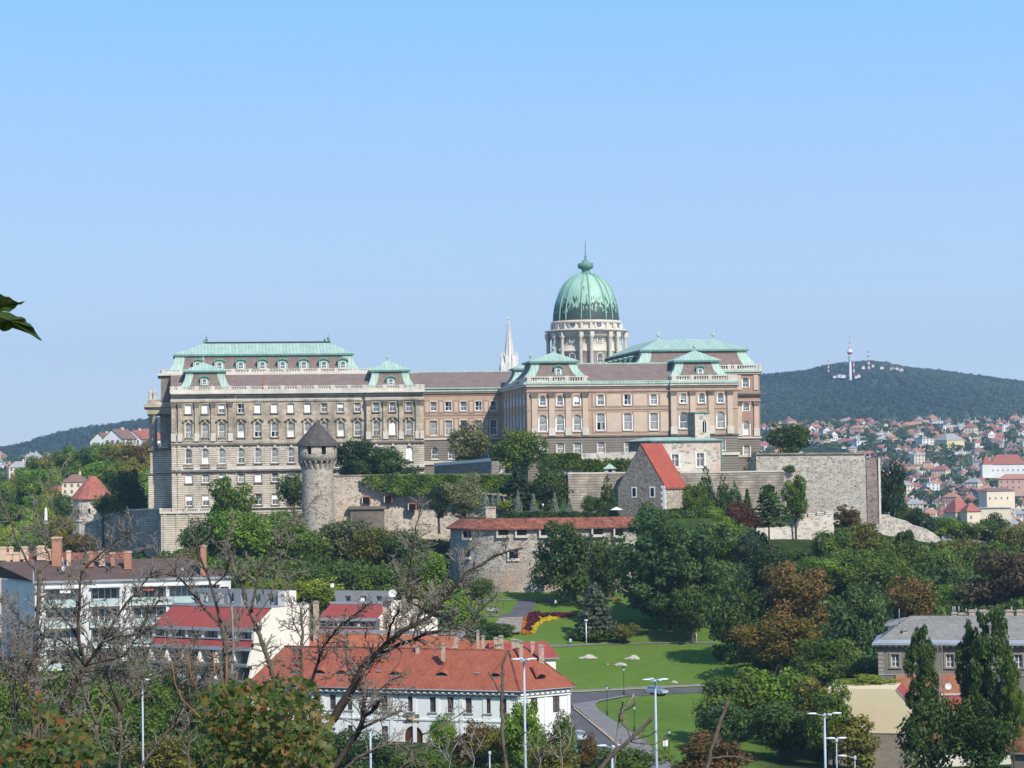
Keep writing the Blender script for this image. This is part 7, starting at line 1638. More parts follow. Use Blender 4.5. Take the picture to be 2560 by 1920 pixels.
def lattice(label, px, base, top, w0, nseg, mat2=True):
 p = hillR(px, base); k = p.y / FPX; t = thing('radio_mast', label, 'mast', (p.x, p.y, p.z)); H_ = (base - top) * k; mb = MB()
 for i in range(nseg):
  z0, z1 = H_ * i / nseg, H_ * (i + 1) / nseg; a, b = w0 * k * (1 - .85 * i / nseg), w0 * k * (1 - .85 * (i + 1) / nseg)
  for sx, sy in ((-1, -1), (1, -1), (1, 1), (-1, 1)): mb.tube([(sx * a, sy * a, z0 - (6 if i == 0 else 0)), (sx * b, sy * b, z1)], .55, 4, i % 2, False)
  for sx in (-1, 1): mb.tube([(sx * a, -a, z0), (-sx * b, -b, z1)], .35, 4, i % 2, False); mb.tube([(-a, sx * a, z0), (-b, -sx * b, z1)], .35, 4, i % 2, False)
 mb.build('lattice', [M['mast_red'], M['tower_white']], t)
lattice('red and white lattice mast right of the television tower', 2172, 930, 879, 2.6, 9); lattice('slim mast on the far hill left of the television tower', 2071, 938, 902, .9, 7); lattice('thin lattice mast close behind the television tower', 2135, 940, 895, .9, 6)
# church spire behind the palace
p = at(1273.5, 930, 1150); k = 1150 / FPX; t = thing('church_spire', 'white gothic church spire with crockets rising behind the connecting wing', 'spire', (p.x, p.y, 54)); zz = lambda py: at(1273.5, py, 1150).z - 54
M['spire_stone'] = m_stone('white_spire_stone', (.74, .70, .63), (.66, .62, .55), (.45, .41, .35), (1.5, .8), stain=.25)
mb = MB(); mb.lathe([(4.4, 0), (4.4, zz(905)), (3.9, zz(893)), (3.2, zz(888))], 8, smooth=False)
for i in range(8):
 a = i * math.pi / 4 + .39; mb.box(4.2 * math.cos(a) - .45, 4.2 * math.cos(a) + .45, 4.2 * math.sin(a) - .45, 4.2 * math.sin(a) + .45, 0, zz(900)); mb.lathe([(.75, zz(900)), (.05, zz(882))], 6, (4.2 * math.cos(a), 4.2 * math.sin(a)), smooth=False)
 a2 = a + .39; mb.box(3.5 * math.cos(a2) - .3, 3.5 * math.cos(a2) + .3, 3.5 * math.sin(a2) - .3, 3.5 * math.sin(a2) + .3, 0, zz(892)); mb.lathe([(.5, zz(892)), (.05, zz(878))], 6, (3.5 * math.cos(a2), 3.5 * math.sin(a2)), smooth=False)
mb.build('belfry', M['spire_stone'], t)
mb = MB(); mb.lathe([(2.25, zz(889)), (.4, zz(806)), (.3, zz(800)), (.75, zz(798)), (.25, zz(796)), (.12, zz(788))], 8, smooth=False)
for i in range(8):
 a = i * math.pi / 4
 for j in range(20):
  q = j / 20; rr = 2.3 - 1.85 * q; z_ = zz(888) + (zz(807) - zz(888)) * q; mb.box(rr * math.cos(a) - .22, rr * math.cos(a) + .22, rr * math.sin(a) - .22, rr * math.sin(a) + .22, z_, z_ + .4)
mb.build('spire', M['spire_stone'], t)
t2 = thing('church_turret', 'small white pinnacle left of the church spire', 'turret', (at(1256, 930, 1140).x, 1140, 54)); mb = MB(); mb.lathe([(1.6, 0), (1.5, zz(918)), (.1, zz(893))], 6, smooth=False); mb.build('pinnacle', M['spire_stone'], t2)
# town houses: eight prototypes, every house an object of its own
WALLC = {'white': (.76, .74, .70), 'cream': (.70, .60, .44), 'pink': (.58, .36, .28), 'yellow': (.72, .60, .32), 'grey': (.40, .37, .34)}
ROOFC = {'red': (.34, .12, .085), 'orange': (.42, .20, .125), 'brown': (.22, .13, .105), 'grey': (.33, .32, .31)}
WM = {k: m_plain(k + '_town_wall', v, .9, .1, amt=.08, scale=.1) for k, v in WALLC.items()}; RMt = {k: m_tiles(k + '_town_roof', v, sc(v, 1.2), row=.7, seam=.6) for k, v in ROOFC.items()}
def town_proto(wc, rc, shape):
 t = thing('town_house', '', 'house'); L, D, H = {'gable': (12, 9, 6.5), 'hip': (13, 11, 6.5), 'block': (22, 12, 9.5), 'tall': (15, 11, 12.5)}[shape]
 mb = MB(); mb.box(-L / 2, L / 2, -D / 2, D / 2, -5, H, 0)
 if shape == 'gable':
  for sx in (-L / 2, L / 2): mb.poly([(sx, -D / 2, H), (sx, D / 2, H), (sx, 0, H + D * .42)], 0)
 fl = int(H / 3)
 for f in range(fl):
  for i in range(int(L / 3)):
   x = -L / 2 + 1.6 + i * (L - 3.2) / max(1, int(L / 3) - 1); mb.box(x - .6, x + .6, -D / 2 - .05, -D / 2, 1 + f * 3.1, 2.7 + f * 3.1, 1)
  for i in range(3): y = -D / 2 + 2 + i * (D - 4) / 2; mb.box(L / 2, L / 2 + .05, y - .6, y + .6, 1 + f * 3.1, 2.7 + f * 3.1, 1); mb.box(-L / 2 - .05, -L / 2, y - .6, y + .6, 1 + f * 3.1, 2.7 + f * 3.1, 1)
 mb.build('wall', [WM[wc], M['glass']], t)
 rf = MB(); o = .5
 if shape == 'gable':
  for sy in (-1, 1): rf.poly([(-L / 2 - o, sy * (D / 2 + o), H - .3), (L / 2 + o, sy * (D / 2 + o), H - .3), (L / 2 + o, 0, H + D * .42 + .15), (-L / 2 - o, 0, H + D * .42 + .15)], 0)
 elif shape == 'block': rf.box(-L / 2 - .3, L / 2 + .3, -D / 2 - .3, D / 2 + .3, H + .01, H + .6, 0); rf.box(-3, 3, -2, 2, H + .61, H + 2.6, 0)
 else: rf.frus((-L / 2 - o, L / 2 + o, -D / 2 - o, D / 2 + o, H + .01), (-L / 2 + D * .42, L / 2 - D * .42, -.2, .2, H + D * .36), 0)
 rf.box(1.6, 2.5, -.4, .5, H + .7, H + D * .36 + 1.4, 1)
 rf.build('roof', [RMt[rc], WM['cream']], t); return t
PR = [('white', 'red', 'gable'), ('cream', 'orange', 'hip'), ('white', 'brown', 'gable'), ('pink', 'red', 'hip'), ('yellow', 'orange', 'gable'), ('white', 'grey', 'block'), ('cream', 'grey', 'tall'), ('cream', 'red', 'tall'), ('white', 'red', 'hip'), ('grey', 'brown', 'hip'), ('pink', 'orange', 'tall'), ('cream', 'brown', 'hip')]
SHAPE = {'gable': 'gabled house', 'hip': 'hip roofed house', 'block': 'flat topped block', 'tall': 'tall town house'}
protos = [[town_proto(*q), q, 0] for q in PR]
r = random.Random(5); placed = []
def put(px, Y, i, sc_, yaw, where):
 d = ray(px, 1150); x = d.x / d.y * Y; z = gz(x, Y)
 pr = protos[i]; q = pr[1]; lab = '%s %s, %s roof, in the town %s' % (q[0], SHAPE[q[2]], q[1], where); grp = '%s %s houses with %s roofs %s' % (q[0], q[2], q[1], where)
 if pr[2] == 0: o = pr[0]; o.location = (x, Y, z); o.rotation_euler = (0, 0, yaw); o['label'] = lab; o['group'] = grp; o.scale = (sc_,) * 3
 else: o = dup(pr[0], (x, Y, z), yaw, lab, grp, (sc_,) * 3)
 pr[2] += 1; placed.append((x, Y, 9 * sc_))
def scatter(n, p0, p1, Y0, Y1, wts, where, smin=.8, smax=1.25, pw=1.0):
 k = tries = 0
 while k < n and tries < n * 60:
  tries += 1; Y = Y0 + (Y1 - Y0) * r.random() ** pw; px = r.uniform(p0, p1); d = ray(px, 1150); x = d.x / d.y * Y; s_ = r.uniform(smin, smax)
  if any(abs(x - a) < 7 * s_ + b * .5 and abs(Y - c) < 8 * s_ + b * .7 for a, c, b in placed): continue
  put(px, Y, r.choices(range(12), wts)[0], s_, r.choice((-.5, -.2, .1, .4, 1.3, 1.8)) + r.uniform(-.2, .2), where); k += 1
W1 = (3, 2, 3, 2, 1, 2, 1, 1, 2, 2, 1, 3); W2 = (1, 2, 1, 1, 1, 3, 4, 2, 1, 2, 2, 1)
scatter(110, 2215, 2570, 1130, 1620, W2, 'low on the right', .6, .95)
scatter(72, 2130, 2570, 1650, 2300, W1, 'on the right, halfway up', .7, 1.05)
scatter(105, 1895, 2570, 2300, 3180, W1, 'high on the right, below the wood', .65, 1.1)
scatter(38, -20, 230, 1500, 3200, W1, 'beyond the wooded slope on the left', .7, 1.15)
def far_houses(n, p0, p1, Y0, Y1, wts):
 """the many smaller roofs between the houses, one mass"""
 V, F_, I, mats = [], [], [], []; k = tries = 0
 while k < n and tries < n * 80:
  tries += 1; Y = r.uniform(Y0, Y1); d = ray(r.uniform(p0, p1), 1150); x = d.x / d.y * Y; s_ = r.uniform(.55, .9)
  if any(abs(x - a) < 5 * s_ + b * .35 and abs(Y - c) < 6 * s_ + b * .6 for a, c, b in placed): continue
  placed.append((x, Y, 9 * s_)); k += 1; m = Matrix.Translation((x, Y, gz(x, Y))) @ Matrix.Rotation(r.choice((-.5, 0, .4, 1.3)) + r.uniform(-.2, .2), 4, 'Z') @ Matrix.Scale(s_, 4)
  for ch in protos[r.choices(range(12), wts)[0]][0].children:
   b0 = len(V); V += [tuple(m @ v.co) for v in ch.data.vertices]
   for p in ch.data.polygons:
    mt = ch.data.materials[p.material_index]
    if mt not in mats: mats.append(mt)
    F_.append([b0 + i for i in p.vertices]); I.append(mats.index(mt))
 me = bpy.data.meshes.new('far_houses'); me.from_pydata(V, [], F_); me.polygons.foreach_set('material_index', I)
 for mt in mats: me.materials.append(mt)
 me.update(); o = link('far_houses', me); o['kind'] = 'stuff'; return o
def both(*jobs):
 for j in jobs: far_houses(*j)
both((330, 1895, 2570, 1150, 3200, W1))
for px, py, i, s_ in ((2086, 956, 5, .25), (2099, 956, 5, .35), (2108, 956, 5, .35), (2140, 957, 0, .35), (2147, 956, 0, .4), (2158, 932, 0, .4), (2183, 931, 2, .35), (2205, 936, 5, .28), (2231, 937, 5, .35), (2243, 938, 8, .4), (2253, 939, 5, .33)):
 p = hillR(px, py); pr = protos[i]; q = pr[1]; dup(pr[0], (p.x, p.y, p.z + 8), r.uniform(-.3, .5), '%s %s, %s roof, on the far wooded hill' % (q[0], SHAPE[q[2]], q[1]), '%s %s houses with %s roofs on the far hill' % (q[0], q[2], q[1]), (s_,) * 3)
# landmark buildings of the town
def big(name, label, px, Y, yaw, L, D, H, rise, wc, rc, base=None, cat='building'):
 d = ray(px, 1150); x = d.x / d.y * Y; t = thing(name, label, cat, (x, Y, gz(x, Y) if base is None else base), yaw); mb = MB(); mb.box(-L / 2, L / 2, -D / 2, D / 2, -4, H, 0)
 for f in range(int(H / 4)):
  for i in range(int(L / 4)): xx = -L / 2 + 2 + i * 4; mb.box(xx - .45, xx + .45, -D / 2 - .06, -D / 2, 1.4 + 4 * f, 2.9 + 4 * f, 1)
 mb.build('wall', [WM[wc], M['glass']], t); rf = MB(); rf.frus((-L / 2 - .6, L / 2 + .6, -D / 2 - .6, D / 2 + .6, H + .01), (-L / 2 + D * .35, L / 2 - D * .35, -.3, .3, H + rise), 0); rf.build('roof', [RMt[rc]], t); return t
t = big('school_house', 'large white school with a steep red roof in the town', 2518, 1900, -.15, 28, 16, 7, 8, 'white', 'red'); t.location.z = at(2518, 1182, 1900).z
s2 = thing('spire_tower', 'white tower with a tall pointed red spire beside the large school', 'tower', (at(2466, 1176, 1890).x, 1890, at(2466, 1176, 1890).z - 6)); mb = MB(); mb.box(-4, 4, -4, 4, 0, 10.5, 0); mb.build('wall', [WM['white']], s2); mb = MB(); mb.lathe([(5.6, 10.5), (.1, 19.5)], 4, smooth=False, a0=.785, a1=.785 + 2 * math.pi); mb.build('roof', [RMt['red']], s2)
t = big('church_hall', 'hall with a tall pointed bright red roof at the lower edge of the town', 2392, 1130, .5, 10, 9, 5, 6.5, 'cream', 'red'); t.location.z = at(2392, 1306, 1130).z
t = big('church_hall', 'smaller bright red roof right of the pointed hall roof', 2424, 1120, .2, 7, 8, 5, 4, 'cream', 'red'); t.location.z = at(2424, 1304, 1120).z
t = big('long_block', 'long pale block with a flat roof low in the town', 2478, 1160, -.1, 17, 8, 3.6, .4, 'cream', 'grey'); t.location.z = at(2478, 1288, 1160).z
t = big('long_block', 'cream town block with a brown hipped roof near the right edge', 2490, 1420, .3, 19, 10, 6.5, 2.0, 'cream', 'brown'); t.location.z = at(2490, 1254, 1420).z
t = big('red_block', 'broad brown brick building with orange hipped roofs at the right edge of the town', 2535, 1640, -.2, 22, 13, 8, 3.5, 'pink', 'orange'); t.location.z = at(2535, 1226, 1640).z
t = big('villa', 'yellow villa with a wide grey hipped roof high in the town', 2375, 2500, .5, 24, 20, 12, 7, 'yellow', 'grey'); t.location.z = at(2375, 1128, 2500).z
p = at(2351, 1098, 2900); t = thing('brick_chimney', 'lone tall brick factory chimney above the town', 'chimney', (p.x, p.y, p.z - 3)); mb = MB(); mb.lathe([(2.6, 0), (1.9, 16)], 14); mb.build('stack', M['brick'], t)
for (px, py, Y, i, yaw, s_, lab) in ((300, 1093, 980, 2, 1.2, 1.0, 'white gabled house with a dark roof at the crest of the wooded slope'), (345, 1094, 1000, 0, 1.3, .95, 'white gabled house with a red roof beside the palace portico'), (262, 1100, 990, 2, 1.25, .9, 'small white gable left of the larger crest house'), (370, 1096, 1010, 8, .2, 1.2, 'cream house with a red roof half hidden by the palace'), (190, 1203, 720, 11, .1, .62, 'brown roofed villa with chimneys above the red coned tower'), (153, 1222, 735, 8, .6, .4, 'small white house with a red roof left of the brown roofed villa'), (50, 1190, 1050, 6, .3, .7, 'grey roofed house at the left of the wooded slope'), (20, 1266, 830, 4, .4, .7, 'orange roofed house at the left edge'), (42, 1268, 815, 1, .5, .6, 'orange roofed house behind the bare branches at the left')):
 p = at(px, py, Y); pr = protos[i]; o = dup(pr[0], (p.x, p.y, p.z - 7 * s_), yaw, lab, None, (s_,) * 3)
 if 'group' in o: del o['group']
p = at(115, 1300, 690); t = thing('obelisk', 'slim white stone column beside the street on the left', 'column', (p.x, p.y, p.z - 1)); mb = MB(); mb.lathe([(.8, 0), (.75, .6), (.5, .7), (.38, 4.2), (.1, 4.8)], 10); mb.build('shaft', M['white_quoin'], t)
def ground_blobs(name, C, R, per, leaf, seed, col, squash=.8):
 r = np.random.default_rng(seed); m = len(C); d = unit(r, m * per); d[:, 2] = np.abs(d[:, 2]) * 1.0 - .15; P = np.repeat(C, per, 0) + d * (np.repeat(R, per) * r.uniform(.75, 1.1, m * per))[:, None] * np.array([1, 1, squash])
 Nn = d + .6 * r.normal(size=d.shape); Nn /= np.linalg.norm(Nn, axis=1, keepdims=True); v, f = cards(P, Nn, leaf, r, 1.4)
 o = link(name, np_mesh(name, v, f, [M['leaf']], np.repeat(r.uniform(.65, 1.4, m), per) * r.uniform(.7, 1.3, m * per))); o['kind'] = 'stuff'; o.color = (*col, 1); return o
def town_trees(n, p0, p1, Y0, Y1, seed):
 r = np.random.default_rng(seed); Y = Y0 + (Y1 - Y0) * r.random(n); px = r.uniform(p0, p1, n); x = (px - 1280) / FPX * Y; z = ground_z(x, Y); R = r.uniform(3.5, 7.5, n); keep = np.ones(n, bool)
 for a, c, b in placed: keep &= ~((np.abs(x - a) < b * .75) & (Y > c - 26) & (Y < c + 6))
 C = np.stack([x, Y, z + R * .9], 1)[keep]; return C, R[keep]
C1, R1_ = town_trees(1350, 1880, 2600, 1250, 3250, 8); C2, R2_ = town_trees(420, -60, 260, 1250, 3300, 9)
ground_blobs('town_trees', np.concatenate([C1, C2]), np.concatenate([R1_, R2_]), 70, 1.9, 10, (.075, .115, .030))
_r = np.random.default_rng(99); _c = np.stack([_r.uniform(31, 44, 60), _r.uniform(501, 540, 60), np.full(60, 47.2)], 1); ground_blobs('undergrowth', _c, _r.uniform(.9, 1.9, 60), 160, .45, 98, (.070, .115, .024))
# undergrowth filling the wooded slopes
def px_pts(n, poly, seed):
 r = np.random.default_rng(seed); x0, x1 = min(p[0] for p in poly), max(p[0] for p in poly); y0, y1 = min(p[1] for p in poly), max(p[1] for p in poly); out = []
 while len(out) < n:
  a, b = r.uniform(x0, x1), r.uniform(y0, y1); ins = False; j = len(poly) - 1
  for i in range(len(poly)):
   (xi, yi), (xj, yj) = poly[i], poly[j]
   if (yi > b) != (yj > b) and a < (xj - xi) * (b - yi) / (yj - yi) + xi: ins = not ins
   j = i
  if ins: out.append((a, b))
 return np.array(out).T
for i, (n, poly, col, Rr, y0) in enumerate(((420, [(1850, 1500), (1930, 1400), (2160, 1385), (2600, 1375), (2600, 1560), (2180, 1560), (2120, 1700), (1900, 1690), (1880, 1600)], (.075, .125, .024), (1.6, 3.2), 330), (420, [(200, 1405), (420, 1380), (640, 1330), (830, 1360), (1115, 1370), (1120, 1480), (1180, 1500), (1200, 1560), (1130, 1640), (700, 1560), (430, 1500)], (.082, .135, .024), (1.4, 3.0), 400), (160, [(0, 1210), (380, 1150), (410, 1250), (180, 1330), (190, 1410), (0, 1420)], (.085, .135, .024), (1.5, 3.0), 600), (260, [(1690, 1300), (1875, 1312), (1910, 1365), (1905, 1405), (1700, 1400)], (.078, .125, .025), (1.2, 2.4), 480), (170, [(2085, 1345), (2180, 1356), (2340, 1372), (2600, 1365), (2600, 1400), (2090, 1400)], (.078, .125, .025), (1.2, 2.4), 480))):
 a, b = px_pts(n, poly, 20 + i); P = hits(a, b, y0=y0, y1=960); rr = np.random.default_rng(30 + i).uniform(*Rr, len(P)); P[:, 2] += rr * .25
 ground_blobs('undergrowth', P, rr, 120, .55, 40 + i, col)
rr_ = np.random.default_rng(77); a = rr_.uniform(-20, 1500, 330); Yb = rr_.uniform(236, 306, 330); x = (a - 1280) / FPX * Yb; okk = ~((a > 1330) & (Yb > 285)); x, Yb = x[okk], Yb[okk]; R_ = rr_.uniform(1.2, 2.6, len(x)); ground_blobs('undergrowth', np.stack([x, Yb, ground_z(x, Yb) + R_ * .3], 1), R_, 190, .38, 50, (.055, .095, .020))  # darker than the other undergrowth: the dim shade here is in the colour
# ------------------------------------------------------------ lamps, cars, people, small things
M['lamp_grey'] = m_plain('grey_lamp_paint', (.40, .45, .53), .5, .35, amt=.06); M['lamp_glass'] = m_plain('frosted_lamp_glass', (.62, .66, .68), .3, .5, amt=.04); M['lamp_black'] = m_plain('dark_lamp_paint', (.03, .045, .04), .5, .3)
def tall_lamp(label, px, top, Y, arms, yaw, L=1.5, pr=.13):
 p = at(px, top, Y); zb = gz(p.x, Y); t = thing('street_lamp', label, 'street lamp', (p.x, Y, zb), yaw, 'tall grey street lamps'); h = p.z - zb
 mb = MB(); mb.tube([(0, 0, -.3), (0, 0, h * .35), (0, 0, h - .12)], [pr * 1.25, pr, pr * .72], 10); mb.lathe([(.14, h - .25), (.17, h - .1), (.1, h + .08), (.01, h + .1)], 10); mb.build('pole', M['lamp_grey'], t)
 for a in arms:
  c, s_ = math.cos(a), math.sin(a); mb = MB(); mb.tube([(0, 0, h - .12), (c * .4, s_ * .4, h - .02), (c * (L - .85), s_ * (L - .85), h + .06)], [.05, .04, .035], 6); mb.build('arm', M['lamp_grey'], t)
  q = MB(); q.lathe([(0, -.45), (.12, -.4), (.17, -.15), (.16, .15), (.09, .42), (0, .45)], 12); q.v = [(z_, y, x * .62) for x, y, z_ in q.v]; q.build('lamp_head', M['lamp_glass'], t, (c * (L - .45), s_ * (L - .45), h + .09), a)
 return t
PI = math.pi
tall_lamp('tall grey lamp with four heads in front of the white house corner', 1310, 1650, 222, (0, PI, PI / 2 + .3, -PI / 2 + .3), .12, 1.25)
tall_lamp('tall grey lamp with four heads in front of the lower lawn', 1638, 1701, 226, (0, PI, PI / 2 + .3, -PI / 2 + .3), .1, 1.3)
tall_lamp('tall grey lamp with three heads in front of the shrubbery at the lower right', 2061, 1786, 214, (0, PI, -PI / 2 + .2), .05, 1.6)
tall_lamp('low set grey lamp with two drooping arms at the bottom edge', 1530, 1866, 205, (0, PI, -PI / 2), .08, 1.35)
tall_lamp('grey lamp behind bare branches at the lower left', 356, 1702, 232, (0, PI), .15, 1.0, .11)
tall_lamp('bluish lamp in front of the white house gate', 925, 1763, 215, (0, PI, .9), .1, 1.0, .12)
t = tall_lamp('thin grey pole left of the four headed lamp at the house corner', 1224, 1880, 230, (), 0, 1, .09)
tall_lamp('small white lamp with two raised arms beside the lower right lamp', 2091, 1848, 214, (.1, PI - .1), .1, 1.0, .06)
tall_lamp('single curved white lamp at the bottom edge, lower right', 2137, 1892, 214, (PI,), -.1, 1.6, .06)
def park_lamp(label, px, top, bot, white, Y=None):
 P = hits([px], [bot])[0]; Y = P[1]; h = (bot - top) * Y / FPX; t = thing('park_lamp', label, 'park lamp', tuple(P), 0, 'white park lamps' if white else 'dark lantern posts'); mb = MB()
 if white:
  mb.tube([(0, 0, -.1), (0, 0, h - .5)], [.13, .09], 8); mb.build('pole', M['white_paint'], t); mb = MB(); mb.lathe([(.12, h - .55), (.22, h - .35), (.42, h - .22), (.45, h - .15), (.15, h), (.01, h + .02)], 12); mb.build('lamp_shade', M['lamp_glass'], t)
 else:
  mb.lathe([(.18, -.1), (.18, .5), (.1, .9), (.06, 1.0), (.05, h - .75), (.09, h - .72)], 10); mb.build('pole', M['lamp_black'], t); mb = MB(); mb.lathe([(.1, h - .7), (.24, h - .25)], 6, smooth=False); mb.build('lantern', M['lamp_glass'], t); mb = MB(); mb.lathe([(.28, h - .249), (.12, h - .08), (.05, h), (.01, h + .12)], 6, smooth=False); mb.build('cap', M['lamp_black'], t)
park_lamp('white park lamp in front of the blue grey spruce', 1466, 1549, 1609, True); park_lamp('white park lamp at the right end of the lawn path', 1741, 1545, 1606, True)
for px, top, bot, lab in ((1560, 1668, 1738, 'dark lantern post beside the upper road, the tallest of the lanterns'), (1518, 1713, 1789, 'dark lantern post at the lawn edge where the road forks'), (1586, 1763, 1828, 'dark lantern post on the lower lawn behind bare twigs'), (1674, 1823, 1906, 'dark lantern post beside the small white sign')): park_lamp(lab, px, top, bot, False)
p = at(1357.5, 1280, 519); t = thing('park_lamp', 'slim lamp in the courtyard between the blue spruces', 'park lamp', (p.x, p.y, 46.9), 0); mb = MB(); mb.tube([(0, 0, 0), (0, 0, 2.7)], .06, 6); mb.build('pole', M['lamp_black'], t); mb = MB(); mb.lathe([(.1, 2.7), (.25, 3.1), (.2, 3.2), (.02, 3.35)], 8); mb.build('lantern', M['lamp_glass'], t)
P = hits([1672.5], [1885])[0]; t = thing('sign', 'small blank white notice board on two posts on the lower lawn', 'sign', tuple(P + np.array([-.5, -.4, 0]))); mb = MB(); mb.box(-.35, .35, 0, .05, 1.2, 2.1); mb.build('board', M['white_paint'], t); mb = MB(); mb.tube([(-.3, .08, 0), (-.3, .08, 2)], .03, 6); mb.build('post', M['lamp_black'], t); mb = MB(); mb.tube([(.3, .08, 0), (.3, .08, 2)], .03, 6); mb.build('post', M['lamp_black'], t)
P = hits([1663], [1910])[0]; t = thing('signpost', 'thin dark signpost with a small plate beside the notice board', 'sign', tuple(P)); mb = MB(); mb.tube([(0, 0, 0), (0, 0, 3.6)], .04, 6); mb.build('post', M['lamp_black'], t); mb = MB(); mb.box(-.3, .25, -.05, -.01, 3.3, 3.6); mb.build('plate', M['lamp_black'], t)
def car(label, px, py, yaw, body, L=4.0, w_=1.66, h=1.42, van=False):
 """hatchback: profile extruded with tucked-in sides, wheels, glass, lamps"""
 P = hits([px], [py])[0]; t = thing('car', label, 'car', (P[0], P[1], P[2] + .1), yaw); bm = m_plain('car_paint', body, .3, .5, amt=.03)
 low = [(-L / 2, .32), (-L / 2 + .05, .75), (-L / 2 + .2, .92), (L / 2 - 1.1, .92), (L / 2 - .15, .72), (L / 2, .5), (L / 2 - .05, .3)]; top = [(-L / 2 + .22, .92), (-L / 2 + .55, h), (L / 2 - 1.95, h + .02), (L / 2 - 1.05, .92)]
 mb = MB()
 def ext(prof, a, b, za):
  n = len(prof); wz = lambda z_: w_ / 2 - (max(0, z_ - .8) * .28)
  for sy in (-1, 1): mb.poly([(x, sy * wz(z_), z_) for x, z_ in prof], 0)
  for i in range(n):
   (x0, z0), (x1, z1) = prof[i], prof[(i + 1) % n]; mb.poly([(x0, -wz(z0), z0), (x1, -wz(z1), z1), (x1, wz(z1), z1), (x0, wz(z0), z0)], 0, False)
 ext(low, 0, 0, 0); ext(top, 0, 0, 0); mb.build('body', bm, t)
 wz = lambda z_: w_ / 2 - (max(0, z_ - .8) * .28) + .012; gl = MB()
 for sy in (-1, 1):
  a, b = 1.0, h - .09; gl.poly([(-L / 2 + .42, sy * wz(a), a), (L / 2 - 2.05, sy * wz(a), a), (L / 2 - 2.1, sy * wz(b), b), (-L / 2 + .62, sy * wz(b), b)], 0); gl.poly([(L / 2 - 1.98, sy * wz(a), a), (L / 2 - 1.22, sy * wz(a), a), (L / 2 - 1.9, sy * wz(b), b), (L / 2 - 2.03, sy * wz(b), b)], 0)
 gl.build('side_window', M['glass'], t)
 for nm, (x0, z0), (x1, z1) in (('windscreen', (L / 2 - 1.08, .96), (L / 2 - 1.86, h - .04)), ('rear_window', (-L / 2 + .26, 1.0), (-L / 2 + .5, h - .1))):
  g_ = MB(); d = .02 if nm == 'windscreen' else -.02; g_.poly([(x0 + d, -w_ / 2 + .16, z0 + .02), (x0 + d, w_ / 2 - .16, z0 + .02), (x1 + d, w_ / 2 - .26, z1 + .02), (x1 + d, -w_ / 2 + .26, z1 + .02)], 0); g_.build(nm, M['glass'], t)
 for sx in (-L / 2 + .75, L / 2 - .8):
  for sy in (-1, 1):
   q = MB(); q.lathe([(.05, -.1), (.2, -.1), (.3, -.09), (.32, 0), (.3, .09), (.2, .1), (.05, .1)], 16); q.v = [(x, z_, y) for x, y, z_ in q.v]; wl = q.build('wheel', m_plain('tyre', (.02, .02, .02), .8, .2), t, (sx, sy * (w_ / 2 - .1), .3))
   q = MB(); q.lathe([(.0, 0), (.19, 0)], 12); q.v = [(x, sy * .105, y) for x, y, z_ in q.v]; q.build('rim', M['steel'], wl)
 for sy in (-1, 1):
  q = MB(); q.box(L / 2 - .1, L / 2 + .012, sy * (w_ / 2 - .32) - .2, sy * (w_ / 2 - .32) + .2, .56, .7); q.build('headlight', M['lamp_glass'], t); q = MB(); q.box(-L / 2 - .012, -L / 2 + .1, sy * (w_ / 2 - .2) - .12, sy * (w_ / 2 - .2) + .12, .62, .85); q.build('tail_light', M['mast_red'], t)
 q = MB(); q.box(L / 2 - .04, L / 2 + .02, -.28, .28, .36, .48); q.build('number_plate', M['white_paint'], t)
 return t
car('light blue grey hatchback driving on the upper road', 1642, 1737, -.75, (.28, .36, .46)); car('silver car on the street beside the white house corner', 1449, 1853, -1.25, (.42, .46, .50)); car('dark green car half hidden by bushes behind the silver car', 1441, 1884, -1.2, (.02, .13, .10))
# limestone boulders set in the lawn
def boulder(label, px, py, wpx, hpx, seed):
 P = hits([px], [py])[0]; s_ = P[1] / FPX; r_ = np.random.default_rng(seed); nu, nv = 18, 9; V = []
 for j in range(nv):
  for i in range(nu):
   th, ph = 2 * math.pi * i / nu, math.pi / 2 * j / (nv - 1); k = 1 + .22 * math.sin(2 * th + seed) + .16 * math.sin(5 * th + 2 * seed + 3 * ph) + .06 * r_.normal(); V.append((wpx * s_ / 2 * math.cos(th) * math.cos(ph) * k, wpx * s_ * .3 * math.sin(th) * math.cos(ph) * k, hpx * s_ * .75 * math.sin(ph) * (.75 + .3 * math.sin(th + seed)) - .08))
 idx = np.arange(nu * nv).reshape(nv, nu); f = np.stack([idx[:-1], np.roll(idx, -1, 1)[:-1], np.roll(idx, -1, 1)[1:], idx[1:]], -1).reshape(-1, 4)
 o = link('boulder', np_mesh('boulder', np.array(V), f, [M['rock']]), None, tuple(P)); tag(o, label, 'boulder', 'limestone boulders on the lawn')
M['rock'] = m_rubble('limestone_rock', (.52, .47, .38), (.40, .36, .29), (.60, .55, .46), .5, patch=(.33, .29, .23))
boulder('long flat boulder, leftmost on the lawn', 1466, 1645, 44, 13, 1); boulder('pale blocky boulder at the right of the upper lawn', 1579, 1647, 34, 14, 2); boulder('flat tan boulder above the lantern post', 1549, 1663, 36, 11, 3); boulder('small arched boulder near the blue grey car', 1686, 1706, 20, 8, 4); boulder('tiny white stone beside the tan boulder', 1520, 1661, 8, 4, 5)
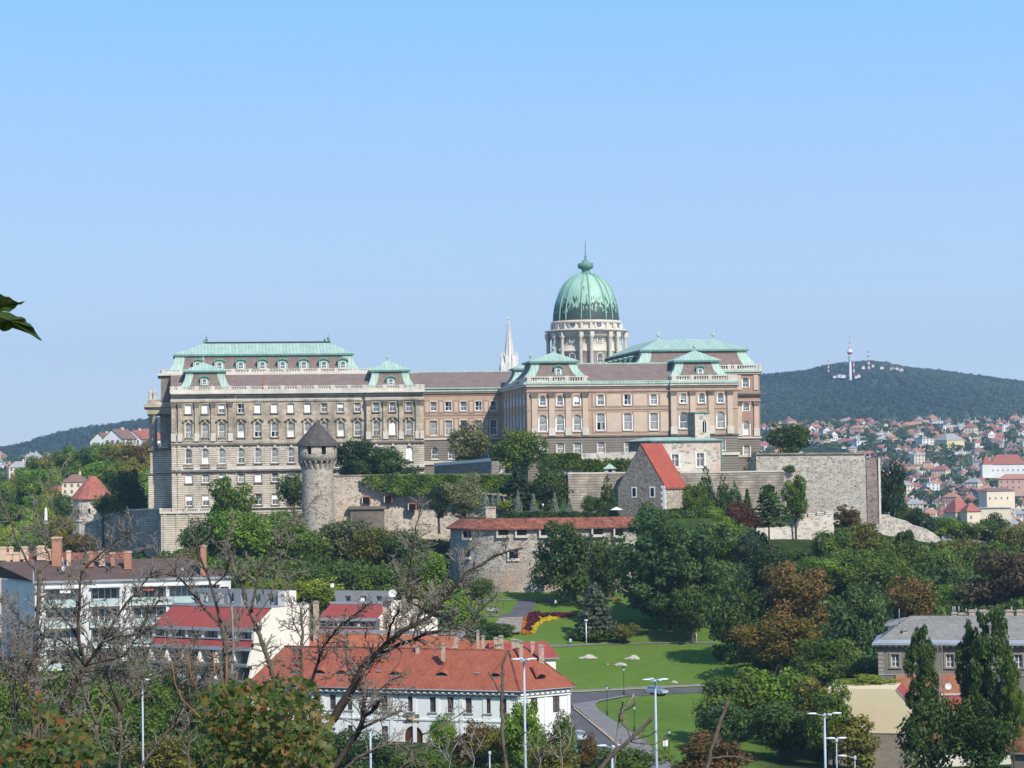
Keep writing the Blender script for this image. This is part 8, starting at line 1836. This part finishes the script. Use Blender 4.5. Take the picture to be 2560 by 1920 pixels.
# strolling person, bench, bin, flower bed
def person(label, px, feet, head):
 P = hits([px], [feet])[0]; h = (feet - head) * P[1] / FPX; k = h / 1.75; o = thing('person', label, 'person', tuple(P), .4)
 me = bpy.data.meshes.new('body'); V = [(0, 0, .95), (0, 0, 1.15), (0, 0, 1.38), (0, .02, 1.5), (0, .0, 1.62), (0, 0, 1.73), (.1, .02, .9), (.12, -.05, .5), (.12, .02, .07), (.12, -.12, .03), (-.1, .02, .9), (-.13, .1, .5), (-.13, .2, .09), (-.13, .08, .03), (.2, 0, 1.38), (.27, .02, 1.1), (.22, -.2, .98), (.2, -.27, 1.0), (-.2, 0, 1.38), (-.28, .03, 1.1), (-.26, -.12, .88), (-.26, -.17, .81)]
 E = [(0, 1), (1, 2), (2, 3), (3, 4), (4, 5), (0, 6), (6, 7), (7, 8), (8, 9), (0, 10), (10, 11), (11, 12), (12, 13), (2, 14), (14, 15), (15, 16), (16, 17), (2, 18), (18, 19), (19, 20), (20, 21)]
 R_ = [.14, .13, .16, .06, .1, .09, .1, .065, .045, .04, .1, .065, .045, .04, .065, .045, .035, .04, .065, .045, .035, .04]
 me.from_pydata([tuple(c * k for c in v) for v in V], E, []); b = link('body', me, o); me.materials.append(m_plain('skin', (.42, .27, .2), .7, .2)); b.modifiers.new('skin', 'SKIN')
 for i, q in enumerate(me.skin_vertices[0].data): q.radius = (R_[i] * k, R_[i] * k * .85); q.use_root = (i == 0)
 s_ = b.modifiers.new('sub', 'SUBSURF'); s_.levels = s_.render_levels = 1
 sh = MB(); sh.lathe([(.19 * k, .86 * k), (.185 * k, 1.1 * k), (.235 * k, 1.36 * k), (.17 * k, 1.45 * k), (.07 * k, 1.49 * k)], 12, sy=.72); sh.build('shirt', m_plain('pale_shirt', (.55, .58, .5), .8, .1), o)
 tr = MB(); tr.lathe([(.205 * k, .87 * k), (.2 * k, .97 * k)], 12, sy=.75); tr.tube([(.1 * k, .02 * k, .9 * k), (.12 * k, -.05 * k, .5 * k), (.12 * k, .02 * k, .1 * k)], [.115 * k, .085 * k, .07 * k], 8); tr.tube([(-.1 * k, .02 * k, .9 * k), (-.13 * k, .1 * k, .5 * k), (-.13 * k, .2 * k, .12 * k)], [.115 * k, .085 * k, .07 * k], 8); tr.build('trousers', m_plain('dark_trousers', (.02, .025, .035), .8, .1), o)
 ha = MB(); ha.lathe([(.115 * k, 1.66 * k), (.12 * k, 1.74 * k), (.07 * k, 1.82 * k), (.01, 1.83 * k)], 10); ha.build('hair', m_plain('dark_hair', (.02, .018, .016), .7, .2), o)
person('person in a pale top and dark trousers standing on the lawn in tree shade', 1389, 1520, 1498)
P = hits([1231], [1532])[0]; t = thing('bench', 'pair of dark park benches beside the path', 'bench', tuple(P), .1)
for nm, bx in (('seat', (-1.1, 1.1, -.5, 0, .42, .48)), ('backrest', (-1.1, 1.1, .0, .06, .55, 1.0))): mb = MB(); mb.box(*bx); mb.build(nm, M['steel'], t)
for sx in (-.95, .95): mb = MB(); mb.box(sx - .12, sx + .12, -.5, .1, 0, .42); mb.lathe([(.3, .3), (.3, .36)], 12, (sx, -.2)); mb.build('leg', M['iron'], t)
P = hits([1426], [1610])[0]; t = thing('litter_bin', 'small blue grey litter bin beside the lawn path', 'bin', tuple(P)); mb = MB(); mb.lathe([(.2, .3), (.28, .95), (.24, .95), (.2, .5)], 10); mb.build('basket', M['lamp_grey'], t); mb = MB(); mb.tube([(0, .3, 0), (0, .3, 1.1)], .05, 6); mb.build('post', M['iron'], t)
P = hits([1545], [1507])[0]; t = thing('stand', 'small orange covered stand on the far lawn', 'stand', tuple(P)); mb = MB(); mb.box(-.55, .55, -.2, .2, .1, .75); mb.frus((-.6, .6, -.25, .25, .753), (-.5, .5, -.1, .1, .9)); mb.build('cover', m_plain('orange_cloth', (.62, .25, .03), .8, .1), t)
def bed():
 Z = lambda L: [(1200 + a / 9.217, 1480 + b / 9.217) for a, b in L]
 O_ = Z([(1040, 590), (1160, 560), (1130, 690), (1075, 770), (1120, 860), (1010, 890), (1100, 930), (1190, 960), (975, 990), (985, 800)]); P_ = Z([(1130, 540), (1360, 500), (1390, 600), (1280, 600), (1390, 660), (1330, 740), (1210, 750), (1260, 810), (1150, 835), (1040, 810), (1140, 770), (1090, 710)]); L_ = Z([(1020, 890), (1100, 860), (1220, 900), (1120, 930)]); S_ = Z([(1380, 555), (1600, 535), (2250, 535), (2250, 568), (1850, 612), (1600, 592), (1400, 605)]); Y_ = Z([(1300, 590), (1390, 590), (1420, 650), (1600, 590), (1850, 605), (1650, 660), (1440, 710), (1330, 790), (1260, 950), (1150, 955), (1230, 880), (1140, 840), (1260, 800), (1210, 750), (1340, 730), (1400, 680)])
 p0 = hits([1335], [1570])[0]; t = thing('flower_bed', 'curving flower bed of orange, dark purple and yellow flowers beside the stone steps', 'flower bed', tuple(p0))
 for nm, pol, n, col, hgt in (('orange_flowers', [O_], 1500, (.52, .17, .012), .3), ('purple_flowers', [P_, L_, S_], 1200, (.10, .018, .03), .7), ('yellow_flowers', [Y_], 1600, (.66, .48, .01), .3)):
  for q, pl in enumerate(pol):
   a, b = px_pts(n if q == 0 else n // 2, pl, 60 + q); V = hits(a, b); r_ = np.random.default_rng(3); V[:, 2] += hgt * r_.uniform(.2, 1, len(V)); Nn = np.array([0, -.4, 1]) + .6 * r_.normal(size=V.shape); Nn /= np.linalg.norm(Nn, axis=1, keepdims=True); v, f = cards(V - p0, Nn, .3, r_); o = link(nm, np_mesh(nm, v, f, [M['leaf']], r_.uniform(.7, 1.3, len(V))), t); o.color = (*col, 1)
bed()
# ------------------------------------------------------------ bare trees and maples in the foreground
M['bark_grey'] = m_plain('grey_brown_bark', (.115, .092, .070), .95, .1, amt=.35, scale=9); M['bark_dark'] = m_plain('dark_bark', (.062, .050, .039), .95, .1, amt=.35, scale=9); M['twig'] = m_plain('dry_twigs', (.20, .175, .145), .95, .1, amt=.3, scale=6)
class Grow:
 def __init__(s, seed, minr): s.r = random.Random(seed); s.t = MB(); s.minr = minr
 def path(s, p, d, L, n, wob):
  P = [Vector(p)]; d = d.normalized()
  for i in range(n):
   d = (d + Vector((s.r.gauss(0, wob), s.r.gauss(0, wob), s.r.gauss(0, wob) + .03))).normalized(); P.append(P[-1] + d * (L / n))
  return P
 def twigs(s, P, R, level, dens, Lk, t0=.12):
  """side shoots along the limb P"""
  seg = [(P[i + 1] - P[i]).length for i in range(len(P) - 1)]; tot = sum(seg); n = max(1, int(tot * dens * s.r.uniform(.85, 1.15)))
  for _ in range(n):
   t = t0 + (1 - t0) * s.r.random() ** .8; q = t * tot; i = 0
   while i < len(seg) - 1 and q > seg[i]: q -= seg[i]; i += 1
   f = q / max(seg[i], 1e-6); p = P[i].lerp(P[i + 1], f); d = (P[i + 1] - P[i]).normalized(); ax = Vector((s.r.gauss(0, .35), 1, s.r.gauss(0, .35))).normalized()
   a = s.r.choice((-1, 1)) * s.r.uniform(.45, 1.25); d2 = Matrix.Rotation(a, 3, ax) @ d; d2.z += .12
   L = Lk * s.r.uniform(.35, 1.15) * (1 - .45 * t); r0 = min(max(s.minr, (R[i] * (1 - f) + R[i + 1] * f) * .5), s.minr * (2.6 if level == 1 else 1.5)); nn = 6 if level == 1 else 4; Q = s.path(p, d2, L, nn, .26)
   rr = [max(s.minr * (.8 if level == 1 else .62 if level == 2 else .5), r0 * (1 - .7 * k / nn)) for k in range(nn + 1)]; s.t.tube(Q, rr, 4 if level == 1 else 3, 0, True, False)
   if level < 3: s.twigs(Q, rr, level + 1, dens * (1.0 if level == 1 else .95), L * (.45 if level == 1 else .5), .15)
def bare_tree(label, Y, limbs, seed, dens, Lk, mat='bark_grey', foot=None, twig=2.0, name='bare_tree', tw='twig'):
 s = Y / FPX; g = Grow(seed, twig * s / 2); r = random.Random(seed); mb = MB(); f = foot or limbs[0][0][0]; b = at(f[0], f[1], Y); zb = gz(b.x, Y)
 t = thing(name, label, 'tree', (b.x, Y, zb))
 for k, (pts, w0, w1) in enumerate(limbs):
  y0 = 0 if k == 0 else r.uniform(-.6, .6); n = len(pts); P = []
  for i, (a, c) in enumerate(pts): P.append(at(a, c, Y + y0 * 1.6 * i / max(1, n - 1)))
  if k == 0: P.insert(0, Vector((P[0].x, P[0].y, zb - .3)))
  Q = [P[0]]
  for i in range(len(P) - 1):
   for q in ((.34, .67, 1) if (P[i + 1] - P[i]).length > .25 else (.5, 1)):
    v = P[i].lerp(P[i + 1], q); j = .02 * (P[i + 1] - P[i]).length; Q.append(v + Vector((r.gauss(0, j), r.gauss(0, j), r.gauss(0, j))) if q < 1 else v)
  m = len(Q); R = [max(.4, (w0 + (w1 - w0) * (i / (m - 1)) ** .8)) * s / 2 * r.uniform(.93, 1.08) for i in range(m)]
  mb.tube(Q, R, 8, 0, True, True)
  if dens: g.twigs(Q[1:] if k else Q[4:], R[1:] if k else R[4:], 1, dens * 22 / (s * 100), Lk * s * 90, .1)
 n = len(mb.v); mb.v += g.t.v; mb.f += [tuple(i + n for i in q) for q in g.t.f]; mb.m += [1] * len(g.t.f); mb.sm += g.t.sm
 local(mb, t).build('trunk_and_branches', [M[mat], M[tw]], t)
 return t
bare_tree('leftmost bare tree, forked above the white flats, its trunk standing nearly straight', 45, [([(84, 1930), (89, 1803), (88, 1678), (92, 1561), (98, 1479), (99, 1434)], 12, 10), ([(98, 1432), (84, 1418), (66, 1401), (55, 1377), (40, 1344), (30, 1315), (25, 1301), (3, 1258), (-20, 1240)], 7, 4),
 ([(99, 1432), (106, 1420), (125, 1405), (122, 1385), (113, 1372), (122, 1349), (114, 1338), (100, 1322), (87, 1300), (85, 1283), (95, 1258), (104, 1233), (128, 1199), (145, 1180), (170, 1162)], 7, 2), ([(122, 1340), (140, 1326), (165, 1318), (190, 1300), (200, 1276)], 3, 1.5), ([(92, 1580), (60, 1560), (30, 1525), (5, 1500)], 5, 2), ([(88, 1690), (60, 1640), (40, 1600), (0, 1560)], 5, 2), ([(90, 1600), (130, 1560), (150, 1520), (160, 1480)], 4, 2), ([(90, 1750), (40, 1700), (-10, 1650)], 6, 3), ([(89, 1800), (70, 1720), (65, 1640), (72, 1560)], 6, 3)], 11, .62, .85)
bare_tree('bare tree with a thick blackish leaning trunk at the left', 38, [([(140, 1930), (157, 1803), (166, 1767), (181, 1730), (195, 1694), (213, 1667)], 15, 14), ([(213, 1667), (235, 1639), (262, 1597), (282, 1561), (316, 1507), (334, 1488), (353, 1465), (371, 1445), (405, 1436)], 9, 3), ([(208, 1660), (202, 1615), (190, 1588), (172, 1560), (157, 1543), (125, 1510), (110, 1490)], 7, 2),
 ([(205, 1640), (195, 1561), (199, 1506), (200, 1461), (204, 1434), (226, 1407), (253, 1384), (290, 1352), (320, 1334), (350, 1310)], 9, 2), ([(215, 1662), (260, 1650), (307, 1642), (334, 1606), (353, 1570), (372, 1530), (400, 1500)], 6, 2), ([(213, 1665), (250, 1610), (300, 1590), (350, 1585), (400, 1560)], 5, 2), ([(190, 1700), (150, 1690), (120, 1720), (90, 1740)], 5, 2), ([(196, 1690), (240, 1676), (300, 1680), (360, 1700)], 4, 1.5), ([(213, 1667), (180, 1620), (150, 1600), (110, 1590), (70, 1570)], 5, 1.5)], 12, .74, .95, 'bark_dark')
bare_tree('brown barked forked tree between the black leaning trunk and the left lamp', 43, [([(228, 1940), (236, 1875), (242, 1812)], 14, 12), ([(242, 1812), (230, 1778), (217, 1749), (205, 1700), (215, 1650), (222, 1600)], 9, 4), ([(242, 1810), (258, 1770), (262, 1740), (268, 1712), (275, 1660), (290, 1600)], 9, 3), ([(268, 1712), (300, 1690), (340, 1680)], 4, 2), ([(205, 1700), (180, 1660), (165, 1600)], 5, 2)], 13, .65, .8)
bare_tree('bare forked tree in front of the red terraced flats', 42, [([(578, 1940), (572, 1800), (568, 1669), (563, 1633), (563, 1597), (555, 1561)], 16, 13), ([(553, 1556), (545, 1525), (537, 1496), (530, 1470), (523, 1449), (516, 1431), (508, 1413), (501, 1394), (492, 1370), (488, 1340), (492, 1310)], 9, 3), ([(552, 1560), (527, 1539), (508, 1517), (490, 1492), (472, 1470), (454, 1450), (442, 1440), (429, 1414), (411, 1396), (385, 1375), (360, 1366)], 8, 3),
 ([(442, 1440), (418, 1436), (398, 1430), (375, 1433)], 5, 2), ([(440, 1452), (462, 1425), (455, 1395)], 3, 2), ([(563, 1640), (590, 1600), (600, 1560), (596, 1520)], 6, 3), ([(530, 1470), (560, 1440), (575, 1400), (570, 1370)], 4, 2)], 14, .58, .8)
bare_tree('pale straight dead stem beside the forked tree at the terraced flats', 41, [([(581, 1940), (579, 1678), (583, 1615), (581, 1543), (579, 1515)], 9, 6), ([(581, 1560), (600, 1530), (612, 1500)], 3, 1.5)], 15, .3, .5, 'bark_pale')
bare_tree('tall bare tree whose three limbs rise in front of the slope below the round tower', 46, [([(706, 1940), (690, 1720), (678, 1669), (668, 1642), (653, 1602), (640, 1564), (628, 1534)], 13, 11), ([(628, 1534), (613, 1507), (608, 1476), (599, 1449), (584, 1429), (577, 1402), (575, 1380), (565, 1340), (588, 1300)], 8, 3), ([(628, 1530), (632, 1505), (639, 1474), (646, 1434), (653, 1416), (668, 1396), (678, 1380), (705, 1340), (728, 1302), (745, 1280)], 8, 2), ([(640, 1540), (660, 1515), (675, 1492), (683, 1465), (689, 1440), (704, 1412), (715, 1382), (728, 1330), (760, 1280), (795, 1240)], 5, 2), ([(599, 1449), (570, 1430), (555, 1410)], 4, 2)], 16, .52, .85)
bare_tree('bare grey tree in front of the left end of the long red roof', 43, [([(752, 1940), (754, 1669), (756, 1597), (754, 1543), (752, 1520)], 10, 6), ([(756, 1600), (740, 1570), (730, 1540), (728, 1500)], 4, 2), ([(754, 1620), (780, 1580), (795, 1545)], 4, 2)], 17, .6, .8)
bare_tree('largest bare tree, a thick limb sweeping up right across the white house roof', 33, [([(818, 1940), (863, 1878), (892, 1837), (905, 1805), (906, 1776), (913, 1743), (898, 1712), (888, 1687), (884, 1660)], 20, 7),
 ([(830, 1801), (853, 1764), (873, 1733), (888, 1712), (905, 1671), (925, 1650), (950, 1629), (967, 1609), (988, 1592), (1009, 1575), (1040, 1563), (1071, 1544), (1092, 1521), (1113, 1496), (1129, 1473), (1150, 1453), (1167, 1432), (1185, 1421), (1217, 1403), (1237, 1390), (1270, 1378), (1306, 1370)], 24, 4), ([(775, 1710), (790, 1670), (807, 1619), (824, 1596), (842, 1573), (871, 1550), (896, 1530), (925, 1507)], 9, 3), ([(950, 1640), (967, 1629), (998, 1611), (1040, 1596), (1071, 1582), (1123, 1577), (1138, 1569), (1179, 1569), (1187, 1550), (1196, 1530), (1227, 1500), (1244, 1486)], 11, 3),
 ([(1078, 1534), (1046, 1515), (1019, 1500), (1015, 1480), (1021, 1459), (1023, 1421), (1029, 1392), (1033, 1350), (1045, 1300), (1056, 1258)], 7, 2), ([(912, 1790), (930, 1780), (942, 1762), (950, 1749)], 10, 7), ([(905, 1820), (935, 1806), (967, 1793), (1004, 1776)], 9, 5), ([(967, 1606), (975, 1575), (985, 1545), (1000, 1520)], 8, 3), ([(1030, 1566), (1050, 1540), (1075, 1510), (1090, 1480)], 5, 2), ([(888, 1700), (870, 1670), (866, 1630), (870, 1580)], 5, 2), ([(1113, 1496), (1140, 1480), (1180, 1455)], 4, 2), ([(1150, 1453), (1148, 1420), (1160, 1390), (1190, 1360)], 4, 2), ([(913, 1743), (955, 1720), (985, 1695), (1005, 1690)], 6, 3)], 18, .66, 1.0, 'bark_dark', (818, 1940))
bare_tree('low bare branches arching over the bottom edge below the white house gate', 36, [([(840, 1960), (863, 1920), (894, 1893), (936, 1872), (967, 1862), (998, 1860), (1029, 1880), (1044, 1905), (1060, 1930)], 9, 4), ([(985, 1935), (1029, 1895), (1065, 1862), (1075, 1850)], 5, 3), ([(1055, 1836), (1085, 1826), (1113, 1810), (1140, 1793), (1167, 1772)], 5, 2)], 19, .5, .7)
bare_tree('smooth grey branch curving up from the bottom edge at the lower left', 30, [([(345, 1940), (353, 1918), (400, 1853), (422, 1824), (451, 1797), (481, 1777), (508, 1767), (523, 1745), (527, 1718), (534, 1689), (554, 1655)], 11, 4), ([(400, 1940), (415, 1880), (440, 1800), (455, 1770), (462, 1725), (465, 1695)], 5, 2), ([(500, 1930), (530, 1870), (560, 1835), (600, 1790)], 5, 2), ([(422, 1824), (438, 1790), (446, 1765)], 4, 2)], 20, .22, .6)
bare_tree('broken bare stem with a side stub in front of the red roof corner', 36, [([(1267, 1940), (1262, 1880), (1257, 1852), (1253, 1776), (1256, 1729), (1256, 1662), (1269, 1628)], 14, 6), ([(1254, 1737), (1238, 1708), (1221, 1681)], 4, 4), ([(1262, 1865), (1290, 1845), (1325, 1826)], 4, 2)], 21, .1, .4)
bare_tree('broken leaning branch over the pavement at the bottom centre', 34, [([(1480, 1945), (1502, 1920), (1536, 1882), (1572, 1852), (1591, 1833), (1620, 1806), (1633, 1793)], 15, 9), ([(1572, 1853), (1600, 1858), (1638, 1861), (1660, 1850)], 4, 2), ([(1577, 1848), (1570, 1825), (1555, 1810), (1560, 1785)], 4, 2), ([(1572, 1850), (1600, 1845), (1625, 1838), (1645, 1825)], 4, 2)], 22, .32, .5)
bare_tree('pale dead forked branch in front of the road fork', 35, [([(1535, 1950), (1540, 1850), (1547, 1802), (1559, 1776), (1572, 1757), (1585, 1736)], 4, 3), ([(1548, 1802), (1553, 1775), (1560, 1752)], 4, 3), ([(1562, 1775), (1578, 1768), (1588, 1762)], 3, 2)], 23, .3, .4, 'bark_pale', tw='bark_pale')
bare_tree('bare leaning trunk in front of the lawn shrubbery with a long level branch', 36, [([(1762, 1945), (1766, 1920), (1785, 1854), (1801, 1800), (1820, 1753)], 14, 9), ([(1772, 1897), (1805, 1892), (1836, 1891), (1887, 1905), (1929, 1918)], 5, 3), ([(1790, 1868), (1800, 1850)], 4, 3), ([(1840, 1892), (1850, 1910), (1868, 1925)], 3, 2)], 24, .06, .3)
for i, (px, top, lab) in enumerate(((1345, 1840, 'pale dead twigs rising among the bushes right of the tall corner lamp'), (1400, 1790, 'pale dead twigs in front of the street and the silver car'), (1120, 1850, 'dead twigs at the bottom edge below the rust coloured tree'), (1180, 1830, 'dead twigs rising in front of the rust coloured tree'))):
 bare_tree(lab, 60, [([(px, 1950), (px + 6, 1900), (px - 4, top + 25), (px + 5, top)], 4, 2), ([(px + 3, 1905), (px - 22, 1870), (px - 30, top + 20)], 3, 1.5), ([(px + 4, 1890), (px + 25, 1855), (px + 32, top + 10)], 3, 1.5)], 30 + i, .5, .5, 'bark_pale', tw='bark_pale')
bare_tree('thin grey birch stems between the two columnar poplars', 297, [([(2352, 1800), (2349, 1700), (2345, 1640), (2342, 1612)], 4, 2), ([(2360, 1800), (2357, 1700), (2352, 1650), (2354, 1608)], 4, 2)], 40, .35, .45, 'bark_pale', tw='bark_pale', twig=1.0)
for lab, px, Y, fan in (('dense bare crown in front of the lower floors of the white flats', 300, 40, ((130, 1610), (190, 1560), (250, 1530), (310, 1540), (370, 1560), (430, 1600), (465, 1640))), ('dense bare crown at the left edge in front of the grey end wall', 40, 41, ((-30, 1560), (10, 1500), (50, 1540), (110, 1590), (150, 1640))), ('bare crown in front of the terraced flats balconies', 470, 44, ((390, 1620), (430, 1560), (490, 1590), (540, 1640), (600, 1620)))):
 bare_tree(lab, Y, [([(px, 1945), (px + 4, 1850), (px - 3, 1780)], 9, 7)] + [([(px - 3, 1782), (px + (a - px) * .35, 1782 + (b - 1782) * .5), (px + (a - px) * .7, 1782 + (b - 1782) * .8), (a, b)], 5, 1.8) for a, b in fan], 50 + int(Y), .75, .8)
# maples: lobed leaves, green turning orange
def maple_material():
 t = NT('maple_leaf'); a = t.n('ShaderNodeAttribute'); a.attribute_name = 'vary'; cr = t.n('ShaderNodeValToRGB'); t.l(a.outputs['Fac'], cr.inputs[0]); el = cr.color_ramp.elements; el[0].position, el[0].color = 0, (.035, .075, .012, 1); el[1].position, el[1].color = 1, (.22, .05, .01, 1)
 for p, c in ((.4, (.058, .098, .016)), (.58, (.125, .14, .025)), (.72, (.16, .13, .03)), (.88, (.21, .11, .03))): e = el.new(p); e.color = (*c, 1)
 c = t.mix(t.math('MULTIPLY', t.ramp(t.noise(60, 3), .5, .75), .4), cr.outputs[0], (.10, .06, .015)); tr = t.n('ShaderNodeBsdfTranslucent'); t.l(c, tr.inputs[0]); t.l(c, t.b.inputs['Base Color']); t.b.inputs['Roughness'].default_value = .5; t.b.inputs['Specular IOR Level'].default_value = .3
 mx = t.n('ShaderNodeMixShader'); mx.inputs[0].default_value = .35; t.l(t.b.outputs[0], mx.inputs[1]); t.l(tr.outputs[0], mx.inputs[2]); t.l(mx.outputs[0], t.o.inputs[0]); return t.m
M['maple'] = maple_material()
_lobe = np.array([(0, -.28), (.17, -.24), (.5, -.36), (.40, -.12), (.66, .08), (.40, .10), (.46, .42), (.22, .30), (0, .72), (-.22, .30), (-.46, .42), (-.40, .10), (-.66, .08), (-.40, -.12), (-.5, -.36), (-.17, -.24)])
def maple(label, clusters, stems, seed, foot):
 r = np.random.default_rng(seed); P, S_ = [], []
 for cx, cy, rx, ry, n in clusters:
  n = int(n * 2.3); a = r.uniform(0, 6.28, n); q = np.sqrt(r.random(n)); px, py = cx + rx * q * np.cos(a), cy + ry * q * np.sin(a); Yv = r.uniform(15.2, 18.6, n)
  P += [tuple(at(u, v, y)) for u, v, y in zip(px, py, Yv)]
 P = np.array(P); n = len(P); Nn = np.array([.25, -.55, .75]) + .85 * r.normal(size=(n, 3)); Nn /= np.linalg.norm(Nn, axis=1, keepdims=True)
 dn = np.array([0, -.15, -1]) + .5 * r.normal(size=(n, 3)); b = dn - Nn * (dn * Nn).sum(1, keepdims=True); b /= np.linalg.norm(b, axis=1, keepdims=True); a = np.cross(Nn, b); s = r.uniform(.028, .064, n); curl = r.uniform(.02, .5, n)
 L = _lobe; rr = (L ** 2).sum(1); V = P[:, None] + s[:, None, None] * (a[:, None] * L[None, :, :1] + b[:, None] * L[None, :, 1:] - Nn[:, None] * (curl[:, None] * rr[None])[..., None]); k = len(L)
 C_ = P + 0; V2 = np.concatenate([V, C_[:, None]], 1); f = []
 base = np.arange(n)[:, None] * (k + 1); tri = np.array([[i, (i + 1) % k, k] for i in range(k)]); F = (base[:, None] + tri[None]).reshape(-1, 3)
 vary = np.repeat(np.clip(r.beta(1.7, 1.9, n) * 1.05, 0, 1), k)
 fp = at(foot[0], foot[1], 16.8); zb = gz(fp.x, 16.8); t = thing('maple_tree', label, 'tree', (fp.x, 16.8, zb)); o = link('leaves', np_mesh('leaves', V2.reshape(-1, 3) - np.array(t.location), F, [M['maple']], vary), t)
 mb = MB()
 for pts, w0, w1, Y in stems: Q = [at(p[0], p[1], Y) for p in pts]; s_ = Y / FPX / 2; mb.tube(Q, [s_ * (w0 + (w1 - w0) * i / (len(Q) - 1)) for i in range(len(Q))], 6)
 local(mb, t).build('stalks', m_plain('red_brown_stalk', (.25, .105, .05), .7, .2, amt=.2), t)
 mb = MB(); mb.tube([(0, 0, -.3), (.02, 0, (fp.z - zb) * .5), (0, 0, fp.z - zb), (0, .1, fp.z - zb + .25)], [.07, .05, .03, .015], 8)
 cl = clusters[:]
 for cx, cy, rx, ry, n_ in cl: q = at(cx, cy, 17) - Vector(t.location); mb.tube([(0, 0, (fp.z - zb) * .8), (q.x * .5, q.y, (fp.z - zb) * .9 + .1), tuple(q), tuple(q + Vector((.03, 0, .12)))], [.025, .014, .008, .004], 6)
 mb.build('trunk', M['bark_grey'], t)
maple('maple bush with browning leaves in the foreground below the red roofs', [(600, 1722, 60, 26, 50), (655, 1765, 85, 50, 150), (620, 1850, 105, 80, 300), (720, 1735, 80, 45, 110), (740, 1825, 95, 85, 270), (560, 1800, 55, 60, 70), (800, 1885, 40, 45, 50), (545, 1735, 50, 30, 30), (680, 1900, 120, 40, 130)],
 [([(429, 1650), (438, 1712), (454, 1747), (501, 1794), (523, 1812), (560, 1840)], 3, 4, 16.5), ([(468, 1635), (472, 1665), (478, 1691), (494, 1727)], 2.5, 3.5, 16.4), ([(533, 1630), (536, 1678), (537, 1690)], 3.5, 4, 16.3), ([(567, 1640), (565, 1748)], 3, 4, 16.3), ([(593, 1682), (589, 1720), (586, 1770)], 3, 4, 16.2), ([(552, 1676), (561, 1729)], 2.5, 3, 16.3), ([(734, 1689), (730, 1710), (725, 1730)], 3, 3.5, 16.2), ([(785, 1800), (784, 1850), (783, 1905)], 3, 4.5, 15.4), ([(745, 1853), (746, 1890), (745, 1925)], 3, 4, 15.4), ([(677, 1690), (668, 1720), (660, 1745)], 2, 3, 16.1)], 5, (650, 1960))
maple('low maple bush with yellowing leaves in the lower left corner', [(60, 1885, 75, 40, 130), (150, 1895, 75, 32, 100), (118, 1792, 55, 16, 26), (95, 1738, 18, 10, 7), (215, 1880, 45, 30, 45), (18, 1850, 35, 40, 30), (175, 1830, 45, 20, 24), (195, 1806, 20, 10, 8), (140, 1862, 40, 22, 40), (105, 1765, 30, 14, 12)], [([(181, 1806), (160, 1830), (132, 1855)], 3, 4, 16), ([(75, 1830), (68, 1870)], 3, 3, 16), ([(105, 1800), (80, 1840), (70, 1900)], 2, 4, 16.4)], 6, (90, 1975))
# the single leaf hanging into the picture at the upper left, on a branch beyond the frame
def corner_leaf():
 Y = 6.0; q = at(-60, 760, Y); t = thing('maple_leaf', 'dark curled maple leaf hanging into the picture at the left edge', 'leaf', tuple(q)); mb = MB()
 up = [(-60, 770), (-40, 720), (0, 734), (12, 741), (23, 742), (35, 751), (48, 757), (57, 754), (63, 752), (55, 761), (46, 760), (38, 770), (24, 780), (8, 778), (-20, 790)]; lo = [(-60, 770), (-20, 782), (8, 779), (24, 781), (42, 791), (55, 792), (64, 797), (66, 805), (75, 809), (84, 819), (88, 828), (95, 838), (106, 852), (100, 851), (94, 843), (82, 838), (67, 832), (50, 826), (31, 820), (22, 826), (10, 829), (2, 826), (0, 823), (-30, 815)]
 for P, c, d in ((up, (5, 765), .04), (lo, (20, 800), -.05)):
  n = len(P); vv = [at(a, b, Y + .015 * math.sin(i * 1.9)) for i, (a, b) in enumerate(P)]; cc = at(*c, Y + d)
  for i in range(n): mb.poly([tuple(vv[i]), tuple(vv[(i + 1) % n]), tuple(cc)], 0)
 local(mb, t); me = mb.mesh('blade', [M['maple']]); a = me.attributes.new('vary', 'FLOAT', 'FACE'); a.data.foreach_set('value', np.tile([.05, .1, .3, .62, .5, .2], 12)[:len(mb.f)] if True else np.linspace(.12, .48, len(mb.f)).astype(np.float32)); link('blade', me, t)
 st = MB(); st.tube([at(-60, 770, Y), at(-150, 720, Y), at(-260, 700, Y + .1)], [.002, .002, .004], 6); local(st, t).build('stalk', M['twig'], t)
corner_leaf()
# ------------------------------------------------------------ summer haze: one closed box of thin air round camera and scene
hz = bpy.data.materials.new('summer_haze'); hz.use_nodes = True; ht = hz.node_tree; ht.nodes.clear()
ho = ht.nodes.new('ShaderNodeOutputMaterial'); hv = ht.nodes.new('ShaderNodeVolumePrincipled'); hv.inputs['Color'].default_value = (.54, .75, 1.0, 1); hv.inputs['Density'].default_value = .000085; hv.inputs['Anisotropy'].default_value = .2
ht.links.new(hv.outputs[0], ho.inputs['Volume'])
mb = MB(); mb.box(-4600, 4600, -60, 6900, -40, 420); hb = mb.build('haze', hz); hb['kind'] = 'stuff'
